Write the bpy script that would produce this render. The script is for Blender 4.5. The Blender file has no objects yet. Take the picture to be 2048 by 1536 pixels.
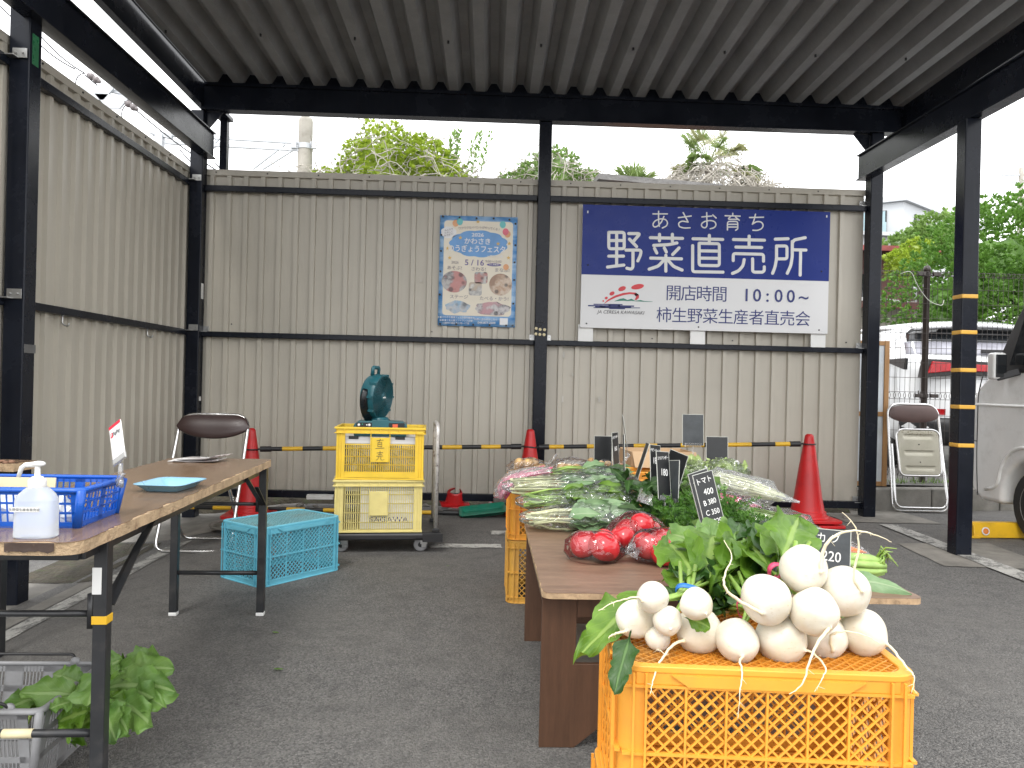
import bpy, bmesh, math, random
import numpy as np
from mathutils import Vector as V, Matrix as M4, Euler, noise
SC = bpy.context.scene
COL = SC.collection
rnd = random.Random(7)
rad = math.radians
PI = math.pi

# ---------------------------------------------------------------- camera
EYE = 1.068
FPX = 1536.0          # focal length in pixels of the 2048 px wide photograph
YAW, ROLL = math.atan(46 / 1536), 0.0240
_f = V((math.sin(YAW), math.cos(YAW), 0)); _r0 = V((math.cos(YAW), -math.sin(YAW), 0)); _u0 = V((0, 0, 1))
_r = _r0 * math.cos(ROLL) + _u0 * math.sin(ROLL)
_u = -_r0 * math.sin(ROLL) + _u0 * math.cos(ROLL)
cam = bpy.data.cameras.new('camera'); camo = bpy.data.objects.new('camera', cam); COL.objects.link(camo)
cam.sensor_width = 36.0; cam.lens = 36.0 * FPX / 2048; cam.clip_start = 0.05; cam.clip_end = 2000
mw = M4.Identity(4)
for i in range(3):
    mw[i][0] = _r[i]; mw[i][1] = _u[i]; mw[i][2] = -_f[i]
mw[0][3], mw[1][3], mw[2][3] = 0, 0, EYE
camo.matrix_world = mw
SC.camera = camo

def at(px, py, Y):        # point of the plane y = Y seen at a pixel of the photograph
    d = _f + _r * ((px - 1024) / FPX) - _u * ((py - 768) / FPX)
    return V((0, 0, EYE)) + d * (Y / d.y)
def on(px, py, Z):        # point of the plane z = Z seen at a pixel of the photograph
    d = _f + _r * ((px - 1024) / FPX) - _u * ((py - 768) / FPX)
    return V((0, 0, EYE)) + d * ((Z - EYE) / d.z)

# ---------------------------------------------------------------- daylight: bright overcast sky, soft sun
SUN_EL, SUN_AZ = rad(56), rad(196)     # azimuth clockwise from +Y: behind the camera
W = bpy.data.worlds.new('World'); SC.world = W; W.use_nodes = True
wn = W.node_tree.nodes; wl = W.node_tree.links; wn.clear()
sky = wn.new('ShaderNodeTexSky'); sky.sky_type = 'NISHITA'; sky.sun_disc = False
sky.sun_elevation = SUN_EL; sky.sun_rotation = SUN_AZ
sky.air_density = 1.0; sky.dust_density = 1.0; sky.ozone_density = 1.0
hs = wn.new('ShaderNodeHueSaturation'); hs.inputs['Saturation'].default_value = 0.10
bg = wn.new('ShaderNodeBackground'); bg.inputs['Strength'].default_value = 0.15
wo = wn.new('ShaderNodeOutputWorld')
oc = wn.new('ShaderNodeMix'); oc.data_type = 'RGBA'; oc.inputs[0].default_value = .85; oc.inputs[7].default_value = (13.0, 13.1, 13.3, 1)   # cloud cover
wl.new(sky.outputs[0], hs.inputs['Color']); wl.new(hs.outputs[0], oc.inputs[6]); wl.new(oc.outputs[2], bg.inputs[0]); wl.new(bg.outputs[0], wo.inputs[0])
sl = bpy.data.lights.new('sun', 'SUN'); sl.energy = 1.0; sl.angle = rad(16); sl.color = (1, .97, .92)
so = bpy.data.objects.new('sun', sl); COL.objects.link(so)
sd = V((math.sin(SUN_AZ) * math.cos(SUN_EL), math.cos(SUN_AZ) * math.cos(SUN_EL), math.sin(SUN_EL)))
so.rotation_euler = sd.to_track_quat('Z', 'Y').to_euler(); so.location = sd * 60
SC.view_settings.view_transform = 'Standard'; SC.view_settings.look = 'None'
SC.view_settings.exposure = 0.66; SC.view_settings.gamma = 1.0
SC.cycles.use_denoising = True
SC.cycles.max_bounces = 10; SC.cycles.transparent_max_bounces = 24
SC.cycles.sample_clamp_indirect = 8

# ---------------------------------------------------------------- materials
class NT:
    def __init__(s, name):
        s.m = bpy.data.materials.new(name); s.m.use_nodes = True
        s.t = s.m.node_tree; s.n = s.t.nodes; s.n.clear()
        s.out = s.n.new('ShaderNodeOutputMaterial')
    def add(s, typ, **kw):
        nd = s.n.new(typ)
        for k, v in kw.items():
            if hasattr(nd, k): setattr(nd, k, v)
            else: nd.inputs[k].default_value = v
        return nd
    def link(s, a, b): s.t.links.new(a, b)
    def coord(s, which='Object'): return s.n.new('ShaderNodeTexCoord').outputs[which]
    def noise(s, scale, detail=4, rough=.55, vec=None, stretch=None):
        v = vec or s.coord()
        if stretch:
            mp = s.n.new('ShaderNodeMapping'); mp.inputs['Scale'].default_value = stretch
            s.link(v, mp.inputs[0]); v = mp.outputs[0]
        nd = s.add('ShaderNodeTexNoise', Scale=scale, Detail=detail, Roughness=rough); s.link(v, nd.inputs['Vector']); return nd.outputs[0]
    def ramp(s, fac, *stops):
        nd = s.n.new('ShaderNodeValToRGB'); e = nd.color_ramp.elements
        while len(e) < len(stops): e.new(.5)
        for el, (p, c) in zip(e, stops):
            el.position = p; el.color = (c, c, c, 1) if isinstance(c, (int, float)) else (*c, 1)
        s.link(fac, nd.inputs[0]); return nd.outputs[0]
    def mix(s, fac, a, b, blend='MIX'):
        nd = s.n.new('ShaderNodeMix'); nd.data_type = 'RGBA'; nd.blend_type = blend
        for sock, v in ((nd.inputs[0], fac), (nd.inputs[6], a), (nd.inputs[7], b)):
            if isinstance(v, (int, float)): sock.default_value = v
            elif isinstance(v, (tuple, list)): sock.default_value = (*v[:3], 1)
            else: s.link(v, sock)
        return nd.outputs[2]
    def math(s, op, a, b=0.0, c=0.0):
        nd = s.n.new('ShaderNodeMath'); nd.operation = op
        for sock, v in zip(nd.inputs, (a, b, c)):
            if isinstance(v, (int, float)): sock.default_value = v
            else: s.link(v, sock)
        return nd.outputs[0]
    def bump(s, h, strength=.3, dist=.002):
        nd = s.add('ShaderNodeBump', Strength=strength, Distance=dist); s.link(h, nd.inputs['Height']); return nd.outputs[0]
    def bsdf(s, color, rough=.5, metal=0.0, normal=None, **kw):
        b = s.n.new('ShaderNodeBsdfPrincipled')
        for sock, v in (('Base Color', color), ('Roughness', rough), ('Metallic', metal)):
            if isinstance(v, (int, float)): b.inputs[sock].default_value = v
            elif isinstance(v, (tuple, list)): b.inputs[sock].default_value = (*v[:3], 1)
            else: s.link(v, b.inputs[sock])
        if normal is not None: s.link(normal, b.inputs['Normal'])
        for k, v in kw.items(): b.inputs[k.replace('_', ' ')].default_value = v
        return b.outputs[0]
    def done(s, surf): s.link(surf, s.out.inputs[0]); return s.m

def srgb(r, g, b):
    f = lambda c: (c / 255 / 12.92) if c / 255 <= .04045 else ((c / 255 + .055) / 1.055) ** 2.4
    return (f(r), f(g), f(b))
def mul(c, k): return tuple(min(1, x * k) for x in c)

def mat(name, col, rough=.5, metal=0.0, var=.18, scale=6, bump=.15, bscale=60, bdist=.001, dirt=None, dirt_amt=.35, **kw):
    t = NT(name)
    n1 = t.noise(scale, 5); n2 = t.noise(scale * 7, 3)
    c = t.mix(t.ramp(n1, (.3, 0.0), (.7, 1.0)), mul(col, 1 - var), mul(col, 1 + var))
    c = t.mix(t.math('MULTIPLY', n2, var * .8), c, mul(col, .6))
    if dirt:
        n3 = t.noise(scale * 1.7, 6, .65)
        c = t.mix(t.math('MULTIPLY', t.ramp(n3, (.52, 0.0), (.72, 1.0)), dirt_amt), c, dirt)
    r = t.math('MULTIPLY_ADD', n2, .22, max(.02, rough - .11))
    nm = t.bump(t.noise(bscale, 4), bump, bdist) if bump else None
    return t.done(t.bsdf(c, r, metal, nm, **kw))

def glass_film(name, tint=(1, 1, 1), gloss=.16, rough=.06, crinkle=.8, cscale=26, milky=.05, dist=.01):
    t = NT(name)
    tr = t.add('ShaderNodeBsdfTransparent'); tr.inputs[0].default_value = (*tint, 1)
    gl = t.add('ShaderNodeBsdfGlossy', Roughness=rough)
    co = t.coord(); wob = t.noise(5, 3, .5)
    vv = t.add('ShaderNodeTexVoronoi', Scale=cscale); vv.feature = 'F1'
    ad = t.n.new('ShaderNodeVectorMath'); ad.operation = 'ADD'
    cb = t.n.new('ShaderNodeCombineXYZ'); t.link(wob, cb.inputs[0]); t.link(wob, cb.inputs[2])
    t.link(co, ad.inputs[0]); t.link(cb.outputs[0], ad.inputs[1]); t.link(ad.outputs[0], vv.inputs['Vector'])
    h = t.math('ADD', vv.outputs[0], t.math('MULTIPLY', t.noise(cscale * 1.4, 3), .6))
    nm = t.bump(h, crinkle, dist); t.link(nm, gl.inputs['Normal'])
    fr = t.add('ShaderNodeFresnel', IOR=1.45); t.link(nm, fr.inputs['Normal'])
    f = t.math('MINIMUM', t.math('MULTIPLY_ADD', fr.outputs[0], 1.0, gloss), .9)
    mx = t.n.new('ShaderNodeMixShader'); t.link(f, mx.inputs[0]); t.link(tr.outputs[0], mx.inputs[1]); t.link(gl.outputs[0], mx.inputs[2])
    df = t.add('ShaderNodeBsdfDiffuse'); df.inputs[0].default_value = (.8, .82, .82, 1)
    m2 = t.n.new('ShaderNodeMixShader'); m2.inputs[0].default_value = milky
    t.link(mx.outputs[0], m2.inputs[1]); t.link(df.outputs[0], m2.inputs[2])
    return t.done(m2.outputs[0])

def leaf_mat(name, dark, light, vein, gloss=.42, trans=.3, veins=True):
    t = NT(name)
    uv = t.n.new('ShaderNodeUVMap').outputs[0]
    sp = t.n.new('ShaderNodeSeparateXYZ'); t.link(uv, sp.inputs[0])
    n = t.noise(14, 4); c = t.mix(t.ramp(n, (.32, 0.0), (.68, 1.0)), dark, light)
    h = None
    if veins:
        av = t.math('ABSOLUTE', t.math('SUBTRACT', sp.outputs[1], .5))
        mid = t.ramp(av, (.0, 1.0), (.035, 1.0), (.075, 0.0))
        s = t.math('FRACT', t.math('MULTIPLY', t.math('ADD', t.math('SUBTRACT', sp.outputs[0], t.math('MULTIPLY', av, .55)), t.math('MULTIPLY', n, .06)), 8.0))
        side = t.ramp(t.math('ABSOLUTE', t.math('SUBTRACT', s, .5)), (.0, 1.0), (.05, .7), (.12, 0.0))
        f = t.math('MAXIMUM', mid, t.math('MULTIPLY', side, .22))
        c = t.mix(t.math('MULTIPLY', f, .75), c, vein)
        h = t.math('SUBTRACT', t.math('MULTIPLY', t.noise(60, 3), .5), f)
    nm = t.bump(h if h is not None else t.noise(50, 3), .5, .003)
    b = t.bsdf(c, gloss, 0, nm)
    tl = t.add('ShaderNodeBsdfTranslucent'); t.link(t.mix(.5, c, light), tl.inputs[0])
    mx = t.n.new('ShaderNodeMixShader'); mx.inputs[0].default_value = trans
    t.link(b, mx.inputs[1]); t.link(tl.outputs[0], mx.inputs[2])
    return t.done(mx.outputs[0])

MT = {}
# ---------------------------------------------------------------- geometry collector
class MB:
    def __init__(s): s.v = []; s.f = []; s.uv = []; s.mi = []; s.hasuv = False; s.cur = 0
    def add(s, vs, fs, uvs=None, mi=None):
        o = len(s.v); s.v += [V(p) for p in vs]; s.f += [tuple(i + o for i in f) for f in fs]
        s.uv += list(uvs) if uvs else [(0, 0)] * len(vs)
        if uvs: s.hasuv = True
        s.mi += [s.cur if mi is None else mi] * len(fs); return s
    def box(s, a, b, M=None, **k):
        x0, y0, z0 = a; x1, y1, z1 = b
        vs = [V(p) for p in ((x0, y0, z0), (x1, y0, z0), (x1, y1, z0), (x0, y1, z0), (x0, y0, z1), (x1, y0, z1), (x1, y1, z1), (x0, y1, z1))]
        if M is not None: vs = [M @ p for p in vs]
        return s.add(vs, [(3, 2, 1, 0), (4, 5, 6, 7), (0, 1, 5, 4), (1, 2, 6, 5), (2, 3, 7, 6), (3, 0, 4, 7)], **k)
    def cbox(s, c, d, M=None, **k):
        c = V(c); d = V(d) / 2; return s.box(c - d, c + d, M, **k)
    def bar(s, p, q, w, h, up=(0, 0, 1), **k):          # rectangular bar from p to q
        p, q = V(p), V(q); d = q - p; L = d.length; d.normalize(); up = V(up)
        if abs(d.dot(up)) > .99: up = V((0, 1, 0))
        sd = d.cross(up).normalized(); u2 = sd.cross(d)
        M = M4(((d.x, sd.x, u2.x, p.x), (d.y, sd.y, u2.y, p.y), (d.z, sd.z, u2.z, p.z), (0, 0, 0, 1)))
        return s.box((0, -w / 2, -h / 2), (L, w / 2, h / 2), M, **k)
    def tube(s, pts, r, n=8, caps=True, closed=False, sq=1.0, **k):
        pts = [V(p) for p in pts]; N = len(pts); rs = r if isinstance(r, (list, tuple)) else [r] * N
        vs = []; fs = []; prev = None
        for i, p in enumerate(pts):
            a = pts[(i - 1) % N] if (i or closed) else p; b = pts[(i + 1) % N] if (i < N - 1 or closed) else p
            d = (b - a); d = d.normalized() if d.length > 1e-9 else V((0, 0, 1))
            if prev is None: x = d.orthogonal().normalized()
            else: x = (prev - d * prev.dot(d)); x = x.normalized() if x.length > 1e-6 else d.orthogonal().normalized()
            prev = x; y = d.cross(x)
            vs += [p + (x * math.cos(2 * PI * j / n) + y * sq * math.sin(2 * PI * j / n)) * rs[i] for j in range(n)]
        for i in range(N if closed else N - 1):
            o, q = i * n, ((i + 1) % N) * n
            fs += [(o + j, o + (j + 1) % n, q + (j + 1) % n, q + j) for j in range(n)]
        if caps and not closed: fs += [tuple(range(n - 1, -1, -1)), tuple((N - 1) * n + j for j in range(n))]
        return s.add(vs, fs, **k)
    def lathe(s, prof, n=24, M=None, cap=True, sx=1, sy=1, **k):   # prof: (radius, z)
        vs = []; fs = []
        for r, z in prof: vs += [V((r * sx * math.cos(2 * PI * j / n), r * sy * math.sin(2 * PI * j / n), z)) for j in range(n)]
        for i in range(len(prof) - 1):
            fs += [(i * n + j, i * n + (j + 1) % n, (i + 1) * n + (j + 1) % n, (i + 1) * n + j) for j in range(n)]
        if cap: fs += [tuple(range(n - 1, -1, -1)), tuple((len(prof) - 1) * n + j for j in range(n))]
        if M is not None: vs = [M @ p for p in vs]
        return s.add(vs, fs, **k)
    def prism(s, poly, h, M=None, **k):                  # polygon in local xy extruded 0..h along z
        n = len(poly); vs = [V((x, y, 0)) for x, y in poly] + [V((x, y, h)) for x, y in poly]
        if M is not None: vs = [M @ p for p in vs]
        return s.add(vs, [tuple(range(n - 1, -1, -1)), tuple(range(n, 2 * n))] + [(i, (i + 1) % n, n + (i + 1) % n, n + i) for i in range(n)], **k)
    def grid(s, P, closed_u=False, uv=False, **k):       # P[i][j] points
        nu, nv = len(P), len(P[0]); vs = [p for row in P for p in row]; fs = []
        for i in range(nu if closed_u else nu - 1):
            for j in range(nv - 1):
                a = i * nv + j; b = ((i + 1) % nu) * nv + j; fs.append((a, b, b + 1, a + 1))
        uvs = [(i / (nu - 1), j / (nv - 1)) for i in range(nu) for j in range(nv)] if uv else None
        return s.add(vs, fs, uvs, **k)
    def blob(s, c, r, n=16, m=10, amp=.0, seed=0, fq=2.0, M=None, **k):
        c = V(c); r = V(r) if not isinstance(r, (int, float)) else V((r, r, r)); vs = []; fs = []
        for i in range(m + 1):
            th = PI * i / m
            for j in range(n):
                ph = 2 * PI * j / n; d = V((math.sin(th) * math.cos(ph), math.sin(th) * math.sin(ph), math.cos(th)))
                q = 1 + amp * noise.noise(d * fq + V((seed * 3.7, seed, 1)))
                p = V((d.x * r.x, d.y * r.y, d.z * r.z)) * q
                vs.append((M @ p if M is not None else p) + c)
        for i in range(m): fs += [(i * n + j, (i + 1) * n + j, (i + 1) * n + (j + 1) % n, i * n + (j + 1) % n) for j in range(n)]
        return s.add(vs, fs, **k)
    def text(s, txt, M, size, off=0.0, align='CENTER', th=.0006, sx=1.0, **k):
        cu = bpy.data.curves.new('t', 'FONT'); cu.body = txt; cu.size = size; cu.align_x = align; cu.align_y = 'CENTER'
        cu.resolution_u = 3; cu.offset = off * size; cu.extrude = th
        o = bpy.data.objects.new('t', cu); COL.objects.link(o)
        dg = bpy.context.evaluated_depsgraph_get(); me = bpy.data.meshes.new_from_object(o.evaluated_get(dg))
        vs = [M @ V((v.co.x * sx, v.co.y, v.co.z)) for v in me.vertices]; fs = [tuple(p.vertices) for p in me.polygons]
        bpy.data.objects.remove(o); bpy.data.curves.remove(cu); bpy.data.meshes.remove(me)
        return s.add(vs, fs, **k)
    def build(s, name, m, parent=None, world=False, smooth=None, bevel=0, seg=2, solid=0, sub=0):
        me = bpy.data.meshes.new(name)
        vs = s.v
        if world and parent is not None:
            inv = wmat(parent).inverted(); vs = [inv @ p for p in vs]
        me.from_pydata([tuple(p) for p in vs], [], s.f)
        ms = m if isinstance(m, (list, tuple)) else [m]
        for q in ms: me.materials.append(MT[q] if isinstance(q, str) else q)
        if len(ms) > 1: me.polygons.foreach_set('material_index', s.mi)
        if s.hasuv:
            lay = me.uv_layers.new(name='UVMap'); li = np.empty(len(me.loops), dtype=np.int32); me.loops.foreach_get('vertex_index', li)
            lay.data.foreach_set('uv', np.array(s.uv, dtype=np.float32)[li].ravel())
        me.update()
        o = bpy.data.objects.new(name, me); COL.objects.link(o)
        if parent is not None: o.parent = parent
        if solid:
            md = o.modifiers.new('s', 'SOLIDIFY'); md.thickness = solid; md.offset = 0
        if bevel:
            md = o.modifiers.new('b', 'BEVEL'); md.width = bevel; md.segments = seg; md.limit_method = 'ANGLE'; md.angle_limit = rad(40); md.harden_normals = True
        if sub:
            md = o.modifiers.new('u', 'SUBSURF'); md.levels = sub; md.render_levels = sub
        if smooth is not False and (smooth or bevel or sub):
            me.shade_smooth()
            if smooth is not True or bevel: me.set_sharp_from_angle(angle=rad(smooth if isinstance(smooth, (int, float)) and smooth is not True else 38))
        return o

def wmat(o):
    m = M4.LocRotScale(o.location, o.rotation_euler, o.scale)
    return wmat(o.parent) @ m if o.parent else m
def thing(name, label, cat, loc=(0, 0, 0), rz=0, group=None):
    o = bpy.data.objects.new(name, None); COL.objects.link(o); o.empty_display_size = .1
    o.location = loc; o.rotation_euler = (0, 0, rz); o['label'] = label; o['category'] = cat
    if group: o['group'] = group
    return o
def tag(o, label=None, cat=None, group=None, kind=None):
    for k, v in (('label', label), ('category', cat), ('group', group), ('kind', kind)):
        if v: o[k] = v
    return o
def dup(o, parent=None):
    c = o.copy(); COL.objects.link(c)
    if parent is not None: c.parent = parent
    for ch in list(o.children): dup(ch, c)
    return c
def dup_to(root, loc, rz=0, label=None, scale=None):
    c = dup(root); c.location = loc; c.rotation_euler = (0, 0, rz)
    if scale: c.scale = scale
    if label: c['label'] = label
    return c
def RT(loc=(0, 0, 0), rx=0, ry=0, rz=0, s=1): return M4.Translation(V(loc)) @ Euler((rx, ry, rz)).to_matrix().to_4x4() @ M4.Scale(s, 4)
def FRONT(x, y, z, tilt=0, rz=0):   # local xy drawn on a plane that faces the camera side (-Y)
    return M4.Translation(V((x, y, z))) @ M4.Rotation(rz, 4, 'Z') @ M4.Rotation(PI / 2 - tilt, 4, 'X')
def arc(c, r, a0, a1, n, ax=(1, 0, 0), ay=(0, 0, 1)):
    c, ax, ay = V(c), V(ax), V(ay)
    return [c + ax * r * math.cos(a0 + (a1 - a0) * i / n) + ay * r * math.sin(a0 + (a1 - a0) * i / n) for i in range(n + 1)]
def fillet(pts, r, n=5):
    pts = [V(p) for p in pts]; out = [pts[0]]
    for a, b, c in zip(pts, pts[1:], pts[2:]):
        d0 = (a - b); d1 = (c - b); q = min(r, d0.length * .49, d1.length * .49); d0.normalize(); d1.normalize()
        p, e = b + d0 * q, b + d1 * q
        out += [(p * (1 - t) + b * t) * (1 - t) + (b * (1 - t) + e * t) * t for t in [i / n for i in range(n + 1)]]
    return out + [pts[-1]]
def rrect(w, h, r, n=4):
    P = []
    for cx, cy, a in ((w / 2 - r, h / 2 - r, 0), (-w / 2 + r, h / 2 - r, 90), (-w / 2 + r, -h / 2 + r, 180), (w / 2 - r, -h / 2 + r, 270)):
        P += [(cx + r * math.cos(rad(a + 90 * i / n)), cy + r * math.sin(rad(a + 90 * i / n))) for i in range(n + 1)]
    return P
def sstep(x, a, b):
    t = max(0, min(1, (x - a) / (b - a))); return t * t * (3 - 2 * t)
def gz(x, y):                       # the tarmac falls away to the gutter along the left wall
    return -.15 * sstep(-x, 1.55, 2.45) * (1 - .25 * sstep(y, 5, 6.5))

# a leaf blade as a ruffled grid: root p, direction d, face normal nrm
def leaf(mb, p, d, nrm, L, Wd, bend=.5, ruff=.12, cup=.15, seed=0, lobes=0.0, n=10, m=6, tip=.75, mi=None, stalk=0.0, twist=0.0, pw=1.0, ex=.8):
    p, d, nrm = V(p), V(d).normalized(), V(nrm); side = d.cross(nrm).normalized(); nrm = side.cross(d).normalized()
    rg = random.Random(seed); ph = rg.random() * 9; P = []; pos = p.copy(); dd = d.copy()
    for i in range(n + 1):
        t = i / n
        w = Wd * max(0, math.sin(PI * min(1, (t * .94 + .06)) ** (tip if pw == 1 else pw))) ** ex if t < 1 else 0.02 * Wd
        if stalk: w *= .12 + .88 * sstep(t, stalk * .6, stalk * 1.25)
        w *= 1 + lobes * (noise.noise(V((t * 9 + ph, seed * 1.3, 0))) + .6 * noise.noise(V((t * 21 + ph, 3, 0))))
        nn = side.cross(dd).normalized()
        sd = (side * math.cos(twist * t) + nn * math.sin(twist * t)); n2 = sd.cross(dd).normalized()
        row = []
        for j in range(m + 1):
            v = j / m * 2 - 1
            z = cup * Wd * v * v + ruff * Wd * abs(v) ** 1.3 * (noise.noise(V((t * 5 + ph, v * 1.2, 1.7 + seed))) + .5 * noise.noise(V((t * 12 + ph, v * 2.5, 4 + seed))) + .8 * math.sin(t * 17 + ph + (2 if v > 0 else 0)) * abs(v) ** 2 * .6)
            row.append(pos + sd * (v * w * (1 + .12 * lobes * noise.noise(V((t * 25, v * 3, seed))))) + n2 * z)
        P.append(row)
        dd = (dd + V((0, 0, -1)) * (bend * .9 / n) + side * (rg.random() - .5) * .08).normalized(); pos = pos + dd * (L / n)
    mb.grid(P, uv=True, mi=mi)
    return P
# ================================================================ materials
def asphalt():
    t = NT('asphalt'); co = t.coord()
    v = t.add('ShaderNodeTexVoronoi', Scale=165.0); t.link(co, v.inputs['Vector'])
    v2 = t.add('ShaderNodeTexVoronoi', Scale=260.0); t.link(co, v2.inputs['Vector'])
    big = t.noise(.8, 5, .6); mid = t.noise(9, 5); sp = t.noise(210, 2)
    c = t.mix(t.ramp(v.outputs['Color'], (.1, 0.0), (.95, 1.0)), (.052, .050, .048), (.185, .178, .167))
    c = t.mix(t.ramp(v2.outputs['Color'], (.86, 0.0), (.93, .55)), c, (.34, .33, .31))
    c = t.mix(t.math('MULTIPLY', t.ramp(big, (.4, 0.0), (.66, 1.0)), .55), c, (.135, .127, .115))
    c = t.mix(t.math('MULTIPLY', t.ramp(mid, (.45, 0.0), (.7, 1.0)), .3), c, (.03, .03, .031))
    c = t.mix(t.ramp(sp, (.70, 0.0), (.76, .6)), c, (.3, .29, .27))
    h = t.math('ADD', t.math('MULTIPLY', v.outputs['Distance'], -1.0), t.math('MULTIPLY', v2.outputs['Distance'], -.5))
    return t.done(t.bsdf(c, .72, 0, t.bump(h, .9, .006)))
def painted(name, col, wear=.5):
    t = NT(name); n = t.noise(60, 6, .75); n2 = t.noise(6, 5, .7)
    v = t.add('ShaderNodeTexVoronoi', Scale=125.0); t.link(t.coord(), v.inputs['Vector'])
    k = t.math('ADD', t.math('MULTIPLY', n, .5), t.math('MULTIPLY', n2, .6))
    f = t.ramp(k, (wear, 0.0), (wear + .08, 1.0))
    c = t.mix(t.noise(14, 4), mul(col, .72), mul(col, 1.1)); c = t.mix(t.math('MULTIPLY', f, .85), c, (.06, .06, .058))
    return t.done(t.bsdf(c, .75, 0, t.bump(v.outputs['Distance'], .6, -.004)))
def concrete(name, col):
    t = NT(name); n = t.noise(5, 6, .65); n2 = t.noise(90, 4)
    c = t.mix(t.ramp(n, (.3, 0.0), (.7, 1.0)), mul(col, .6), mul(col, 1.25)); c = t.mix(t.math('MULTIPLY', n2, .5), c, mul(col, .55))
    c = t.mix(t.math('MULTIPLY', t.ramp(t.noise(2.2, 6, .7), (.5, 0.0), (.75, 1.0)), .6), c, (.05, .055, .035))
    return t.done(t.bsdf(c, .85, 0, t.bump(t.math('ADD', n, n2), .5, .006)))
def wallsheet():
    t = NT('beige_sheet'); col = srgb(184, 178, 165)
    n = t.noise(1.0, 5, .6); st = t.noise(3.5, 5, .6, stretch=(9, 9, .35)); fine = t.noise(160, 2)
    c = t.mix(t.ramp(n, (.35, 0.0), (.65, 1.0)), mul(col, .93), mul(col, 1.05))
    c = t.mix(t.math('MULTIPLY', t.ramp(st, (.52, 0.0), (.75, 1.0)), .16), c, mul(col, .68))
    c = t.mix(t.math('MULTIPLY', fine, .10), c, mul(col, .6))
    sz = t.n.new('ShaderNodeSeparateXYZ'); t.link(t.coord(), sz.inputs[0])
    spl = t.math('MULTIPLY', t.ramp(sz.outputs[2], (.0, 1.0), (.42, 0.0)), t.ramp(t.noise(7, 6, .7), (.4, 0.0), (.7, 1.0)))
    c = t.mix(t.math('MULTIPLY', spl, .5), c, mul(col, .42))           # mud splashed up from the ground
    sc = t.noise(11, 6, .8); c = t.mix(t.ramp(sc, (.735, 0.0), (.75, .35)), c, mul(col, .5))
    return t.done(t.bsdf(c, .42, 0, t.bump(t.noise(2.2, 3), .07, .02)))
def blacksteel():
    t = NT('black_steel'); n = t.noise(3.5, 6, .65); st = t.noise(5, 5, .6, stretch=(6, 6, .5)); f = t.noise(70, 4, .7)
    c = t.mix(t.ramp(n, (.3, 0.0), (.7, 1.0)), (.006, .0075, .012), (.012, .0145, .022))
    c = t.mix(t.math('MULTIPLY', t.ramp(st, (.56, 0.0), (.75, 1.0)), .35), c, (.020, .020, .022))
    c = t.mix(t.ramp(f, (.73, 0.0), (.76, .5)), c, (.04, .038, .036))
    return t.done(t.bsdf(c, t.math('MULTIPLY_ADD', n, .28, .12), 0, t.bump(t.noise(24, 3), .12, .002), Specular_IOR_Level=.2))
def roofsheet():
    t = NT('roof_underside'); n = t.noise(2.2, 6, .65); f = t.noise(55, 4, .6)
    col = (.265, .267, .268)
    c = t.mix(t.ramp(n, (.3, 0.0), (.7, 1.0)), mul(col, .78), mul(col, 1.15)); c = t.mix(t.math('MULTIPLY', f, .4), c, mul(col, .6))
    d = t.noise(26, 6, .8, stretch=(1, .25, 1)); c = t.mix(t.ramp(d, (.66, 0.0), (.71, .55)), c, mul(col, .35))
    return t.done(t.bsdf(c, .8, 0, t.bump(f, .3, .002)))
MT['asphalt'] = asphalt(); MT['white_paint'] = painted('white_line', (.42, .41, .38), .52)
MT['concrete'] = concrete('concrete', (.22, .205, .18)); MT['kerb'] = concrete('kerb', (.20, .19, .17))
MT['wall'] = wallsheet(); MT['steel'] = blacksteel(); MT['roof'] = roofsheet()
MT['soil'] = mat('mossy_soil', (.055, .045, .028), .95, var=.5, scale=9, bump=.9, bscale=30, bdist=.02, dirt=(.05, .07, .02), dirt_amt=.8)
MT['zinc'] = mat('zinc', (.45, .45, .44), .38, .9, bump=.1)
MT['chrome'] = mat('chrome', (.68, .68, .68), .16, 1.0, var=.06, bump=.02, dirt=(.3, .24, .18), dirt_amt=.25)
MT['white'] = mat('white_plastic', (.72, .72, .70), .35, var=.05, bump=.03)
MT['black'] = mat('black_plastic', (.016, .016, .017), .42, var=.2, bump=.1)
MT['rubber'] = mat('rubber', (.022, .022, .022), .75, var=.3, bump=.3)
MT['yellow'] = mat('yellow_paint', (.72, .42, .02), .38, var=.10, dirt=(.25, .15, .03), dirt_amt=.3)
MT['red'] = mat('cone_red', (.52, .012, .014), .38, var=.16, scale=4, bump=.08, dirt=(.22, .02, .02), dirt_amt=.4)
MT['tape_y'] = mat('tape_yellow', (.72, .40, .06), .35, var=.12)
MT['tape_grey'] = mat('tape_grey', (.12, .12, .12), .35)
MT['green_tag'] = mat('green_label', (.03, .16, .07), .3)
MT['paper'] = mat('paper', (.74, .73, .70), .6, var=.04, bump=.05)

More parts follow.
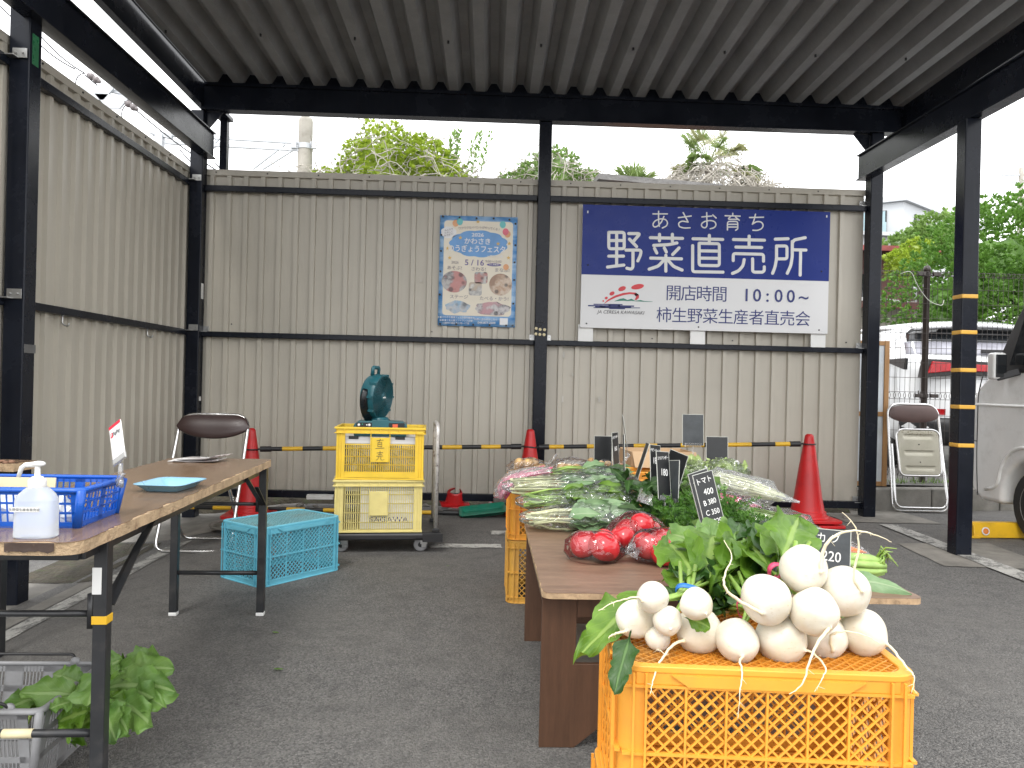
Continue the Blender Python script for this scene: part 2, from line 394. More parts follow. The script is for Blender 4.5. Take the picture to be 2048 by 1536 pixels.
# ================================================================ setting
def axis(marks): return sorted(set(marks))
xs = axis([-400, -120, -40, -15, -8] + [round(-5 + .25 * i, 3) for i in range(61)] + [12, 20, 45, 120, 400])
ys = axis([-60, -20, -8, -4] + [round(-2 + .25 * i, 3) for i in range(45)] + [10, 14, 20, 40, 90, 200, 600])
b = MB(); b.grid([[V((x, y, gz(x, y) - (.0 if y < 7.05 or x < 3.4 else .0))) for y in ys] for x in xs])
tag(b.build('ground', 'asphalt', smooth=True), kind='structure')
def strip(name, quad, m, nx=8, ny=8, h=.004, kind='structure'):
    a, c, d, e = [V((*q, 0)) for q in quad]; P = []
    for i in range(nx + 1):
        u = i / nx; row = []
        for j in range(ny + 1):
            v = j / ny; p = (a * (1 - u) + c * u) * (1 - v) + (e * (1 - u) + d * u) * v
            e0 = .006 if (i in (0, nx) or j in (0, ny)) else 0
            p = p + V((rnd.uniform(-e0, e0), rnd.uniform(-e0, e0), 0)); row.append(V((p.x, p.y, gz(p.x, p.y) + h)))
        P.append(row)
    q = MB(); q.grid(P); return tag(q.build(name, m), kind=kind)
strip('painted_line', ((-2.17, 2.7), (-2.02, 2.7), (-2.05, 5.45), (-2.20, 5.45)), 'white_paint', 4, 30)
strip('painted_line', ((-.36, 4.95), (.108, 4.985), (.108, 5.10), (-.36, 5.07)), 'white_paint', 12, 3)
strip('painted_line', ((.04, 5.42), (.6, 5.44), (.6, 5.58), (.04, 5.56)), 'white_paint', 12, 3)
strip('painted_line', ((3.05, 3.2), (3.2, 3.2), (3.32, 6.1), (3.17, 6.1)), 'white_paint', 4, 30, .0085)
strip('concrete_patch', ((.24, 2.62), (.62, 2.66), (.66, 3.52), (.28, 3.48)), 'concrete', 10, 10, .006)
strip('concrete_footing', ((2.85, 4.68), (3.55, 4.62), (3.62, 5.42), (2.92, 5.36)), 'concrete', 6, 6, .0045)
strip('concrete_footing', ((2.95, 6.2), (3.75, 6.2), (3.72, 6.95), (2.95, 6.95)), 'concrete', 6, 6, .0045)
strip('concrete_footing', ((-2.75, 5.55), (-1.55, 5.75), (-1.6, 6.9), (-2.75, 6.9)), 'concrete', 8, 8, .0045)
strip('concrete_footing', ((-2.75, 3.55), (-2.2, 3.55), (-2.2, 4.5), (-2.75, 4.5)), 'concrete', 6, 6, .0045)
strip('concrete_gutter', ((-2.75, 4.5), (-2.28, 4.5), (-2.3, 5.55), (-2.75, 5.55)), 'soil', 6, 10, .006)
# manhole on the left footing
b = MB(); b.lathe([(.24, .0), (.245, .012), (.225, .014), (.222, .006), (.2, .006), (.2, .012), (.02, .013)], 40, RT((-1.78, 5.72, gz(-1.78, 5.72) + .002)))
tag(b.build('manhole_cover', 'concrete', smooth=True), 'round concrete manhole cover set in the footing behind the left chair', 'manhole cover')
# soil bank below the back wall
P = []
for i in range(81):
    x = -2.9 + 6.1 * i / 80
    P.append([V((x, 6.62 + .01 * math.sin(i), gz(x, 6.6) - .02)), V((x, 6.68, gz(x, 6.6) + .03 + .02 * noise.noise(V((x * 5, 0, 0))))), V((x, 6.95, .10 + .03 * noise.noise(V((x * 3, 4, 0))))), V((x, 7.6, .15))])
b = MB(); b.grid(P); tag(b.build('soil_bank', 'soil', smooth=True), kind='structure')
# raised car park beyond the kerb on the right
b = MB(); b.grid([[V((x, y, .2)) for y in (7.16, 7.3, 8, 12, 30, 90)] for x in (3.45, 4.2, 6, 9, 14, 40, 90)])
tag(b.build('car_park', 'asphalt'), kind='structure')

# ---------------------------------------------------------------- corrugated walls
def sheet_profile(L, pitch=.1425, rib=.036, depth=.026, sl=.005):
    pts = [(0, 0)]; x = .02
    while x + pitch < L:
        pts += [(x, 0), (x + sl, -depth), (x + sl + rib, -depth), (x + 2 * sl + rib, 0)]
        x += pitch
    pts += [(L, 0)]; return pts
def sheet(prof, org, dx, dn, z0, z1):   # dn = direction into the wall
    org, dx, dn = V(org), V(dx), V(dn); b = MB()
    P = [[org + dx * x + dn * y + V((0, 0, z)) for z in (z0, (z0 + z1) / 2, z1)] for x, y in prof]
    b.grid(P); b.grid([[p + dn * .03 for p in row] for row in P]); return b
def rail(b, p, q, h=.052, d=.05):       # steel C rail
    b.bar(p, q, d, h)
wb = thing('metal_wall', 'beige corrugated metal wall along the back of the shelter, carrying the blue sign and poster', 'wall', (0.4, 6.6, 0))
sheet(sheet_profile(5.80), (-2.57, 6.605, 0), (1, 0, 0), (0, 1, 0), .085, 2.80).build('wall_sheet', 'wall', wb, world=True)
b = MB(); b.box((-2.54, 6.574, 2.775), (3.23, 6.66, 2.826)); b.build('top_cap', 'wall', wb, world=True, bevel=.003)
for z, h in ((2.656, .05), (1.427, .046), (.095, .062)):
    b = MB(); b.bar((-2.426, 6.552, z), (.375, 6.552, z), .05, h); b.bar((.481, 6.552, z), (3.224, 6.552, z), .05, h)
    b.build('rail', 'steel', wb, world=True, bevel=.006)
for x, z in ((-2.405, 1.47), (.36, 1.47), (.495, 1.47), (3.2, 1.47), (3.2, 2.70), (3.2, .14), (-2.405, .14)):
    b = MB(); b.cbox((x, 6.575, z), (.05, .012, .05)); b.cbox((x, 6.55, z - .022), (.05, .05, .006))
    for q in (-.012, .012): b.tube([(x + q, 6.57, z + .008), (x + q, 6.56, z + .008)], .006, 6)
    b.build('bracket', 'zinc', wb, world=True, bevel=.001)
b = MB(); x = -2.35
while x < 3.2: b.tube([(x, 6.576, 2.80), (x, 6.569, 2.80)], .006, 6); x += .43
for x, z in ((1.05, 1.49), (1.4, 1.49), (1.75, 1.49), (2.1, 1.49), (2.45, 1.49), (2.85, 1.5), (3.1, 1.5), (-2.2, 1.52), (-2.1, 2.76), (-.5, 1.5), (1.9, 2.73)):
    b.tube([(x, 6.604, z), (x, 6.596, z)], .006, 6)
b.build('screw', 'black', wb, world=True)
b = MB()
for x, z, s in ((.635, 1.33, .05), (.635, .95, .05), (.95, .955, .045), (-.60, 1.93, .02), (.715, 1.16, .018)):
    b.box((x - .008, 6.6 - .024, z - s / 2), (x + .008, 6.6 - .0195, z + s / 2))
b.build('tape_scrap', mat('old_tape', (.5, .48, .43), .5), wb, world=True)

wl_ = thing('metal_wall', 'beige corrugated metal wall along the left side of the shelter behind the trestle table', 'wall', (-2.56, 4.3, 0))
sheet(sheet_profile(5.04), (-2.575, 1.6, 0), (0, 1, 0), (-1, 0, 0), .02, 2.80).build('wall_sheet', 'wall', wl_, world=True)
b = MB(); b.box((-2.625, 1.6, 2.775), (-2.545, 6.573, 2.826)); b.build('top_cap', 'wall', wl_, world=True, bevel=.003)
for z, h in ((2.68, .05), (1.435, .046), (.06, .062)):
    b = MB(); b.bar((-2.545, 1.6, z), (-2.545, 4.06, z), .05, h); b.bar((-2.545, 4.177, z), (-2.545, 6.47, z), .05, h)
    b.build('rail', 'steel', wl_, world=True, bevel=.006)
for y, z in ((6.455, 2.722), (6.455, 1.475), (4.045, 2.722), (4.045, 1.475)):
    b = MB(); b.cbox((-2.47, y + .01, z), (.075, .006, .05)); b.cbox((-2.50, y - .012, z - .024), (.05, .05, .006))
    for q in (-.018, .018): b.tube([(-2.47 + q, y + .007, z), (-2.47 + q, y - .004, z)], .006, 6)
    b.build('bracket', 'zinc', wl_, world=True, bevel=.001)
for y in (4.62, 5.75):
    b = MB(); b.tube(fillet([(-2.53, y, 1.42), (-2.53, y, 1.36), (-2.50, y, 1.345), (-2.49, y, 1.365)], .012), .006, 6); b.build('hook', 'zinc', wl_, world=True, smooth=True)
b = MB(); y = 1.8
while y < 6.4: b.tube([(-2.544, y, 2.80), (-2.538, y, 2.80)], .006, 6); y += .43
b.build('screw', 'black', wl_, world=True)

# ---------------------------------------------------------------- the carport frame and roof
cp = thing('carport', 'open black steel carport with a ribbed roof and side beams sheltering the vegetable stall', 'carport', (.4, 4.5, 0))
PW = .108
def post(x, y, z1, z0=None):
    z0 = gz(x, y) - .01 if z0 is None else z0
    q = MB(); q.box((x, y, z0), (x + PW, y + PW, z1)); return q.build('post', 'steel', cp, world=True, bevel=.008)
def band(o, x, y, z, h, m, name='tape'):
    q = MB(); e = .0025; q.box((x - e, y - e, z - h / 2), (x + PW + e, y + PW + e, z + h / 2)); return q.build(name, m, None), o
p1 = post(-2.533, 6.47, 3.29); p2 = post(-2.533, 4.065, 3.12); p3 = post(.375, 6.47, 3.29); p4 = post(3.224, 6.47, 3.29); p5 = post(3.118, 4.995, 2.905)
def sub(o, q, name, m, **k):
    return q.build(name, m, o, world=True, **k)
for py in (592, 664, 740, 814, 891):
    z = at(1925, py, 4.995).z; q = MB(); e = .0025; q.box((3.118 - e, 4.995 - e, z - .016), (3.118 + PW + e, 4.995 + PW + e, z + .016)); sub(p5, q, 'tape', 'tape_y', bevel=.009)
q = MB(); q.box((-2.428, 4.075, 1.17), (-2.4235, 4.176, 1.215)); sub(p2, q, 'tape', 'tape_grey')
q = MB(); q.box((-2.4255, 4.085, 2.68), (-2.423, 4.14, 2.84)); sub(p2, q, 'label_plate', 'green_tag')
q = MB(); q.box((-2.4255, 6.50, 1.72), (-2.4235, 6.55, 1.85)); sub(p1, q, 'label_plate', 'paper')
q = MB(); q.box((-2.4255, 6.51, .865), (-2.422, 6.545, .90)); sub(p1, q, 'label_plate', 'paper')
def ibeam(a, c, h, w=.1, tw=.009, tf=.011, z=0):     # a -> c are the middle of the top face
    q = MB(); a, c = V(a), V(c); dz = V((0, 0, 1))
    q.bar(a - dz * tf / 2, c - dz * tf / 2, w, tf); q.bar(a - dz * (h - tf / 2), c - dz * (h - tf / 2), w, tf); q.bar(a - dz * h / 2, c - dz * h / 2, tw, h - 2 * tf - .002)
    return q
ibeam((-2.415, 1.0, 3.135), (-2.415, 6.60, 3.135), .222, .1, .06).build('side_beam', 'steel', cp, world=True, bevel=.002)
ibeam((3.20, 1.0, 3.13), (3.20, 6.60, 3.13), .222, .1, .06).build('side_beam', 'steel', cp, world=True, bevel=.002)
ibeam((-2.45, 6.50, 3.50), (3.5, 6.50, 3.50), .21, .11, .07).build('back_beam', 'steel', cp, world=True, bevel=.002)
def roofz(y): return 3.512 - .022 * (y - 6.4)
RY0, RY1 = 3.5, 6.9
prof = []; x = -2.40; pitch, hgt = .2235, .105
while x < 3.46:
    prof += [(x, 0), (x + .072, 0), (x + .072 + .045, hgt), (x + .072 + .045 + .0615, hgt)]; x += pitch
b = MB(); Yn = 24
P = [[V((px, RY0 + (RY1 - RY0) * j / Yn, roofz(RY0 + (RY1 - RY0) * j / Yn) + pz)) for j in range(Yn + 1)] for px, pz in prof]
b.grid(P); b.grid([[p + V((0, 0, .004)) for p in row] for row in P]); b.build('roof_sheet', 'roof', cp, world=True)
for xa in (-2.455, 3.50):
    q = MB(); q.bar((xa, RY0, roofz(RY0) - .09), (xa, 6.58, roofz(6.58) - .09), .06, .20); q.bar((xa, RY0, roofz(RY0) + .06), (xa, RY1, roofz(RY1) + .06), .07, .09)
    q.build('roof_edge', 'steel', cp, world=True, bevel=.004)
q = MB()
for i in range(0, len(prof) - 3, 4):
    x0 = prof[i][0] + .072; z = 3.507
    q.prism([(x0 + .006, 0), (x0 + .145, 0), (x0 + .098, .082), (x0 + .053, .082)], .006, M4.Translation((0, 6.47, z)) @ M4.Rotation(PI / 2, 4, 'X'))
q.box((-2.42, 6.44, 3.492), (3.48, 6.56, 3.513)); q.build('closure_strip', 'steel', cp, world=True)
for x, s in ((-2.426, 1), (3.222, -1)):
    q = MB(); q.prism([(0, 0), (s * .14, 0), (0, -.17)] if s < 0 else [(0, 0), (0, -.17), (.14, 0)], .012, M4.Translation((x, 6.53, 3.288)) @ M4.Rotation(PI / 2, 4, 'X')); q.build('gusset', 'steel', cp, world=True)
q = MB(); q.box((-2.378, 6.72, 2.83), (-2.318, 6.78, 3.36)); q.box((-2.40, 6.60, 3.30), (-2.29, 6.80, 3.33)); q.build('stub_post', 'steel', cp, world=True)
for x in np.arange(-2.4, 3.3, .2235 * 3):
    q = MB(); y = 5.55; q.tube([(x + .036, y, roofz(y) - .0005), (x + .036, y, roofz(y) - .02)], .008, 6); q.build('bolt', 'black', cp, world=True)
# ================================================================ left side: trestle table, chair, baskets
def wood(name, a, c, sc=(14, 1.2, 14), rough=.25, **k):
    t = NT(name); n = t.noise(4, 8, .7, stretch=sc); n2 = t.noise(30, 5, .6, stretch=sc)
    col = t.mix(t.ramp(n, (.3, 0.0), (.7, 1.0)), a, c); col = t.mix(t.math('MULTIPLY', n2, .45), col, mul(a, .55))
    f = t.noise(40, 5, .75); col = t.mix(t.ramp(f, (.70, 0.0), (.73, .6)), col, mul(c, 1.9))
    return t.done(t.bsdf(col, t.math('MULTIPLY_ADD', n2, .2, rough), 0, t.bump(n2, .08, .001), **k))
MT['laminate'] = wood('laminate_wood', (.14, .085, .050), (.29, .195, .125), rough=.13)
MT['chipboard'] = mat('torn_chipboard', (.46, .33, .20), .9, var=.25, scale=18, bump=1.0, bscale=120, bdist=.006, dirt=(.16, .09, .05), dirt_amt=.7)
MT['veneer'] = mat('torn_veneer', (.05, .030, .022), .45, var=.3, scale=14, bump=.4, bscale=40, bdist=.004, dirt=(.42, .31, .2), dirt_amt=.9)
MT['leg'] = mat('leg_black', (.02, .021, .023), .36, var=.3, bump=.08, dirt=(.10, .09, .08), dirt_amt=.3)
MT['blue'] = mat('basket_blue', (.004, .080, .42), .3, var=.10, bump=.05)
MT['tray'] = mat('tray_blue', (.22, .42, .56), .3, var=.04, bump=.03)
MT['cream'] = mat('cream_card', (.62, .54, .34), .6, var=.06)
MT['leather'] = mat('brown_vinyl', (.035, .018, .016), .36, var=.14, scale=8, bump=.12, bscale=180, bdist=.001)
MT['leather2'] = mat('faded_brown_vinyl', (.085, .05, .045), .5, var=.14, scale=8, bump=.12, bscale=180, bdist=.001)
MT['greyplast'] = mat('grey_basket_plastic', (.24, .24, .245), .45, var=.14, bump=.08, dirt=(.1, .09, .08), dirt_amt=.3)
MT['clear'] = glass_film('clear_plastic', gloss=.10, rough=.05, crinkle=.05, cscale=30, milky=.08)
MT['ink'] = mat('ink', (.02, .02, .022), .5, bump=0)
MT['inkgrey'] = mat('grey_ink', (.22, .22, .22), .5, bump=0)
MT['redprint'] = mat('red_print', (.62, .02, .05), .45, bump=0)
def bottlemat():
    t = NT('frosted_bottle'); b = t.bsdf((.80, .84, .88), .30, 0, None, Transmission_Weight=.6, IOR=1.2, Subsurface_Weight=.4, Subsurface_Radius=(.03, .03, .03)); return t.done(b)
MT['bottle'] = bottlemat()

def ragged(pts, amp, seed, step=.012):           # outline with torn edges
    out = []; n = len(pts); d = 0
    for i in range(n):
        a, c = V((*pts[i], 0)), V((*pts[(i + 1) % n], 0)); L = (c - a).length; k = max(1, int(L / step)); nn = V((0, 0, 1)).cross((c - a).normalized())
        for j in range(k):
            p = a + (c - a) * (j / k); d += L / k
            o = max(0, noise.noise(V((d * 14, seed, 0))) + .55 * noise.noise(V((d * 60, seed, 3))) + .25) * amp
            p = p + nn * o; out.append((p.x, p.y))
    return out
def worn_table(root, Wd, L, top=.70, th=.028):
    c = rrect(Wd, L, .045, 5); c = [(x - Wd / 2, y + L / 2) for x, y in c]
    q = MB(); q.prism([(x, y) for x, y in ragged(c, .004, 5.5, .015)], th, M4.Translation((0, 0, top - th - .0015))); q.build('tabletop_core', 'chipboard', root)
    q = MB(); q.prism(ragged(c, .013, 1.5, .008), .0016, M4.Translation((0, 0, top - .0016))); q.build('tabletop', 'laminate', root)
    q = MB()                                        # strips of veneer that still cling to the edge
    for (x0, x1) in ((-.34 * Wd, -.05), (-Wd * .60, -Wd * .40), (-Wd * .97, -Wd * .64)):
        P = [[V((x0 + (x1 - x0) * i / 16, -.0025 - .0015 * noise.noise(V((i * .5, 2, 0))), top - .001 - (th + .003 * noise.noise(V((i * .9, 1, 1)))) * v)) for v in (0, .35, .7 + .25 * noise.noise(V((i * .7, 5, 0))))] for i in range(17)]
        q.grid(P)
    q.build('edge_veneer', 'veneer', root, solid=.0015)
    q = MB()
    for x in (-.05, -Wd + .05): q.bar((x, .12, top - th - .02), (x, L - .1, top - th - .02), .022, .034)
    for y in (.12, L - .1): q.bar((-.05, y, top - th - .02), (-Wd + .05, y, top - th - .02), .022, .034)
    q.build('apron', 'leg', root, bevel=.002)
t1 = thing('folding_table', 'worn wood-grain folding trestle table with torn chipboard edges and black square legs', 'table', (-.885, 1.70, 0), rad(2.7))
worn_table(t1, .45, 1.83)
for y, near in ((.205, True), (1.795, False)):
    g = 0
    for x in (-.035, -.415):
        q = MB(); q.box((x - .0165, y - .0165, .014), (x + .0165, y + .0165, .665)); lg = q.build('leg', 'leg', t1, bevel=.003)
        q = MB(); q.box((x - .0175, y - .0175, .0), (x + .0175, y + .0175, .016)); q.build('foot_cap', 'white', lg, bevel=.003)
        if near and x > -.1:
            q = MB(); q.box((x - .018, y - .0185, .535), (x + .004, y - .0165, .60)); q.build('plastic_clip', 'white', lg, bevel=.002)
            q = MB(); q.box((x - .018, y - .018, .462), (x + .018, y + .018, .482)); q.build('tape', 'yellow', lg, bevel=.001)
        s = 1 if near else -1
        q = MB(); q.bar((x, y + s * .02, .50), (x, y + s * .30, .655), .006, .02, up=(1, 0, 0)); q.bar((x + .012, y + s * .02, .50), (x + .012, y + s * .17, .60), .004, .016, up=(1, 0, 0)); q.build('brace', 'leg', t1)
    for z in ((.193, .484) if near else (.19, .50)):
        q = MB(); q.tube([(-.035, y, z), (-.415, y, z)], .010 if z < .3 else .008, 10)
        if z > .3: q.cbox((-.058, y - .012, z + .01), (.012, .008, .085)); q.cbox((-.392, y - .012, z + .01), (.012, .008, .085))
        q.build('crossbar', 'leg', t1, smooth=True)
q = MB(); q.tube([(-.19, .205, .193), (-.26, .205, .193)], .0113, 10); q.build('tape_wrap', 'cream', t1, smooth=True)

# plank bench that only shows its end at the left edge of the frame
t2 = thing('bench', 'narrow plank bench with a frayed brown edge beyond the blue basket', 'bench', (-1.79, 2.96, 0), rad(-6))
q = MB(); q.prism(ragged([(0, 0), (0, .13), (-1.2, .13), (-1.2, 0)], .006, 9, .012), .03, M4.Translation((0, 0, .69))); q.build('plank_core', 'chipboard', t2)
q = MB(); q.prism(ragged([(0, .012), (0, .13), (-1.2, .13), (-1.2, .012)], .012, 4, .008), .002, M4.Translation((0, 0, .72))); q.build('plank_top', 'laminate', t2)
q = MB()
for i in range(60):
    q.blob((-.02 - i * .019, rnd.uniform(0, .02), .722 + rnd.uniform(0, .006)), (.012, .014, .006), 7, 5, .5, i)
q.build('frayed_edge', mat('frayed_board', (.22, .12, .075), .9, var=.4, scale=30, bump=.8, bscale=90, bdist=.005), t2, smooth=True)
for x in (-.12, -1.1):
    for y in (.03, .10):
        q = MB(); q.box((x - .017, y - .017, -.13), (x + .017, y + .017, .69)); q.build('leg', 'leg', t2, bevel=.003)
# hand sanitiser bottle
p = on(72, 1074, .70); bt = thing('sanitizer_bottle', 'frosted white pump bottle of hand sanitizer on the near corner of the worn table', 'bottle', (p.x, p.y, .70), rad(4))
def slab_loft(prof, n=28, pw=3.2):               # superelliptic cross-sections (hx, hy, z)
    P = []
    for hx, hy, z in prof:
        row = []
        for j in range(n):
            a = 2 * PI * j / n; ca, sa = math.cos(a), math.sin(a); e = 2 / pw
            row.append(V((hx * abs(ca) ** e * (1 if ca >= 0 else -1), hy * abs(sa) ** e * (1 if sa >= 0 else -1), z)))
        P.append(row)
    return P
def loft(prof, n=28, pw=3.2, cap=True):
    P = slab_loft(prof, n, pw); b = MB(); vs = [v for r in P for v in r]; fs = []
    for i in range(len(P) - 1): fs += [(i * n + j, i * n + (j + 1) % n, (i + 1) * n + (j + 1) % n, (i + 1) * n + j) for j in range(n)]
    if cap: fs += [tuple(range(n - 1, -1, -1)), tuple((len(P) - 1) * n + j for j in range(n))]
    return b.add(vs, fs)
loft([(.041, .024, 0), (.044, .027, .003), (.044, .027, .012), (.0435, .0265, .016), (.043, .026, .082), (.0425, .0255, .085), (.036, .023, .097), (.024, .02, .108), (.0185, .0185, .112)], 32).build('body', 'bottle', bt, smooth=45)
q = MB(); q.lathe([(.0175, .111), (.0185, .113), (.0185, .128), (.0165, .131), (.0125, .132), (.012, .135), (.006, .137), (.0055, .160)], 24); q.build('cap', 'white', bt, smooth=True)
q = MB(); q.blob((.002, 0, .164), (.015, .010, .0065), 16, 8); q.tube([(0, 0, .163), (-.026, 0, .161), (-.034, 0, .155), (-.040, 0, .134)], [.0065, .0055, .005, .0045], 10); q.build('pump_head', 'white', bt, smooth=True)
q = MB(); q.box((-.0435, -.0275, .060), (.018, -.0262, .0705)); lb = q.build('name_label', 'paper', bt)
q = MB(); q.text('生野菜生産者直売会', FRONT(-.0125, -.0277, .0652), .0072, .0); q.build('lettering', 'inkgrey', lb)

# openwork baskets
def slot_wall(b, a, c, z0, z1, inset, bands, slots, lean=None, bw=.0035, th=.0025, open_rows=()):
    """wall from a to c (bottom line) leaning by `lean`; solid bands (z fractions) joined by narrow bars"""
    a, c = V(a), V(c); ln = V(lean) if lean else V((0, 0, 0)); H = z1 - z0; d = (c - a); L = d.length; d.normalize()
    nn = d.cross(V((0, 0, 1)))
    def P(s, f): return a + d * s + ln * f + V((0, 0, z0 + H * f))
    for f0, f1 in bands:
        vs = [P(0, f0), P(L, f0), P(L, f1), P(0, f1)]; vs += [v + nn * th for v in vs]
        b.add(vs, [(0, 1, 2, 3), (7, 6, 5, 4), (0, 4, 5, 1), (1, 5, 6, 2), (2, 6, 7, 3), (3, 7, 4, 0)])
    for s0, s1, k in slots:
        for i in range(k + 1):
            s = s0 + (s1 - s0) * i / k; w = bw
            vs = [P(s - w / 2, 0), P(s + w / 2, 0), P(s + w / 2, 1), P(s - w / 2, 1)]; vs += [v + nn * th * .8 for v in vs]
            b.add(vs, [(0, 1, 2, 3), (7, 6, 5, 4), (0, 4, 5, 1), (1, 5, 6, 2), (2, 6, 7, 3), (3, 7, 4, 0)])
    pr = [0] + [x for s in slots for x in s[:2]] + [L]
    for s0, s1 in zip(pr[::2], pr[1::2]):
        vs = [P(s0, 0), P(s1, 0), P(s1, 1), P(s0, 1)]; vs += [v + nn * th for v in vs]
        b.add(vs, [(0, 1, 2, 3), (7, 6, 5, 4), (0, 4, 5, 1), (1, 5, 6, 2), (2, 6, 7, 3), (3, 7, 4, 0)])
def basket(root, L, Wd, H, m, flare=.018, rim=.010, bands=((0, .12), (.34, .40), (.60, .66), (.86, 1)), ns=4, bars=5, handles=None, gap=.022):
    hx, hy = L / 2, Wd / 2; f = flare
    for a, c, ln in (((-hx, -hy, 0), (hx, -hy, 0), (0, -f, 0)), ((hx, -hy, 0), (hx, hy, 0), (f, 0, 0)), ((hx, hy, 0), (-hx, hy, 0), (0, f, 0)), ((-hx, hy, 0), (-hx, -hy, 0), (-f, 0, 0))):
        b = MB(); LL = (V(c) - V(a)).length; n_ = max(2, round(ns * LL / L)); w = LL / n_
        slot_wall(b, a, c, .004, H, 0, bands, [(w * i + gap * .5, w * (i + 1) - gap * .5, bars) for i in range(n_)], ln); b.build('slotted_wall', m, root)
    for sx, sy in ((-1, -1), (1, -1), (1, 1), (-1, 1)):        # rounded corner posts
        q = MB(); q.tube([(sx * (hx - .004), sy * (hy - .004), .002), (sx * (hx + f - .002), sy * (hy + f - .002), H)], .011, 10)
        q.build('corner_post', m, root, smooth=True)
    q = MB(); pts = [(x, y, H) for x, y in rrect(2 * (hx + f) + .006, 2 * (hy + f) + .006, .025, 5)]; q.tube(pts, rim * .62, 8, closed=True, sq=1.4); q.build('rim', m, root, smooth=True)
    q = MB(); q.box((-hx, -hy, 0), (hx, hy, .003)); q.build('base', m, root)
bk = thing('basket', 'bright blue openwork plastic basket holding papers on the worn table', 'basket', (-1.175, 1.955, .70), rad(3))
basket(bk, .40, .215, .092, 'blue', flare=.012, rim=.009)
q = MB(); q.box((-.17, .03, .02), (.075, .034, .104), RT(rx=rad(-6))); q.box((-.16, .042, .02), (.06, .044, .098), RT(rx=rad(-4)))
tag(q.build('folder', 'cream'), 'cream card folder standing in the blue basket', 'folder').matrix_world = wmat(bk)
def stay(o, root): o.matrix_world = wmat(root); return o
q = MB()
for i in range(5):
    x = -.15 + i * .06; P = [[V((x + .07 * u + .01 * noise.noise(V((i, u * 3, v))), -.085 + .03 * rnd.random() + .02 * v, .008 + .072 * v - .02 * u * u)) for v in (0, .5, 1)] for u in (0, .33, .66, 1)]; q.grid(P)
for i in range(7):
    q.blob((-.14 + i * .048, -.05 + .02 * (i % 2), .02), (.03, .025, .02), 10, 6, .6, i)
stay(tag(q.build('papers', mat('crumpled_paper', (.62, .64, .66), .6, var=.35, scale=30), solid=.001), 'crumpled white papers and bags lying in the blue basket', 'papers'), bk)

# clip stand with the payment card
p = at(240, 962, 1.985); cs = thing('card_stand', 'white payment card with red top edge held by a clear clip on the blue basket', 'card stand', (p.x, p.y, p.z), rad(-38))
q = MB(); q.tube([(0, 0, -.012), (-.006, 0, .0), (.004, 0, .014), (0, 0, .03), (.002, 0, .046)], [.006, .009, .008, .006, .005], 10); q.box((-.012, -.004, -.016), (.012, .004, .004)); q.bar((-.018, 0, -.012), (.02, 0, .02), .008, .004); q.build('clip', 'clear', cs, smooth=True)
CM = RT((-.004, 0, .048), ry=rad(-25), rx=rad(-4))
q = MB(); q.box((-.034, -.002, .0), (.034, .002, .016), CM); q.build('card_grip', 'clear', cs)
q = MB(); q.box((-.031, -.0012, .004), (.031, .0012, .105), CM); cd = q.build('card', 'paper', cs)
q = MB(); P = [[CM @ V((-.031 + .004 * math.sin(t * PI), .004 + .012 * math.sin(t * PI) * (1 - u), .006 + t * .094)) if u < 1 else CM @ V((.028, .003, .006 + t * .096)) for u in (0, .5, 1)] for t in [i / 8 for i in range(9)]]
q.grid(P); q.build('back_sheet', 'paper', cs, solid=.001, smooth=True)
q = MB(); q.box((-.031, -.0018, .098), (.031, -.0011, .106), CM); q.box((-.026, -.0018, .074), (-.014, -.0011, .086), CM); q.build('red_print', 'redprint', cd)
q = MB(); q.text('PayPay', CM @ FRONT(.006, -.0018, .080), .0135, .02); q.build('lettering', 'inkgrey', cd)
q = MB(); q.text('P', CM @ FRONT(-.020, -.0022, .080), .010, .02); q.build('emblem', 'paper', cd)

# tray and leaflets
p = on(322, 984, .70); tr = thing('tray', 'shallow light blue plastic coin tray on the worn table', 'tray', (p.x + .002, p.y + .07, .70), rad(-4))
def tray_mesh(hx, hy, h, fl, th):
    rows = [rrect(2 * (hx - .004), 2 * (hy - .004), .018), rrect(2 * hx, 2 * hy, .02), rrect(2 * (hx + fl), 2 * (hy + fl), .026), rrect(2 * (hx + fl + .006), 2 * (hy + fl + .006), .03)]
    zs = [.001, .004, h, h + .001]; n = len(rows[0]); b = MB()
    vs = [V((x, y, z)) for r, z in zip(rows, zs) for x, y in r]; fs = [tuple(range(n))] + [(i * n + j, i * n + (j + 1) % n, (i + 1) * n + (j + 1) % n, (i + 1) * n + j) for i in range(3) for j in range(n)]
    return b.add(vs, fs)
tray_mesh(.054, .075, .024, .022, .002).build('tray_shell', 'tray', tr, smooth=50, solid=.0022)
def printed():
    t = NT('printed_leaflet'); n = t.noise(9, 4, .7); n2 = t.noise(3, 2); v = t.add('ShaderNodeTexVoronoi', Scale=55.0); t.link(t.coord(), v.inputs['Vector'])
    c = t.mix(t.ramp(n, (.5, 0.0), (.53, 1.0)), (.72, .71, .69), (.38, .34, .33)); c = t.mix(t.ramp(n2, (.56, 0.0), (.58, .9)), c, (.10, .09, .09)); c = t.mix(t.ramp(v.outputs[0], (.1, .7), (.2, 0.0)), c, (.45, .08, .07))
    return t.done(t.bsdf(c, .35))
MT['leaflet'] = printed()
p = on(385, 925, .70)
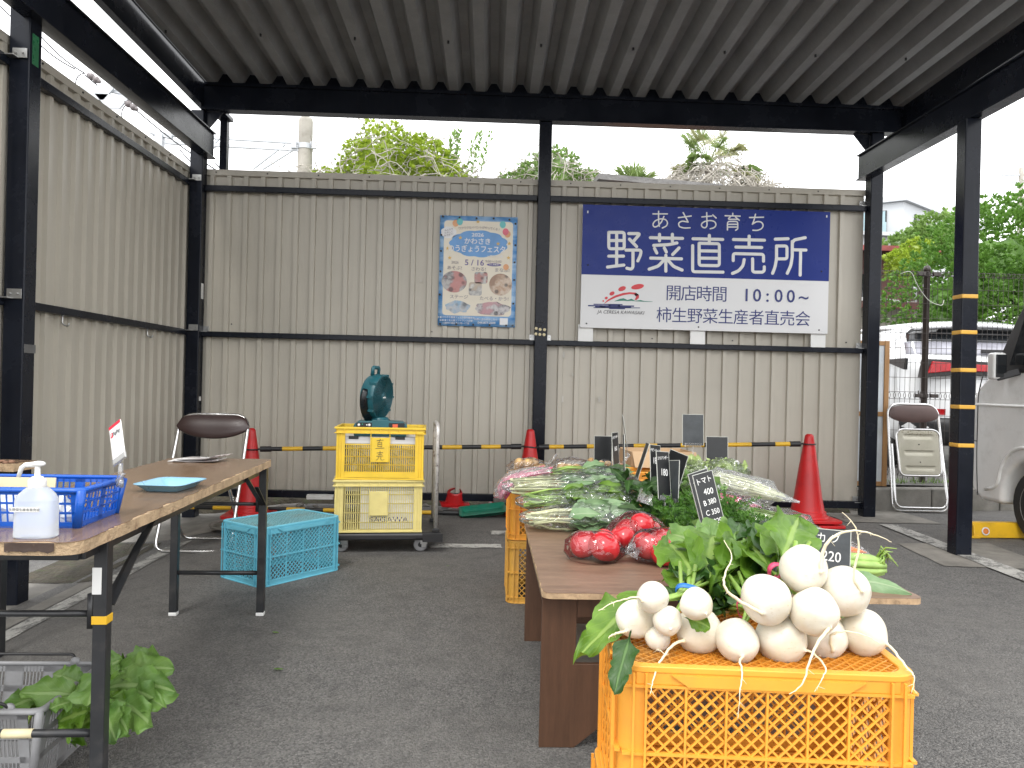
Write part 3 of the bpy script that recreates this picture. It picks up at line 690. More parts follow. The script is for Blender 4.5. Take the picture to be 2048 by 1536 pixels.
for k, (dz, rz, lab) in enumerate(((.000, -3, 'white newspaper under the leaflets at the far end of the worn table'), (.0055, -14, 'dark printed leaflet on top of the newspaper at the far end of the worn table'))):
    q = MB(); P = [[V((-.10 + .2 * u, -.07 + .14 * v, .001 + .003 * noise.noise(V((u * 3, v * 3, k))) + (.022 * u ** 4 if k else .006 * u ** 3))) for v in (0, .33, .66, 1)] for u in [i / 8 for i in range(9)]]
    q.grid(P); o = tag(q.build('leaflet', 'leaflet', solid=.0035, smooth=True), lab, 'leaflet'); o.location = (p.x + .02 * k, p.y + .06 + .005 * k, .7025 + dz); o.rotation_euler = (0, 0, rad(rz))

# ---------------------------------------------------------------- pipe chairs
def uloop(w0, w1, A, B, r=.07):         # closed rounded loop in the plane from bottom line A to top line B
    A, B = V(A), V(B); pts = [A + V((-w0 / 2, 0, 0)), A + V((w0 / 2, 0, 0)), B + V((w1 / 2, 0, 0)), B + V((-w1 / 2, 0, 0))]
    out = []
    for i in range(4):
        a, b_, c = pts[i - 1], pts[i], pts[(i + 1) % 4]; d0 = (a - b_).normalized(); d1 = (c - b_).normalized(); rr = r if i < 2 else r * 1.5
        p0, p1 = b_ + d0 * rr, b_ + d1 * rr
        out += [(p0 * (1 - t) + b_ * t) * (1 - t) + (b_ * (1 - t) + p1 * t) * t for t in [k / 7 for k in range(8)]]
    return out
def pad(b, w, h, c, nrm, up, dome=.02, th=.016, low=.25, bulge=.0):
    c, nrm, up = V(c), V(nrm).normalized(), V(up).normalized(); sd = up.cross(nrm); P = []; Q = []
    for i in range(21):
        u = i / 10 - 1; r0 = []; r1 = []
        for j in range(11):
            v = j / 10 * 2 - 1; e = (1 - abs(u) ** 5) ** .5 if abs(u) < 1 else 0
            hh = h / 2 * (e if v > 0 else (1 - low * 1.0 * u * u) * (.25 + .75 * e)); x = u * w / 2
            pz = dome * (1 - u ** 4) * (1 - v * v) ** .7
            base = c + sd * x + up * (v * hh) + nrm * (-bulge * (1 - u * u))
            r0.append(base + nrm * (pz + th * .5)); r1.append(base - nrm * th * .5)
        P.append(r0); Q.append(r1)
    b.grid(P); b.grid([r[::-1] for r in Q]); n = len(P)
    loop0 = [P[i][0] for i in range(n)] + [P[-1][j] for j in range(11)] + [P[i][-1] for i in range(n - 1, -1, -1)] + [P[0][j] for j in range(10, -1, -1)]
    loop1 = [Q[i][0] for i in range(n)] + [Q[-1][j] for j in range(11)] + [Q[i][-1] for i in range(n - 1, -1, -1)] + [Q[0][j] for j in range(10, -1, -1)]
    b.grid([loop0, loop1])
p = on(380, 1105, -.02); ch = thing('folding_chair', 'open pipe chair with dark brown vinyl back standing behind the worn table', 'chair', (p.x + .0, p.y + .03, gz(p.x, p.y)), rad(2))
q = MB(); q.tube(uloop(.46, .45, (0, 0, .012), (0, .40, .845), .07), .0113, 10, closed=True); q.build('back_frame', 'chrome', ch, smooth=True)
q = MB(); q.tube(fillet([(-.195, .03, .45), (-.195, .40, .012), (.195, .40, .012), (.195, .03, .45)], .06, 7), .0105, 10); q.build('rear_leg_frame', 'chrome', ch, smooth=True)
q = MB(); pad(q, .40, .38, (0, .19, .435), (0, 0, 1), (0, 1, 0), .02, .02, .0); q.build('seat', 'leather', ch, smooth=True)
q = MB(); pad(q, .47, .165, (0, .352, .772), (0, -.90, .43), (0, .43, .90), .022, .018, .55, .012); q.build('backrest', 'leather', ch, smooth=True)
q = MB(); q.tube([(-.2, .17, .40), (.2, .17, .40)], .007, 8); q.build('stretcher', 'chrome', ch, smooth=True)

fc = thing('folding_chair', 'folded pipe chair leaning against the kerb by the mesh fence, its pale seat underside showing', 'chair', (3.868, 6.785, 0.0), rad(-1))
TL = .13                                       # lean of the folded chair
def T(x, s, o=0): return V((x + .035 * (1 - s), s * TL * .98 - o, s * .985))
q = MB(); q.tube([T(v.x, v.z) for v in uloop(.505, .455, (0, 0, .012), (0, 0, .985), .075)], .0115, 10, closed=True); q.build('back_frame', 'chrome', fc, smooth=True)
q = MB(); q.tube([T(v.x, v.z, .022) for v in fillet([(-.225, 0, .62), (-.235, 0, .045), (.235, 0, .045), (.225, 0, .62)], .075, 7)], .0105, 10); q.build('rear_leg_frame', 'chrome', fc, smooth=True)
q = MB(); q.tube([T(v.x, v.z, .036) for v in uloop(.375, .40, (.01, 0, .335), (.01, 0, .755), .055)], .0095, 10, closed=True); q.build('seat_frame', 'chrome', fc, smooth=True)
def seatpan():
    t = NT('seat_underside'); n = t.noise(7, 5, .6); sz = t.n.new('ShaderNodeSeparateXYZ'); t.link(t.coord(), sz.inputs[0])
    c = t.mix(t.ramp(n, (.3, 0.0), (.7, 1.0)), (.42, .40, .32), (.52, .50, .42)); k = t.math('MULTIPLY', t.ramp(sz.outputs[2], (.66, 0.0), (.74, 1.0)), t.ramp(t.noise(55, 4, .7), (.5, 0.0), (.6, 1.0)))
    return t.done(t.bsdf(t.mix(k, c, (.16, .13, .08)), .38, .35))
q = MB(); P = []
for i in range(31):
    u = i / 30; row = []
    for j in range(61):
        v = j / 60; x = -.175 + .37 * u; s = .345 + .40 * v; o = .040
        for vc in (.14, .5, .86):
            if abs(v - vc) < .05 and .14 < u < .86: o -= .008 * (1 if v > vc - .02 else .4)
        row.append(T(x, s, o))
    P.append(row)
q.grid(P); q.build('seat_underside', seatpan(), fc, smooth=55, solid=.002)
for s in (.46, .62):
    q = MB(); c = T(.01, s, .0455); q.blob(c, (.006, .003, .006), 8, 5); q.build('rivet', 'ink', fc)
q = MB(); pad(q, .455, .155, T(0, .895, .012), (0, -1, TL), (0, TL, 1), .018, .018, .35, .0); q.build('backrest', 'leather2', fc, smooth=True)
# ================================================================ crates, trolley, fan, cones, sign, poster
def worn_plastic(name, col, dirt, amt=.45, rough=.42, **k):
    return mat(name, col, rough, var=.10, scale=5, bump=.12, bscale=45, bdist=.002, dirt=dirt, dirt_amt=amt, **k)
MT['orange'] = worn_plastic('crate_orange', (.80, .35, .040), (.42, .20, .05), .3)
MT['orange_dirty'] = worn_plastic('crate_orange_top', (.62, .25, .028), (.26, .17, .07), .75)
MT['orange_old'] = worn_plastic('crate_amber', (.60, .32, .055), (.36, .22, .08), .5)
MT['cyan'] = worn_plastic('crate_cyan', (.13, .44, .56), (.05, .25, .33), .35)
MT['cyan_dirty'] = worn_plastic('crate_cyan_top', (.15, .33, .36), (.17, .20, .17), .95, .7)
MT['cyan_dark'] = worn_plastic('crate_cyan_side', (.085, .36, .46), (.04, .22, .28), .4)
MT['cyellow'] = worn_plastic('crate_yellow', (.74, .50, .035), (.48, .33, .06), .35)
MT['cpale'] = worn_plastic('crate_pale_yellow', (.68, .58, .22), (.45, .36, .14), .4)
MT['styro'] = mat('white_foam', (.78, .78, .77), .7, var=.04, bump=.2, bscale=140)
MT['bluetext'] = mat('blue_letters', (.05, .07, .30), .5, bump=0)
MT['teal'] = mat('fan_teal', (.010, .085, .105), .36, var=.12, bump=.06)
MT['tealdark'] = mat('fan_dark', (.006, .008, .010), .3, bump=.05)

def clip_line(cx, cy, s, x0, x1, y0, y1):       # 45 degree line through (cx, cy) of slope s, clipped to a rectangle
    pts = []
    for x in (x0, x1):
        y = cy + s * (x - cx)
        if y0 - 1e-9 <= y <= y1 + 1e-9: pts.append((x, y))
    for y in (y0, y1):
        x = cx + (y - cy) / s
        if x0 + 1e-9 < x < x1 - 1e-9: pts.append((x, y))
    return (min(pts), max(pts)) if len(pts) >= 2 and abs(min(pts)[0] - max(pts)[0]) > 1e-4 else None
def lattice(b, M, x0, x1, y0, y1, step, w, d):
    for s in (1, -1):
        k = x0 - (y1 - y0); i = 0
        while k < x1 + (y1 - y0):
            seg = clip_line(k, y0 if s > 0 else y1, s, x0, x1, y0, y1)
            if seg:
                p, q = V((*seg[0], .0006 * s)), V((*seg[1], .0006 * s)); dd = (q - p).normalized(); nn = V((-dd.y, dd.x, 0)) * w / 2; e = V((0, 0, d / 2))
                vs = [M @ v for v in (p - nn - e, q - nn - e, q + nn - e, p + nn - e, p - nn + e, q - nn + e, q + nn + e, p + nn + e)]
                b.add(vs, [(3, 2, 1, 0), (4, 5, 6, 7), (0, 1, 5, 4), (1, 2, 6, 5), (2, 3, 7, 6), (3, 0, 4, 7)])
            k += step
def harvest_crate(root, m, mtop, L=.525, D=.365, H=.305, cols=(6, 4), rows=2, step=.0235):
    """harvest crate standing upside down: bottom grid on top, open side down"""
    tp = .012; hx, hy = L / 2, D / 2
    lw = .0036
    # corner columns and bands
    q = MB()
    for sx in (-1, 1):
        for sy in (-1, 1):
            pr = [(hx - .005, hy - .005), (hx - .052, hy - .005), (hx - .052, hy - .009), (hx - .018, hy - .012), (hx - .012, hy - .018), (hx - .009, hy - .052), (hx - .005, hy - .052)]
            pr = [(hx - .006 - .03 + .03 * math.cos(a), hy - .006 - .03 + .03 * math.sin(a)) for a in [PI / 2 * i / 6 for i in range(7)]] + [(hx - .052, hy - .006), (hx - .052, hy - .010)] + [(hx - .010 - .03 + .03 * math.cos(a), hy - .010 - .03 + .03 * math.sin(a)) for a in [PI / 2 * (6 - i) / 6 for i in range(7)]] + [(hx - .010, hy - .052), (hx - .006, hy - .052)]
            # order ring: outer arc reversed so that polygon is simple
            outer = [(hx - .006, hy - .052)] + [(hx - .036 + .03 * math.cos(a), hy - .036 + .03 * math.sin(a)) for a in [PI / 2 * i / 6 for i in range(7)]] + [(hx - .052, hy - .006)]
            inner = [(hx - .052, hy - .010)] + [(hx - .036 + .026 * math.cos(a), hy - .036 + .026 * math.sin(a)) for a in [PI / 2 * (6 - i) / 6 for i in range(7)]] + [(hx - .010, hy - .052)]
            poly = [(x * sx, y * sy) for x, y in outer + inner]
            if sx * sy < 0: poly = poly[::-1]
            q = MB(); q.prism(poly, H - .008, M4.Translation((0, 0, 0)))
            for o in (.030, .052):
                q.box((sx * (hx - o) - .002, sy * hy - .006, .004), (sx * (hx - o) + .002, sy * hy + .0, H - .012)); q.box((sx * hx - .006, sy * (hy - o) - .002, .004), (sx * hx, sy * (hy - o) + .002, H - .012))
            q.build('corner_column', m, root, smooth=30)
    q = MB()
    for z0, z1, o in ((0, .028, .0), (H - .034, H - .006, .003)):
        for sy in (-1, 1): q.box((-hx + .034, sy * (hy - .005) - .003, z0), (hx - .034, sy * (hy - .005) + .003, z1))
        for sx in (-1, 1): q.box((sx * (hx - .005) - .003, -hy + .034, z0), (sx * (hx - .005) + .003, hy - .034, z1))
    # lip round the top, with the curved corners
    for z0, z1, oo, ii in ((H - .012, H, .0, .020), (0, .006, -.004, .004)):
        O = rrect(L - 2 * oo, D - 2 * oo, .045, 6); I = rrect(L - 2 * ii, D - 2 * ii, .036, 6); n = len(O)
        vs = [V((x, y, z)) for z in (z0, z1) for P in (O, I) for x, y in P]; fs = []
        for i in range(n):
            j = (i + 1) % n; fs += [(i, j, 2 * n + j, 2 * n + i), (n + j, n + i, 3 * n + i, 3 * n + j), (2 * n + i, 2 * n + j, 3 * n + j, 3 * n + i), (j, i, n + i, n + j)]
        q.add(vs, fs)
    q.build('body_band', m, root, bevel=.0025)
    zt, zb = H - .036, .028
    for side in range(4):
        long_ = side % 2 == 0; ln = L if long_ else D; off = hy if long_ else hx; nc = cols[0] if long_ else cols[1]
        Mx = M4.Rotation(PI / 2 * side, 4, 'Z') @ M4.Translation((0, -off + .006, 0)) @ M4.Rotation(PI / 2, 4, 'X')
        q = MB(); x0, x1 = -ln / 2 + .052, ln / 2 - .052; cw = (x1 - x0) / nc; rh = (zt - zb) / rows
        # gusset plate below the lip
        vs = [(x0 + .045, zt + .022), (x0 + .075, zt + .002), (x1 - .075, zt + .002), (x1 - .045, zt + .022)]; q.prism(vs, .0095, Mx)
        for i in range(nc + 1): q.cbox((x0 + cw * i, (zt + zb) / 2, .001), (.004, zt - zb, .009), Mx)
        for j in range(rows + 1): q.cbox(((x0 + x1) / 2, zb + rh * j, .0015), (x1 - x0 + .08, .005, .010), Mx)
        for i in range(nc):
            for j in range(rows): lattice(q, Mx, x0 + cw * i + .001, x0 + cw * (i + 1) - .001, zb + rh * j, zb + rh * (j + 1), step, lw, .004)
        q.build('lattice_side', m, root)
    q = MB(); Mt = M4.Translation((0, 0, H - .008)); x0, x1, y0, y1 = -hx + .02, hx - .02, -hy + .02, hy - .02
    lattice(q, Mt, x0, x1, y0, y1, .022, .003, .009)
    for i in range(1, cols[0]): q.cbox((x0 + (x1 - x0) * i / cols[0], 0, -.002), (.003, y1 - y0, .012), Mt)
    for i in range(1, cols[1]): q.cbox((0, y0 + (y1 - y0) * i / cols[1], -.002), (x1 - x0, .003, .012), Mt)
    q.build('base_grid', mtop, root)

# light blue crate beside the worn table
A = on(522, 1177, 0); Bc = on(678, 1140, 0); dx = (Bc - A); ang = math.atan2(dx.y, dx.x)
bc = thing('harvest_crate', 'upturned light blue lattice crate with a dusty top standing on the tarmac', 'crate', (0, 0, 0), ang)
cc = A + V((math.cos(ang), math.sin(ang), 0)) * .262 + V((-math.sin(ang), math.cos(ang), 0)) * .182; bc.location = (cc.x, cc.y, gz(cc.x, cc.y))
harvest_crate(bc, 'cyan', 'cyan_dirty', L=.53, cols=(4, 3), step=.024)
q = MB(); q.box((-.245, -.1835, .178), (-.23, -.1825, .202)); q.build('paper_scrap', 'paper', bc)

# foreground crate and the one it stands on
fg = thing('harvest_crate', 'bright orange lattice crate in the foreground with white turnips piled on its top', 'crate', (.522, 1.354 + .178, .262), rad(-4.2))
harvest_crate(fg, 'orange', 'orange_dirty', L=.535, D=.365, H=.307)
fg2 = thing('harvest_crate', 'orange crate at the bottom of the photo carrying the crate of turnips', 'crate', (.519, 1.35 + .178, 0), rad(-3.2))
harvest_crate(fg2, 'orange', 'orange', L=.55, D=.385, H=.261)

# yellow slotted crates
def slotted_crate(root, m, L=.535, D=.375, H=.325, opening=False, nbars=8):
    hx, hy = L / 2, D / 2
    for sx in (-1, 1):
        for sy in (-1, 1):
            q = MB(); q.box((sx * hx, sy * hy, .0) if sx < 0 else (hx - .048, sy * hy, 0), (sx * hx + .048, sy * hy + .006, H) if sx < 0 else (hx, sy * hy + .006, H)) if sy < 0 else q.box((-hx if sx < 0 else hx - .048, hy - .006, 0), (-hx + .048 if sx < 0 else hx, hy, H))
            xa = -hx if sx < 0 else hx - .006; ya = -hy + .0065 if sy < 0 else hy - .048
            q.box((xa, ya, 0), (xa + .006, ya + .0415, H))
            for o in (.014, .03): q.box((sx * (hx - o) - .002, sy * (hy + .003) - .003, .01), (sx * (hx - o) + .002, sy * (hy + .003) + .003, H - .03))
            q.build('corner_panel', m, root, bevel=.002)
    q = MB()
    for z0, z1, e in ((H - .012, H, .012), (H - .040, H - .034, .012), (0, .010, .004)):
        for sy in (-1, 1): q.box((-hx - e, sy * hy - (e if sy < 0 else .004), z0), (hx + e, sy * hy + (e if sy > 0 else .004), z1))
        for sx in (-1, 1): q.box((sx * hx - (e if sx < 0 else .004), -hy + .0045, z0), (sx * hx + (e if sx > 0 else .004), hy - .0045, z1))
    for sy in (-1, 1):
        q.box((-hx + .004, sy * hy - .003, H - .034), (hx - .004, sy * hy + .003, H - .012))
        for x in (-hx + .05, -.115, -.055, 0, .055, .115, hx - .05): q.box((x - .0025, sy * (hy + .004) - .006, H - .034), (x + .0025, sy * (hy + .004) + .006, H - .012))
    for sx in (-1, 1): q.box((sx * hx - .003, -hy + .004, H - .034), (sx * hx + .003, hy - .004, H - .012))
    q.build('rim', m, root, bevel=.0015)
    xs_ = [-hx + .05, -.058, .058, hx - .05]
    for sy in (-1, 1):
        q = MB(); y = sy * (hy - .003)
        z1 = H - .04; rows = [(.014, .06), (.066, .118), (.124, .176), (.182, .232), (.238, z1)] if not opening else [(.05, .09), (.096, .140), (.146, .19), (.196, .215)]
        if opening: q.box((xs_[0], y - .002, .012), (xs_[-1], y + .002, .046)); q.prism([(xs_[0] + .03, .014), (xs_[-1] - .03, .014), (xs_[-1] - .05, .040), (xs_[0] + .05, .040)], .004, M4.Translation((0, sy * hy + (.0 if sy < 0 else .004), 0)) @ M4.Rotation(PI / 2, 4, 'X'))
        for x in xs_: q.box((x - .003, y - .006, .012), (x + .003, y + .006, H - .036))
        for z0, z2 in rows:
            q.box((xs_[0], y - .003, z2), (xs_[-1], y + .003, z2 + .006)); q.box((xs_[0], y - .003, z0 - .006), (xs_[-1], y + .003, z0 - .0005))
            for a, c in zip(xs_, xs_[1:]):
                n = max(3, round((c - a) / .0135))
                for i in range(1, n): xx = a + (c - a) * i / n; q.box((xx - .0024, y - .0022, z0), (xx + .0024, y + .0022, z2))
        q.build('slotted_side', m, root)
    for sx in (-1, 1):
        q = MB(); x = sx * (hx - .003)
        for z0, z2 in ((.014, .06), (.066, .118), (.124, .176), (.182, .232)):
            q.box((x - .003, -hy + .04, z2), (x + .003, hy - .04, z2 + .006))
            for i in range(1, 20): yy = -hy + .045 + (D - .09) * i / 20; q.box((x - .002, yy - .0024, z0), (x + .002, yy + .0024, z2))
        q.build('slotted_side', m, root)
    q = MB(); q.box((-hx + .004, -hy + .004, .0105), (hx - .004, hy - .004, .016)); q.build('base', m, root)
    q = MB(); z0, z1 = (.11, .262) if opening else (.105, .255); q.box((-.054, -hy - .0075, z0), (.054, -hy - .0015, z1)); return q.build('name_plate', m, root, bevel=.002)
TROT = rad(6.5)
tro = thing('hand_trolley', 'black flat hand trolley with a worn steel handle carrying the stack of yellow crates', 'trolley', (-.62, 5.0, 0), TROT)
q = MB(); q.box((-.36, -.225, .078), (.33, .225, .128)); q.build('platform', 'black', tro, bevel=.02, seg=3)
q = MB(); q.box((-.30, -.2285, .088), (.16, -.225, .112)); q.box((.205, -.2285, .070), (.33, -.20, .122)); q.build('bumper', 'black', tro, bevel=.004)
for x in (-.275, .215):
    for y in (-.165, .165):
        q = MB(); q.box((x - .022, y - .028, .05), (x + .022, y + .028, .078)); q.box((x - .014, y - .018, .03), (x + .014, y - .0145, .06)); q.box((x - .014, y + .0145, .03), (x + .014, y + .018, .06)); cs_ = q.build('caster', 'zinc', tro, bevel=.002)
        q = MB(); q.lathe([(.006, -.0135), (.03, -.0135), (.036, -.012), (.043, -.009), (.044, 0), (.043, .009), (.036, .012), (.03, .0135), (.006, .0135)], 24, RT((x - .02, y, .044), rx=PI / 2)); w_ = q.build('wheel', 'greyplast', cs_, smooth=True)
        q = MB(); q.lathe([(.016, -.0145), (.016, .0145)], 16, RT((x - .02, y, .044), rx=PI / 2)); q.build('hub', 'black', w_, smooth=40)
hm = mat('worn_white_tube', (.55, .53, .50), .4, .3, var=.2, scale=20, dirt=(.10, .06, .045), dirt_amt=.95)
q = MB(); q.tube(fillet([(.285, -.19, .13), (.285, -.19, .80), (.285, .17, .80), (.285, .17, .13)], .07, 7), .0135, 10); q.build('handle', hm, tro, smooth=True)
q = MB()
for y in (-.19, .17): q.box((.262, y - .022, .128), (.31, y + .022, .15))
q.build('handle_socket', 'black', tro, bevel=.004)
cR = M4.Translation((-.62, 5.0, 0)) @ M4.Rotation(TROT, 4, 'Z')
c = cR @ V((-.075, -.03, .129)); lo = thing('slotted_crate', 'faded pale yellow slotted crate holding a white foam box, lower crate on the trolley', 'crate', c, TROT + rad(1.5))
slotted_crate(lo, 'cpale')
c = cR @ V((-.062, -.03, .455)); up = thing('slotted_crate', 'bright yellow slotted crate marked in black brush strokes, upper crate on the trolley', 'crate', c, TROT - rad(2))
pl = slotted_crate(up, 'cyellow', opening=True)
q = MB(); hxx, fy = .02, -.375 / 2 - .009
def strokes(b, S, M, w, th=.0006):
    for s in S:
        b.tube([M @ V((x, y, 0)) for x, y in s], w, 5, sq=.4)
FM = FRONT(0, fy, .185)
strokes(q, [[(-.022, .058), (.0, .062), (.020, .062)], [(.0, .070), (-.004, .05)], [(-.014, .048), (-.014, .022)], [(-.014, .047), (.010, .048), (.011, .022)], [(-.012, .036), (.009, .037)], [(-.014, .022), (.011, .022)], [(-.028, .010), (.026, .014)],
            [(-.020, -.018), (.018, -.014)], [(.0, -.004), (.0, -.028)], [(-.012, -.028), (.012, -.026)], [(-.022, -.038), (.020, -.036)], [(-.006, -.04), (-.012, -.056), (-.024, -.064)], [(.006, -.04), (.006, -.058), (.014, -.062), (.028, -.056)]], FM, .0019)
q.build('brush_writing', 'ink', pl)
# contents
o = thing('storage_box', 'clear plastic storage box with a milky lid inside the upper yellow crate', 'box', cR @ V((-.062, -.03, .472)), TROT - rad(2))
loft([(.225, .150, 0), (.24, .160, .20)], 40, 9).build('tub', 'clear', o)
q = MB(); q.box((-.245, -.166, .2005), (.245, .166, .248)); q.build('lid', mat('milky_lid', (.60, .60, .61), .4, var=.05), o, bevel=.008)
for x in (-.165, .12): 
    q = MB(); q.box((x - .03, -.1705, .232), (x + .03, -.160, .2505)); q.build('lid_catch', 'black', o, bevel=.002)
q = MB()
for i in range(14): q.blob((-.20 + i * .03, rnd.uniform(-.09, .09), .05 + rnd.uniform(0, .1)), (.03, .03, .03), 8, 6, .5, i)
stay(tag(q.build('box_contents', 'paper'), 'pale odds and ends inside the clear storage box', 'contents'), o)
o = thing('foam_box', 'white foam box with blue lettering inside the lower pale yellow crate', 'box', cR @ V((-.03, -.03, .146)), TROT + rad(1.5))
q = MB(); q.box((-.155, -.165, 0), (.215, .155, .24)); q.box((-.16, -.17, .243), (.22, .16, .27)); q.build('foam_body', 'styro', o, bevel=.006)
q = MB(); q.text('SAGAWA', FRONT(.02, -.1655, .058), .042, .02, sx=1.35); q.build('lettering', 'bluetext', o)

# cordless fan
fn = thing('cordless_fan', 'dark teal cordless fan turned to the right on top of the yellow crates', 'fan', cR @ V((-.072, -.06, .766)), TROT)
q = MB()
vs = [(-.16, -.045), (.16, -.045), (.168, 0), (.165, .026), (.140, .045), (.055, .050), (.05, .058), (-.05, .058), (-.055, .050), (-.135, .048), (-.162, .028), (-.168, 0)]
q.prism(vs, .20, M4.Translation((0, .085, 0)) @ M4.Rotation(PI / 2, 4, 'X')); q.build('base', 'teal', fn, bevel=.006, seg=3)
q = MB(); q.box((-.148, -.1168, .010), (-.052, -.1148, .040)); pnl = q.build('control_panel', 'tealdark', fn, bevel=.002)
q = MB()
for x, r in ((-.132, .008), (-.068, .008), (-.083, .0045)): q.lathe([(r, 0), (r * .8, .003)], 16, FRONT(x, -.1168, .026))
q.build('button', 'paper', pnl, smooth=40)
q = MB(); q.box((-.113, -.1176, .028), (-.108, -.1166, .033)); q.build('green_lamp', mat('green_lamp', (.03, .5, .3), .3), pnl)
q = MB(); q.box((.052, -.1168, .004), (.150, -.1148, .040)); ps = q.build('socket_panel', 'tealdark', fn, bevel=.002)
q = MB(); q.box((.075, -.1182, .008), (.108, -.1165, .032)); q.build('warning_label', mat('red_orange', (.62, .10, .04), .4), ps, bevel=.002)
q = MB(); q.lathe([(.062, .05), (.058, .066), (.05, .072)], 28, RT((-.01, -.01, 0))); q.build('turntable', 'teal', fn, smooth=40)
HA = rad(-62)                       # yaw of the head axis measured from facing the camera
HM = M4.Translation((-.012, -.01, .200)) @ M4.Rotation(rad(64), 4, 'Z') @ M4.Rotation(rad(5), 4, 'X') @ M4.Rotation(PI / 2, 4, 'X') @ M4.Scale(.90, 4)   # local z of the lathe = where the fan blows
q = MB(); q.lathe([(.120, -.085), (.146, -.075), (.156, -.05), (.160, .0), (.160, .018), (.156, .028), (.150, .030), (.147, .024), (.147, -.05), (.10, -.06)], 40, HM, cap=False)
for k in range(10):
    a = 2 * PI * k / 10; q.cbox((.160 * math.cos(a), .160 * math.sin(a), .006), (.016, .016, .046), HM @ RT((0, 0, 0)))
hd = q.build('fan_head', 'teal', fn, smooth=40)
q = MB()
for r in np.linspace(.035, .144, 11): q.tube([HM @ V((r * math.cos(2 * PI * i / 36), r * math.sin(2 * PI * i / 36), .030 - .06 * (r - .03) * (r > .05) * .1)) for i in range(36)], .0017, 5, closed=True)
for k in range(26):
    a = 2 * PI * k / 26; q.tube([HM @ V((r * math.cos(a + (r - .03) * 6), r * math.sin(a + (r - .03) * 6), .029)) for r in (.03, .06, .09, .12, .148)], .0018, 5)
q.build('grille', 'teal', hd)
q = MB(); q.lathe([(.034, .027), (.034, .034), (.028, .038)], 24, HM); hb = q.build('hub_cap', 'teal', hd, smooth=40)
q = MB(); q.text('makita', HM @ M4.Translation((.0, 0, .0388)) @ M4.Rotation(0, 4, 'Z'), .016, .03); q.build('lettering', 'paper', hb)
q = MB()
for k in range(5):
    a = 2 * PI * k / 5; P = [[HM @ V((r * math.cos(a + da), r * math.sin(a + da), -.03 + .05 * (da - .3))) for da in (0, .3, .6, .9)] for r in (.03, .07, .11, .138)]; q.grid(P)
q.build('blade', 'tealdark', hd, smooth=True, solid=.003)
q = MB(); q.lathe([(.01, -.0862), (.145, -.0762)], 40, HM, cap=True); q.build('back_cover', 'tealdark', hd)
q = MB()
for sgn in (-1, 1):
    P = []
    q.tube([HM @ V((sgn * .170 * math.cos(a), .170 * math.sin(a), -.03)) for a in [rad(-90 + 108 * i / 12) for i in range(13)]], [.026] * 10 + [.024, .021, .016], 10, sq=.55)
q.build('yoke', 'tealdark', fn, smooth=True)
q = MB(); q.tube(fillet([HM @ V(p) for p in ((-.045, .145, -.05), (-.045, .203, -.05), (.045, .203, -.05), (.045, .145, -.05))], .015, 4), .0135, 8, sq=.8); q.build('carry_handle', 'teal', fn, smooth=True)

# ---------------------------------------------------------------- cones and striped bars
def cone(name, label, x, y, h=.70, base=True, group=None):
    z = gz(x, y) + .004; t = thing(name, label, 'traffic cone', (x, y, z), rad(rnd.uniform(-8, 8)))
    k = h / .70; q = MB(); q.lathe([(.135 * k, .035), (.128 * k, .085), (.118 * k, .088), (.098 * k, .20), (.07 * k, .42), (.034 * k, .665), (.030 * k, .688), (.018 * k, .70), (.0, .70)], 36); q.build('cone_body', 'red', t, smooth=50)
    q = MB(); q.prism(rrect(.37 * k, .37 * k, .04, 5), .022, M4.Translation((0, 0, .012))); q.lathe([(.150 * k, .034), (.147 * k, .05), (.137 * k, .053)], 36)
    for sx in (-1, 1):
        for sy in (-1, 1): q.box((sx * .14 * k - .02, sy * .14 * k - .02, 0), (sx * .14 * k + .02, sy * .14 * k + .02, .013))
    q.build('cone_base', 'red', t, bevel=.003); return t
c1 = at(503, 868, 6.1); c2 = at(1061, 864, 6.25); c3 = at(1619, 855, 6.1)
k1 = cone('traffic_cone', 'red traffic cone behind the brown-backed chair, holding the left end of the striped bar', c1.x, c1.y, .70)
k2 = cone('traffic_cone', 'red traffic cone in front of the middle post, mostly hidden by the vegetable stall', c2.x, c2.y, .72)
k3 = cone('traffic_cone', 'tall red traffic cone at the right end of the striped bar, below the blue sign', c3.x, c3.y, .765)
q = MB(); q.prism(rrect(.42, .40, .05, 5), .02, M4.Translation((0, 0, 0))); o = tag(q.build('cone_weight', 'red', bevel=.004), 'flat red rubber weight under the tall red cone', 'cone weight'); o.location = (c3.x + .02, c3.y - .02, gz(c3.x, c3.y) + .002); k3.location.z += .019
def striped(name, label, p, q_, n, first=0, r=.0175):
    p, q_ = V(p), V(q_); t = thing(name, label, 'barrier bar', p); d = (q_ - p); L = d.length
    bb, yy, cc_ = MB(), MB(), MB(); d.normalize()
    for i in range(n):
        a, c = d * (L * i / n), d * (L * (i + 1) / n); (yy if i % 2 == first else bb).tube([a, c], r, 14)
    bb.build('black_band', 'black', t, smooth=40); yy.build('yellow_band', 'yellow', t, smooth=40)
    for a, s in ((V((0, 0, 0)), -1), (d * L, 1)):
        e = MB(); e.tube([a - d * s * .07, a + d * s * .012], r * 1.3, 14); ec = e.build('end_cap', 'black', t, smooth=40)
        f_ = MB(); cc0 = a + d * s * .075; f_.tube([a + d * s * .01, a + d * s * .03], .006, 8)
        f_.tube([cc0 + V((.056 * math.cos(2 * PI * i / 24), .056 * math.sin(2 * PI * i / 24), 0)) for i in range(24)], .0055, 6, closed=True); f_.build('ring', 'black', ec, smooth=True)
    return t
def bx(px, py, c, s): a = at(px, py, c.y); return V((c.x + s * .085, c.y, a.z))
striped('barrier_bar', 'black and yellow striped bar between the left and middle cones, passing behind the yellow crates', bx(520, 898, c1, 1), bx(1040, 893, c2, -1), 13, 1)
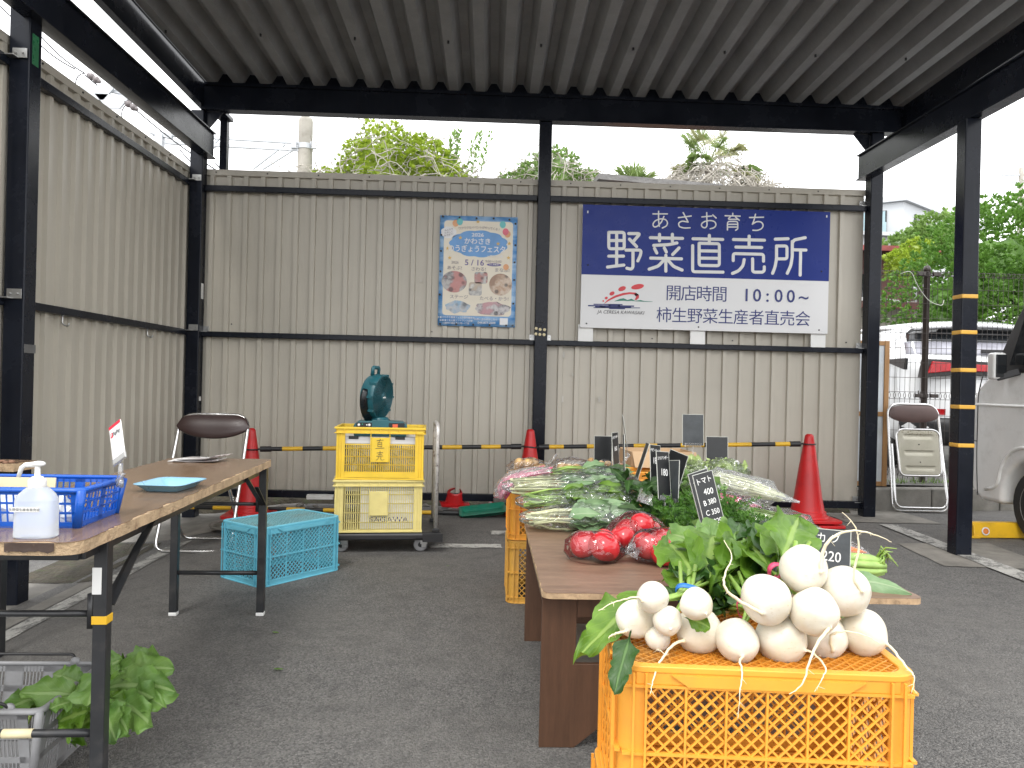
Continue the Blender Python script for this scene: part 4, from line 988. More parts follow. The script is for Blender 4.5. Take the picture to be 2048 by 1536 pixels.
striped('barrier_bar', 'black and yellow striped bar between the middle and right cones, behind the stall', bx(1085, 894, c2, 1), bx(1600, 888, c3, -1), 11, 0)
a = at(280, 1012, 6.3); c = at(905, 1026, 6.2)
t = thing('barrier_bar', 'black and yellow striped bar lying low along the foot of the back wall', 'barrier bar', a); bb, yy = MB(), MB(); d = c - a
for i in range(17): (yy if i in (2, 4, 6, 8, 10, 13, 15) else bb).tube([d * (i / 17), d * ((i + 1) / 17)], .0165, 12)
bb.build('black_band', 'black', t, smooth=40); yy.build('yellow_band', 'yellow', t, smooth=40)
q = MB(); q.tube([d * .97, d * 1.02], .024, 12); q.build('end_cap', 'black', t, smooth=40)
for px in (508, 990):               # feet that carry the low bar
    pass
# red cone bases and the green tray under the wall
for (px, py, lab, w, rz) in ((908, 1000, 'broken red cone base lying under the wall behind the trolley handle', .16, 12), (1000, 998, 'red cone piece lying under the wall beside the green tray', .12, -20)):
    p = at(px, py + 6, 6.58); q = MB(); q.lathe([(w * .62, 0), (w * .56, .012), (w * .38, .10), (w * .33, .11)], 20, RT(rx=rad(16)), cap=False); q.prism(rrect(w * 1.5, w * 1.2, .02, 4), .012, RT(rx=rad(8)))
    o = tag(q.build('cone_fragment', 'red', solid=.004), lab, 'cone fragment', ); o.location = (p.x, p.y, gz(p.x, p.y) + .045); o.rotation_euler = (rad(6), 0, rad(rz))
p = at(966, 1020, 6.2); q = MB(); P = tray_mesh(.155, .10, .035, .03, .003); o = tag(P.build('green_tray', mat('green_plastic', (.006, .16, .10), .35, dirt=(.1, .1, .06)), smooth=50, solid=.004), 'shallow green plastic tray lying tilted on rubble below the back wall', 'tray'); o.location = (p.x, p.y, gz(p.x, p.y) + .02); o.rotation_euler = (rad(7), rad(-7), rad(4))
# rubble on the ground below the wall
q = MB()
for i in range(90):
    x = rnd.uniform(-2.2, 3.1); y = rnd.uniform(6.3, 6.62); s = rnd.uniform(.008, .03); q.blob((x, y, gz(x, y) + s * .3), (s, s, s * .6), 6, 4, .8, i)
tag(q.build('gravel', 'concrete'), kind='stuff')
for px, py, w in ((640, 1003, .22), (1040, 1012, .14), (1010, 1000, .2)):
    p = at(px, py, 6.5); q = MB(); q.prism(rrect(w, .06, .01, 2), .025, RT((p.x, p.y, gz(p.x, p.y) + .07), rx=rad(12), rz=rad(rnd.uniform(-12, 12))))
    tag(q.build('board_offcut', 'paper' if w > .2 else 'kerb'), {640: 'pale board offcut lying below the wall behind the yellow crates', 1040: 'short grey offcut lying beside the orange crates', 1010: 'long grey offcut lying behind the green tray'}[px], 'board')

# ---------------------------------------------------------------- the big sign
MT['sign_blue'] = mat('sign_blue', (.005, .022, .19), .3, var=.07, scale=1.5, bump=.03, Specular_IOR_Level=.2); MT['sign_white'] = mat('sign_white', (.66, .66, .66), .32, var=.03, scale=1.5, bump=.03)
MT['sign_text'] = mat('sign_lettering', (.68, .68, .66), .4, var=.03, bump=0); MT['sign_navy'] = mat('sign_navy', (.012, .022, .15), .4, var=.05, bump=0)
MT['logo_red'] = mat('logo_red', (.60, .025, .035), .4, bump=0); MT['logo_green'] = mat('logo_green', (.02, .21, .14), .4, bump=0)
SY = 6.500; TLc, TRc, BRc, BLc = at(1166, 408, SY), at(1661, 424.5, SY), at(1655, 667, SY), at(1160, 656, SY)
x0, x1, z0, z1 = (TLc.x + BLc.x) / 2, (TRc.x + BRc.x) / 2, (BLc.z + BRc.z) / 2, (TLc.z + TRc.z) / 2
sg = thing('shop_sign', 'large blue and white vegetable stall sign with Japanese lettering on the back wall', 'sign', ((x0 + x1) / 2, SY, z0)); cx, SW, SH = (x0 + x1) / 2, x1 - x0, z1 - z0
zm = z0 + SH * .432
q = MB(); q.box((x0, SY, z0), (x1, SY + .022, z1)); pn = q.build('panel', 'sign_white', sg, world=True, bevel=.002)
q = MB(); q.box((x0 + .0005, SY - .0012, zm), (x1 - .0005, SY - .0002, z1 - .0005)); bp = q.build('blue_field', 'sign_blue', sg, world=True)
def S(px, py): p = at(px, py, SY); return p
def line(txt, pxs, py, hgt, m, par, name='lettering', off=.012, th=.0006, sx=1):
    q = MB()
    for chh, px in zip(txt, pxs):
        p = S(px, py + (px - pxs[0]) * .028); q.text(chh, FRONT(p.x, SY - .002, p.z), hgt, off, th=th, sx=sx)
    return q.build(name, m, par, world=True)
PXM = 1 / 238
def brush(b, S_, r):                     # rounded sign strokes; coordinates of a 3.303x enlargement of the sign, its origin at (1100, 380)
    for s in S_:
        pts = [S(1100 + x / 3.303, 380 + y / 3.303) for x, y in s]; pts = fillet([V((p.x, SY - .0016, p.z)) for p in pts], .02, 4) if len(pts) > 2 else [V((p.x, SY - .0016, p.z)) for p in pts]
        k0 = len(b.v); b.tube(pts, r, 10)
        for e in (pts[0], pts[-1]): b.blob(e, r * .999, 10, 8)
        for v in b.v[k0:]: v.y = SY - .0016 + (v.y - SY + .0016) * .10
q = MB(); brush(q, [[(680, 158), (775, 158)], [(717, 140), (717, 205), (722, 240)], [(752, 175), (735, 215), (705, 243), (686, 245), (678, 228), (692, 204), (730, 189), (765, 195), (778, 215), (770, 238), (742, 251)],
    [(848, 183), (932, 172)], [(880, 150), (912, 212)], [(912, 212), (872, 204), (848, 218), (852, 242), (884, 252), (925, 250)],
    [(1003, 178), (1068, 172)], [(1035, 150), (1037, 238), (1025, 252), (1003, 244), (998, 226), (1018, 208), (1060, 200), (1090, 210), (1098, 232), (1084, 250), (1058, 256)], [(1075, 165), (1097, 185)],
    [(1157, 170), (1255, 173)], [(1207, 154), (1207, 172)], [(1195, 173), (1172, 194), (1238, 194)], [(1226, 180), (1250, 200)], [(1172, 264), (1172, 208), (1240, 208), (1240, 258), (1226, 266)], [(1172, 227), (1240, 227)], [(1172, 245), (1240, 245)],
    [(1318, 182), (1410, 180)], [(1357, 160), (1346, 205), (1336, 226)], [(1336, 226), (1366, 207), (1396, 211), (1410, 232), (1400, 255), (1370, 268), (1340, 266)]], .0058)
q.build('lettering', 'sign_text', bp, world=True)
q = MB(); brush(q, [[(388, 280), (388, 388), (490, 388), (490, 280), (388, 280)], [(388, 334), (490, 334)], [(440, 280), (440, 502)], [(388, 437), (485, 437)], [(380, 509), (487, 496)], [(520, 288), (595, 288), (552, 338)], [(525, 325), (572, 374)], [(502, 397), (602, 397), (598, 430), (580, 468)], [(548, 397), (548, 510), (536, 524), (508, 517)],
    [(663, 315), (875, 320)], [(723, 293), (723, 335)], [(808, 293), (808, 338)], [(685, 366), (785, 361), (838, 350)], [(690, 386), (705, 416)], [(755, 383), (768, 410)], [(852, 383), (810, 426)], [(665, 450), (868, 455)], [(765, 432), (765, 536)], [(755, 460), (715, 503), (655, 523)], [(778, 462), (815, 505), (872, 529)],
    [(945, 322), (1140, 327)], [(1052, 300), (1052, 350)], [(985, 352), (1118, 355), (1118, 500), (985, 498), (985, 352)], [(985, 402), (1118, 404)], [(985, 450), (1118, 452)], [(942, 368), (942, 540), (1142, 543)],
    [(1212, 327), (1416, 332)], [(1315, 305), (1315, 378)], [(1228, 377), (1398, 380)], [(1210, 466), (1210, 420), (1410, 425), (1410, 470)], [(1282, 460), (1275, 500), (1245, 535), (1205, 551)], [(1338, 455), (1338, 536), (1350, 543), (1404, 543), (1415, 532), (1415, 508)],
    [(1488, 325), (1572, 322)], [(1497, 370), (1565, 370), (1565, 455), (1497, 455)], [(1496, 370), (1496, 455), (1486, 510), (1470, 550)], [(1685, 315), (1612, 330), (1600, 350)], [(1600, 340), (1600, 440), (1590, 500), (1567, 550)], [(1602, 395), (1690, 397)], [(1655, 400), (1652, 562)]], .0135)
q.build('lettering', 'sign_text', bp, world=True)
line('開店時間', (1347, 1377.5, 1408, 1439), 588, 34 * PXM, 'sign_navy', pn, off=.0)
line('10:00~', (1493, 1514, 1535, 1557, 1581.5, 1607), 591.5, 36 * PXM, 'sign_navy', pn, off=.012)
line('柿生野菜生産者直売会', [1328 + 30.8 * i for i in range(10)], 632, 33 * PXM, 'sign_navy', pn, off=.0)
q = MB(); p = S(1242, 625); q.text('JA CERESA KAWASAKI', FRONT(p.x, SY - .002, p.z) @ M4(((1, .25, 0, 0), (0, 1, 0, 0), (0, 0, 1, 0), (0, 0, 0, 1))), .040, .0); q.build('lettering', 'ink', pn, world=True)
def EL(b, px, py, a, c, rot):
    p = S(px, py); n = 20; b.prism([(a * math.cos(2 * PI * i / n), c * math.sin(2 * PI * i / n)) for i in range(n)], .0008, FRONT(p.x, SY - .002, p.z) @ M4.Rotation(rad(rot), 4, 'Z'))
q = MB()
for px, py, a, c, r in ((1275, 573.5, .055, .022, 12), (1244, 577.5, .034, .019, 22), (1224, 587, .023, .016, 30), (1212.5, 596, .013, .011, 40), (1206.5, 602, .0075, .007, 0)): EL(q, px, py, a, c, r)
def ribbon(b, top, bot):
    pt = [S(*p) for p in top] + [S(*p) for p in bot[::-1]]; o = pt[0]; b.prism([(p.x - o.x, p.z - o.z) for p in pt], .0008, FRONT(o.x, SY - .002, o.z))
ribbon(q, [(1208, 607), (1216, 599), (1230, 591), (1246, 586), (1260, 584.3), (1272, 585.5), (1278, 590)], [(1209, 607), (1218, 601.5), (1232, 595), (1247, 590.3), (1260, 588.2), (1268, 589), (1272, 592)])
ribbon(q, [(1272, 585.5), (1278, 590), (1277.5, 596), (1273, 600)], [(1268, 589), (1272, 592.5), (1271.5, 596), (1269, 599.5)])
q.build('emblem_red', 'logo_red', pn, world=True)
q = MB(); ribbon(q, [(1229, 602), (1240, 597.5), (1247, 596.5), (1255, 600), (1263, 597.5), (1270, 601.5), (1281, 600), (1288, 602), (1305, 603)], [(1229, 602.6), (1240, 601.8), (1247, 601.5), (1255, 602.2), (1263, 601.8), (1270, 602.6), (1281, 603.2), (1288, 603.4), (1305, 603.6)]); q.build('emblem_green', 'logo_green', pn, world=True)
q = MB()
for (a, c, y, h) in ((1176, 1221, 610, 2.5), (1187, 1245, 607.5, 2), (1200, 1262, 612.5, 3), (1217, 1240, 609, 4), (1187, 1280, 614.5, 1.5), (1218, 1250, 616, 2), (1190, 1210, 612, 3), (1236, 1268, 610.5, 2.5)):
    ribbon(q, [(a, y), (c, y + .6)], [(a, y + h), (c, y + h + .6)])
q.build('emblem_water', 'sign_navy', pn, world=True)
q = MB()
for px, py in ((1175.5, 424), (1653, 433)): p = S(px, py); q.box((p.x - .005, SY - .006, p.z - .01), (p.x + .005, SY - .001, p.z + .01))
q.build('hanger', 'white', pn, world=True)
q = MB()
for px, py in ((1173, 647), (1397, 654), (1638, 660), (1176, 530), (1643, 543)): p = S(px, py); q.blob((p.x, SY - .001, p.z), .007, 8, 6)
q.build('screw', 'black', pn, world=True)
for px in (1172, 1397, 1639):
    p = S(px, 662 + (px - 1172) * .022); q = MB(); q.box((p.x - .064, SY + .023, z0 - .115), (p.x + .064, SY + .05, z0 + .03)); q.build('mount', 'white', sg, world=True, bevel=.002)

# ---------------------------------------------------------------- festival poster
PYY = 6.572; A1, A2, A3, A4 = at(880, 430, PYY), at(1035, 435.5, PYY), at(1030, 655, PYY), at(876, 651, PYY)
px0, px1, pz0, pz1 = (A1.x + A4.x) / 2, (A2.x + A3.x) / 2, (A3.z + A4.z) / 2, (A1.z + A2.z) / 2; PWd, PHt = px1 - px0, pz1 - pz0
po = thing('event_poster', 'blue bordered farm festival poster with photographs, pinned to the back wall', 'poster', ((px0 + px1) / 2, PYY, pz0))
PR = M4.Translation((px0, PYY, pz0)) @ M4.Rotation(PI / 2, 4, 'X')     # local: x right, y up, z toward the stall; unit = metre
def U(u, v): return (u * PWd, (1 - v) * PHt)          # fractions of the poster, v from the top
def skyblue():
    t = NT('poster_sky'); n = t.noise(3.5, 4, .55, stretch=(1, 1, 3)); return t.done(t.bsdf(t.mix(t.ramp(n, (.42, 0.0), (.62, 1.0)), (.085, .27, .58), (.40, .58, .78)), .4))
def photo(name, a, b, c, sc):
    t = NT(name); n = t.noise(sc, 6, .75); n2 = t.noise(sc * .5, 3); v = t.add('ShaderNodeTexVoronoi', Scale=sc * 1.3); t.link(t.coord(), v.inputs['Vector'])
    cc = t.mix(t.ramp(n, (.42, 0.0), (.58, 1.0)), a, b); cc = t.mix(t.ramp(n2, (.5, 0.0), (.56, .9)), cc, c); cc = t.mix(t.ramp(v.outputs[0], (.18, .7), (.3, 0.0)), cc, (.02, .02, .025)); return t.done(t.bsdf(cc, .4))
MT['psky'] = skyblue(); MT['pcream'] = mat('poster_cream', (.72, .66, .54), .4, var=.03, bump=0); MT['pcloud'] = mat('poster_cloud', (.115, .30, .60), .4, var=.12, bump=0); MT['pwhite'] = mat('poster_white', (.74, .74, .74), .4, var=.02, bump=0)
MT['pgold'] = mat('poster_gold', (.66, .42, .10), .4, bump=0); MT['ppurple'] = mat('poster_purple', (.10, .07, .25), .4, bump=0); MT['pgrey'] = mat('poster_grey', (.24, .20, .22), .4, bump=0)
MT['pteal'] = mat('poster_teal', (.12, .46, .46), .4, bump=0); MT['ppink'] = mat('poster_pink', (.66, .12, .18), .4, bump=0); MT['porange'] = mat('poster_orange', (.70, .34, .15), .4, bump=0)
q = MB(); q.grid([[PR @ V((u * PWd, v * PHt, .003 * math.sin(u * 9) * math.sin(v * 5) + (.012 * (max(0, u - .8) / .2) ** 2 * v))) for v in [i / 10 for i in range(11)]] for u in [i / 10 for i in range(11)]]); sh = q.build('sheet', 'psky', po, world=True, smooth=True, solid=.002)
def layer(b, poly, k): b.prism(poly, .0006, PR @ M4.Translation((0, 0, .006 + .0012 * k)))
def rr(u0, u1, v0, v1, r=.02):
    a, c = U((u0 + u1) / 2, (v0 + v1) / 2); return [(x + a, y + c) for x, y in rrect((u1 - u0) * PWd, (v1 - v0) * PHt, r)]
def ell(u, v, a, c, n=28, wob=0, sd=0):
    X, Y = U(u, v); return [(X + a * math.cos(t) * (1 + wob * noise.noise(V((math.cos(t) * 2, math.sin(t) * 2, sd)))), Y + c * math.sin(t) * (1 + wob * noise.noise(V((math.cos(t) * 2, math.sin(t) * 2, sd))))) for t in [2 * PI * i / n for i in range(n)]]
q = MB(); layer(q, rr(.055, .945, .045, .905, .03), 0); q.build('cream_field', 'pcream', sh, world=True)
q = MB(); X, Y = U(.505, .250); pts = []
for i in range(120):
    t = 2 * PI * i / 120; k = 1 + .075 * abs(math.sin(t * 5.5)); pts.append((X + .235 * k * math.cos(t), Y + .108 * k * math.sin(t)))
layer(q, pts, 1); q.build('cloud_shape', 'pcloud', sh, world=True)
q = MB(); X, Y = U(.115, .155); pts = [(X + .062 * (1 + .10 * abs(math.sin(t * 4))) * math.cos(t), Y + .048 * (1 + .10 * abs(math.sin(t * 4))) * math.sin(t)) for t in [2 * PI * i / 70 for i in range(70)]]; layer(q, pts, 1)
q.build('speech_bubble', 'pwhite', sh, world=True); q = MB(); layer(q, rr(.80, .905, .918, .98, .004), 1); q.build('white_square', 'pwhite', sh, world=True)
def ptext(b, txt, u, v, h, k=3, off=.02, sx=1, rot=0):
    X, Y = U(u, v); b.text(txt, PR @ M4.Translation((X, Y, .006 + .0012 * k)) @ M4.Rotation(rad(rot), 4, 'Z'), h, off * .35, th=.0003, sx=sx)
q = MB(); ptext(q, '2026', .49, .172, .042, off=.05, sx=1.25); ptext(q, 'かわさき', .49, .232, .058, off=.035, sx=1.0); ptext(q, 'のうぎょうフェスタ', .485, .302, .064, off=.035, sx=.86); ptext(q, 'in 等々力公園', .72, .362, .022, off=.02)
ptext(q, '主催:かわさき農業フェスタ実行委員会', .235, .925, .0185); ptext(q, '会場:富士見公園エントランス広場', .235, .952, .0185); ptext(q, '川崎市川崎区富士見1-1丁目', .235, .976, .0185); ptext(q, 'お問い合わせはこちら', .62, .935, .020); ptext(q, '044-877-2509', .63, .966, .027, off=.03); ptext(q, 'ひと息歓迎!', .71, .437, .016, k=4)
q.build('lettering_white', 'pwhite', sh, world=True)
q = MB()
for i, chh in enumerate('ワクワクなイベントがやってくる!'): ptext(q, chh, .255 + .034 * i, .118 - .014 * math.sin(PI * i / 15), .025, rot=10 - 20 * i / 15)
for i, l in enumerate(('みんなで', 'たのしく', 'あそぼう!')): ptext(q, l, .115, .132 + .023 * i, .019, rot=14)
ptext(q, '2026', .205, .425, .032, off=.01); ptext(q, '9:00～15:00', .70, .408, .028)
for tx, u, v in (('あそぶ!', .20, .476), ('さわる!', .51, .482), ('まなぶ!', .815, .486), ('ステージ', .265, .738), ('たべる・かう!', .72, .746)): ptext(q, tx, u, v, .038, off=.01, sx=1.05)
q.build('lettering_grey', 'pgrey', sh, world=True)
q = MB(); ptext(q, '5 / 16', .455, .425, .068, off=.03, sx=1.05); q.build('date_print', 'ppurple', sh, world=True); q = MB(); layer(q, ell(.71, .437, .062, .013), 2); q.build('purple_oval', 'ppurple', sh, world=True)
for nm, poly, m in (('photo_print', ell(.20, .60, .108, .092), photo('photo_craft', (.45, .43, .42), (.12, .12, .13), (.52, .22, .2), 9)), ('photo_print', ell(.80, .615, .098, .094), photo('photo_food', (.46, .30, .20), (.62, .52, .42), (.28, .16, .1), 10)),
                    ('photo_print', rr(.46, .63, .505, .61), photo('photo_touch', (.5, .5, .48), (.16, .2, .2), (.45, .2, .18), 11)), ('photo_print', rr(.39, .56, .60, .72), photo('photo_yard', (.62, .60, .56), (.3, .3, .3), (.5, .4, .3), 12)),
                    ('photo_print', ell(.255, .825, .105, .052, wob=.3), photo('photo_stage', (.25, .40, .55), (.50, .50, .50), (.12, .14, .16), 8)), ('photo_print', ell(.70, .835, .148, .056, wob=.3, sd=3), photo('photo_market', (.55, .52, .52), (.10, .10, .11), (.52, .28, .30), 10))):
    q = MB(); layer(q, poly, 2); q.build(nm, m, sh, world=True)
for cl, L in (('pgold', ((.265, .20), (.755, .245), (.105, .30), (.90, .24), (.895, .37), (.49, .05), (.135, .385))), ('pteal', ((.255, .055), (.81, .07))), ('porange', ((.20, .07), (.875, .155))), ('ppink', ((.85, .135),))):
    q = MB()
    for u, v in L:
        if cl == 'pgold':
            X, Y = U(u, v); layer(q, [(X + (.019 if i % 2 == 0 else .008) * math.cos(PI / 2 + PI * i / 5), Y + (.019 if i % 2 == 0 else .008) * math.sin(PI / 2 + PI * i / 5)) for i in range(10)], 2)
        else: layer(q, ell(u, v, .026, .03), 2 if cl != 'porange' else 1)
    q.build('print_' + {'pgold': 'star', 'pteal': 'balloon', 'porange': 'balloon', 'ppink': 'balloon'}[cl], cl, sh, world=True)
q = MB(); layer(q, ell(.865, .455, .024, .026), 3); q.build('print_face', 'porange', sh, world=True)
for u, v in [(.035, .012), (.25, .018), (.47, .02), (.69, .018), (.895, .025), (.975, .06), (.98, .255), (.975, .41), (.975, .57), (.97, .785), (.97, .985), (.885, .985), (.67, .985), (.46, .985), (.24, .985), (.03, .985), (.02, .72), (.02, .51), (.02, .325), (.02, .18)]:
    X, Y = U(u, v); q = MB(); q.lathe([(.0085, 0), (.0085, .006), (.007, .008)], 12, PR @ M4.Translation((X, Y, .011))); q.build('magnet', 'black', po, world=True, smooth=40)
# button magnets stuck on the middle post
for i, (px, py, w) in enumerate([(1072.5, 657, 1), (1080, 659, 1), (1089, 659.5, 1), (1071.5, 668, 1), (1079.5, 669, 1), (1088, 669.5, 1), (1073.5, 644.3, 0), (1078, 643, 0), (1083.5, 643.5, 0), (1087.5, 645, 0), (1081.5, 649.5, 0)]):
    p = at(px, py, 6.47); q = MB(); r = .013 if w else .007; q.lathe([(r, 0), (r, .007), (r * .75, .010), (0, .0105)], 16, RT(rx=PI / 2))
    o = tag(q.build('button_magnet', 'cream' if w else 'black', smooth=40), ('round white magnet stuck on the middle black post' if w else 'small black magnet stuck on the middle black post'), 'magnet', 'magnets on the middle post'); o.location = (p.x, 6.4698, p.z)
# ================================================================ the vegetable stall
MT['ply'] = wood('brown_ply_top', (.14, .084, .054), (.27, .17, .112), sc=(1.2, 7, 7), rough=.36)
MT['plyleg'] = wood('brown_ply_leg', (.062, .028, .013), (.105, .048, .024), sc=(12, 12, 1.2), rough=.42)
MT['plyedge'] = mat('pale_ply_edge', (.42, .29, .17), .85, var=.3, scale=25, bump=.6, bscale=90, bdist=.003, dirt=(.14, .08, .05), dirt_amt=.7)
MT['card'] = mat('cardboard', (.44, .30, .175), .8, var=.07, scale=6, bump=.1)
MT['chalk'] = mat('chalk_white', (.72, .72, .70), .8, var=.05, bump=0)
MT['board'] = mat('black_card', (.009, .010, .011), .34, var=.3, scale=30, bump=.12, bscale=70, bdist=.001)
MT['board_grey'] = mat('grey_card', (.040, .046, .050), .5, var=.3, scale=14, bump=.2, bscale=60, bdist=.002)
MT['board_edge'] = mat('card_edge', (.45, .46, .42), .4, var=.05)
def tomatoskin():
    t = NT('tomato'); n = t.noise(4, 4); c = t.mix(t.ramp(n, (.3, 0.0), (.7, 1.0)), (.42, .012, .020), (.56, .024, .030)); return t.done(t.bsdf(c, .22, 0, None, Subsurface_Weight=.15, Subsurface_Radius=(.02, .004, .002), Coat_Weight=.3))
MT['tomato'] = tomatoskin()
def turnipskin():
    t = NT('turnip'); co = t.coord(); sp = t.n.new('ShaderNodeSeparateXYZ'); t.link(co, sp.inputs[0]); n = t.noise(22, 5, .6); n2 = t.noise(120, 3, .6)
    c = t.mix(t.ramp(n, (.35, 0.0), (.7, 1.0)), (.70, .665, .58), (.62, .565, .45))
    sc = t.noise(60, 6, .8, stretch=(1, 1, 3)); c = t.mix(t.ramp(sc, (.585, 0.0), (.65, .6)), c, (.50, .38, .22)); c = t.mix(t.math('MULTIPLY', t.ramp(t.noise(9, 4, .6), (.48, 0.0), (.72, 1.0)), .45), c, (.56, .50, .33))
    return t.done(t.bsdf(c, t.math('MULTIPLY_ADD', n2, .2, .24), 0, t.bump(t.math('ADD', n, t.math('MULTIPLY', n2, .3)), .18, .003), Subsurface_Weight=.35, Subsurface_Radius=(.012, .010, .006), Subsurface_Scale=.5))
MT['turnip'] = turnipskin(); MT['rootlet'] = mat('turnip_root', (.74, .66, .46), .55, var=.12, scale=30, bump=.4, bscale=160, bdist=.001, dirt=(.45, .34, .18), dirt_amt=.4)
MT['stem'] = mat('pale_stem', (.26, .40, .08), .35, var=.25, scale=18, bump=.1, Subsurface_Weight=.1)
MT['stemw'] = mat('white_stem', (.74, .76, .46), .4, var=.2, scale=14, bump=.1)
MT['leafA'] = leaf_mat('turnip_leaf', (.060, .145, .010), (.16, .30, .028), (.30, .44, .10))
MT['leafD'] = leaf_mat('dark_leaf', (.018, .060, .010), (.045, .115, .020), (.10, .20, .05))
MT['leafP'] = leaf_mat('pale_leaf', (.12, .24, .055), (.24, .38, .11), (.36, .48, .21))
MT['leafG'] = leaf_mat('greyish_leaf', (.13, .25, .10), (.25, .38, .19), (.34, .46, .26), veins=True)
MT['leafL'] = leaf_mat('lettuce_leaf', (.34, .47, .15), (.55, .65, .28), (.66, .70, .42), trans=.35)
MT['frond'] = leaf_mat('frond', (.045, .14, .015), (.12, .27, .035), (.1, .2, .05), veins=False)
MT['film'] = glass_film('cellophane', gloss=.03, rough=.05, crinkle=1.0, cscale=15, milky=.03, dist=.012)
MT['filmw'] = glass_film('milky_bag', gloss=.06, rough=.08, crinkle=1.0, cscale=17, milky=.14, dist=.012)
MT['filmt'] = glass_film('taut_bag', gloss=.02, rough=.04, crinkle=.45, cscale=16, milky=.01, dist=.010)
MT['bluetie'] = mat('blue_tape', (.02, .16, .52), .35); MT['pinktie'] = mat('pink_tape', (.62, .06, .14), .4)
MT['pinkroot'] = mat('pink_radish', (.62, .10, .20), .3, var=.3, scale=30, bump=.05); MT['carrot'] = mat('carrot', (.68, .17, .025), .4, var=.15, scale=30, bump=.2)
MT['onion'] = mat('onion', (.48, .30, .12), .4, var=.35, scale=25, bump=.15); MT['celery'] = mat('celery', (.28, .42, .11), .35, var=.3, scale=25, bump=.15)

# ---------------------------------------------------------------- table of brown plywood panels
TX0, TX1, TY0, TY1, TZ = .168, 1.288, 2.205, 3.36, .47
vt = thing('produce_table', 'low brown plywood table with chipped pale edges carrying bagged vegetables and tomatoes', 'table', (TX0, TY0, 0))
o_ = [(x + (TX0 + TX1) / 2, y + (TY0 + TY1) / 2) for x, y in rrect(TX1 - TX0, TY1 - TY0, .03, 5)]
q = MB(); q.prism([(x, y) for x, y in ragged(o_, .0018, 3, .01)], .0165, M4.Translation((0, 0, TZ - .018))); q.build('tabletop_core', 'plyedge', vt, world=True)
q = MB(); q.prism(ragged(o_, .0045, 8, .006), .0012, M4.Translation((0, 0, TZ - .0012))); q.build('tabletop', 'ply', vt, world=True)
def legpanel(y):
    xa, xb = TX0 + .004, TX1 - .27; w = .103
    outer = [(xa, 0), (xa + w, 0), (xa + w + .095, .076), (xb - w - .095, .076), (xb - w, 0), (xb, 0), (xb, .448), (xb - w, .448), (xb - w, .247), (xa + w, .247), (xa + w, .448), (xa, .448)]
    q = MB(); M = M4.Translation((0, y + .018, 0)) @ M4.Rotation(PI / 2, 4, 'X')
    q.prism(outer, .018, M); q.build('leg_panel', 'plyleg', vt, world=True, bevel=.0018)
    q = MB(); q.box((xa + w + .001, y + .002, .385), (xb - w - .001, y + .016, .448)); q.build('top_rail', 'plyleg', vt, world=True, bevel=.001)
legpanel(2.257); legpanel(3.19)
for x in (TX0 + .03, TX1 - .32): q = MB(); q.box((x, 2.28, .33), (x + .018, 3.188, .45)); q.build('side_rail', 'plyleg', vt, world=True, bevel=.0015)

# ---------------------------------------------------------------- orange crates behind the table
def oc(name, label, loc, m, mt): 
    t = thing('harvest_crate', label, 'crate', loc, 0); harvest_crate(t, m, mt, cols=(5, 3), step=.026); return t
s1 = oc('', 'dirty amber crate behind the left end of the low table, lower of its stack', (.375, 3.915, 0), 'orange_old', 'orange_old')
s2 = oc('', 'clean orange crate on top of the amber crate, under the bagged greens', (.375, 3.915, .308), 'orange', 'orange_dirty')
dup_to(s1, (.915, 3.92, 0), rad(1), 'amber crate behind the middle of the low table, lower of its stack')
dup_to(s2, (.915, 3.92, .308), rad(1), 'orange crate behind the middle of the low table, upper of its stack')
dup_to(s1, (1.0, 4.50, 0), rad(-2), 'amber crate at the very back, two below the cardboard box')
dup_to(s2, (1.0, 4.50, .308), rad(-2), 'orange crate at the very back directly under the cardboard box')
cb = thing('cardboard_box', 'open brown cardboard box on the crates behind the price cards', 'box', (1.0, 4.5, .6135), rad(4))
q = MB(); a, c_, h = .19, .14, .085
for p0, p1 in (((-a, -c_), (a, -c_ + .004)), ((-a, c_ - .004), (a, c_)), ((-a, -c_ + .0045), (-a + .004, c_ - .0045)), ((a - .004, -c_ + .0045), (a, c_ - .0045))): q.box((*p0, .001), (*p1, h))
q.box((-a + .005, -c_ + .005, .001), (a - .005, c_ - .005, .005)); q.build('box_wall', 'card', cb)
for (x0, x1, y0, y1, rx, ry) in ((-a, a, 0, -.11, 50, 0), (-a, a, 0, .11, -55, 0)):
    q = MB(); q.box((-a + .003, min(y0, y1), 0), (a - .003, max(y0, y1), .0035), M4.Translation((0, -c_ if y1 < 0 else c_, h + .001)) @ M4.Rotation(rad(rx), 4, 'X')); q.build('flap', 'card', cb)

# ---------------------------------------------------------------- bags and bundles
def film_tube(b, path, ra, rb, n=22, crink=.10, seed=0, flat0=1, flat1=1, up=(0, 0, 1)):
    """bag around a path: half-widths ra (sideways) and rb (up) per point; the ends pinch flat"""
    path = [V(p) for p in path]; N = len(path); P = []
    for i, p in enumerate(path):
        d = (path[min(N - 1, i + 1)] - path[max(0, i - 1)]).normalized(); sd = d.cross(V(up)).normalized(); u2 = sd.cross(d); row = []
        for j in range(n):
            a = 2 * PI * j / n; k = 1 + crink * (noise.noise(V((i * .55, math.cos(a) * 1.6 + seed, math.sin(a) * 1.6))) + .7 * noise.noise(V((i * 1.7, math.cos(a) * 4 + seed, math.sin(a) * 4))))
            row.append(p + sd * (math.cos(a) * ra[i] * k) + u2 * (math.sin(a) * rb[i] * k))
        P.append(row + [row[0]])
    b.grid(P, uv=True); return b
def lin(p0, p1, n): p0, p1 = V(p0), V(p1); return [p0 + (p1 - p0) * (i / (n - 1)) for i in range(n)]
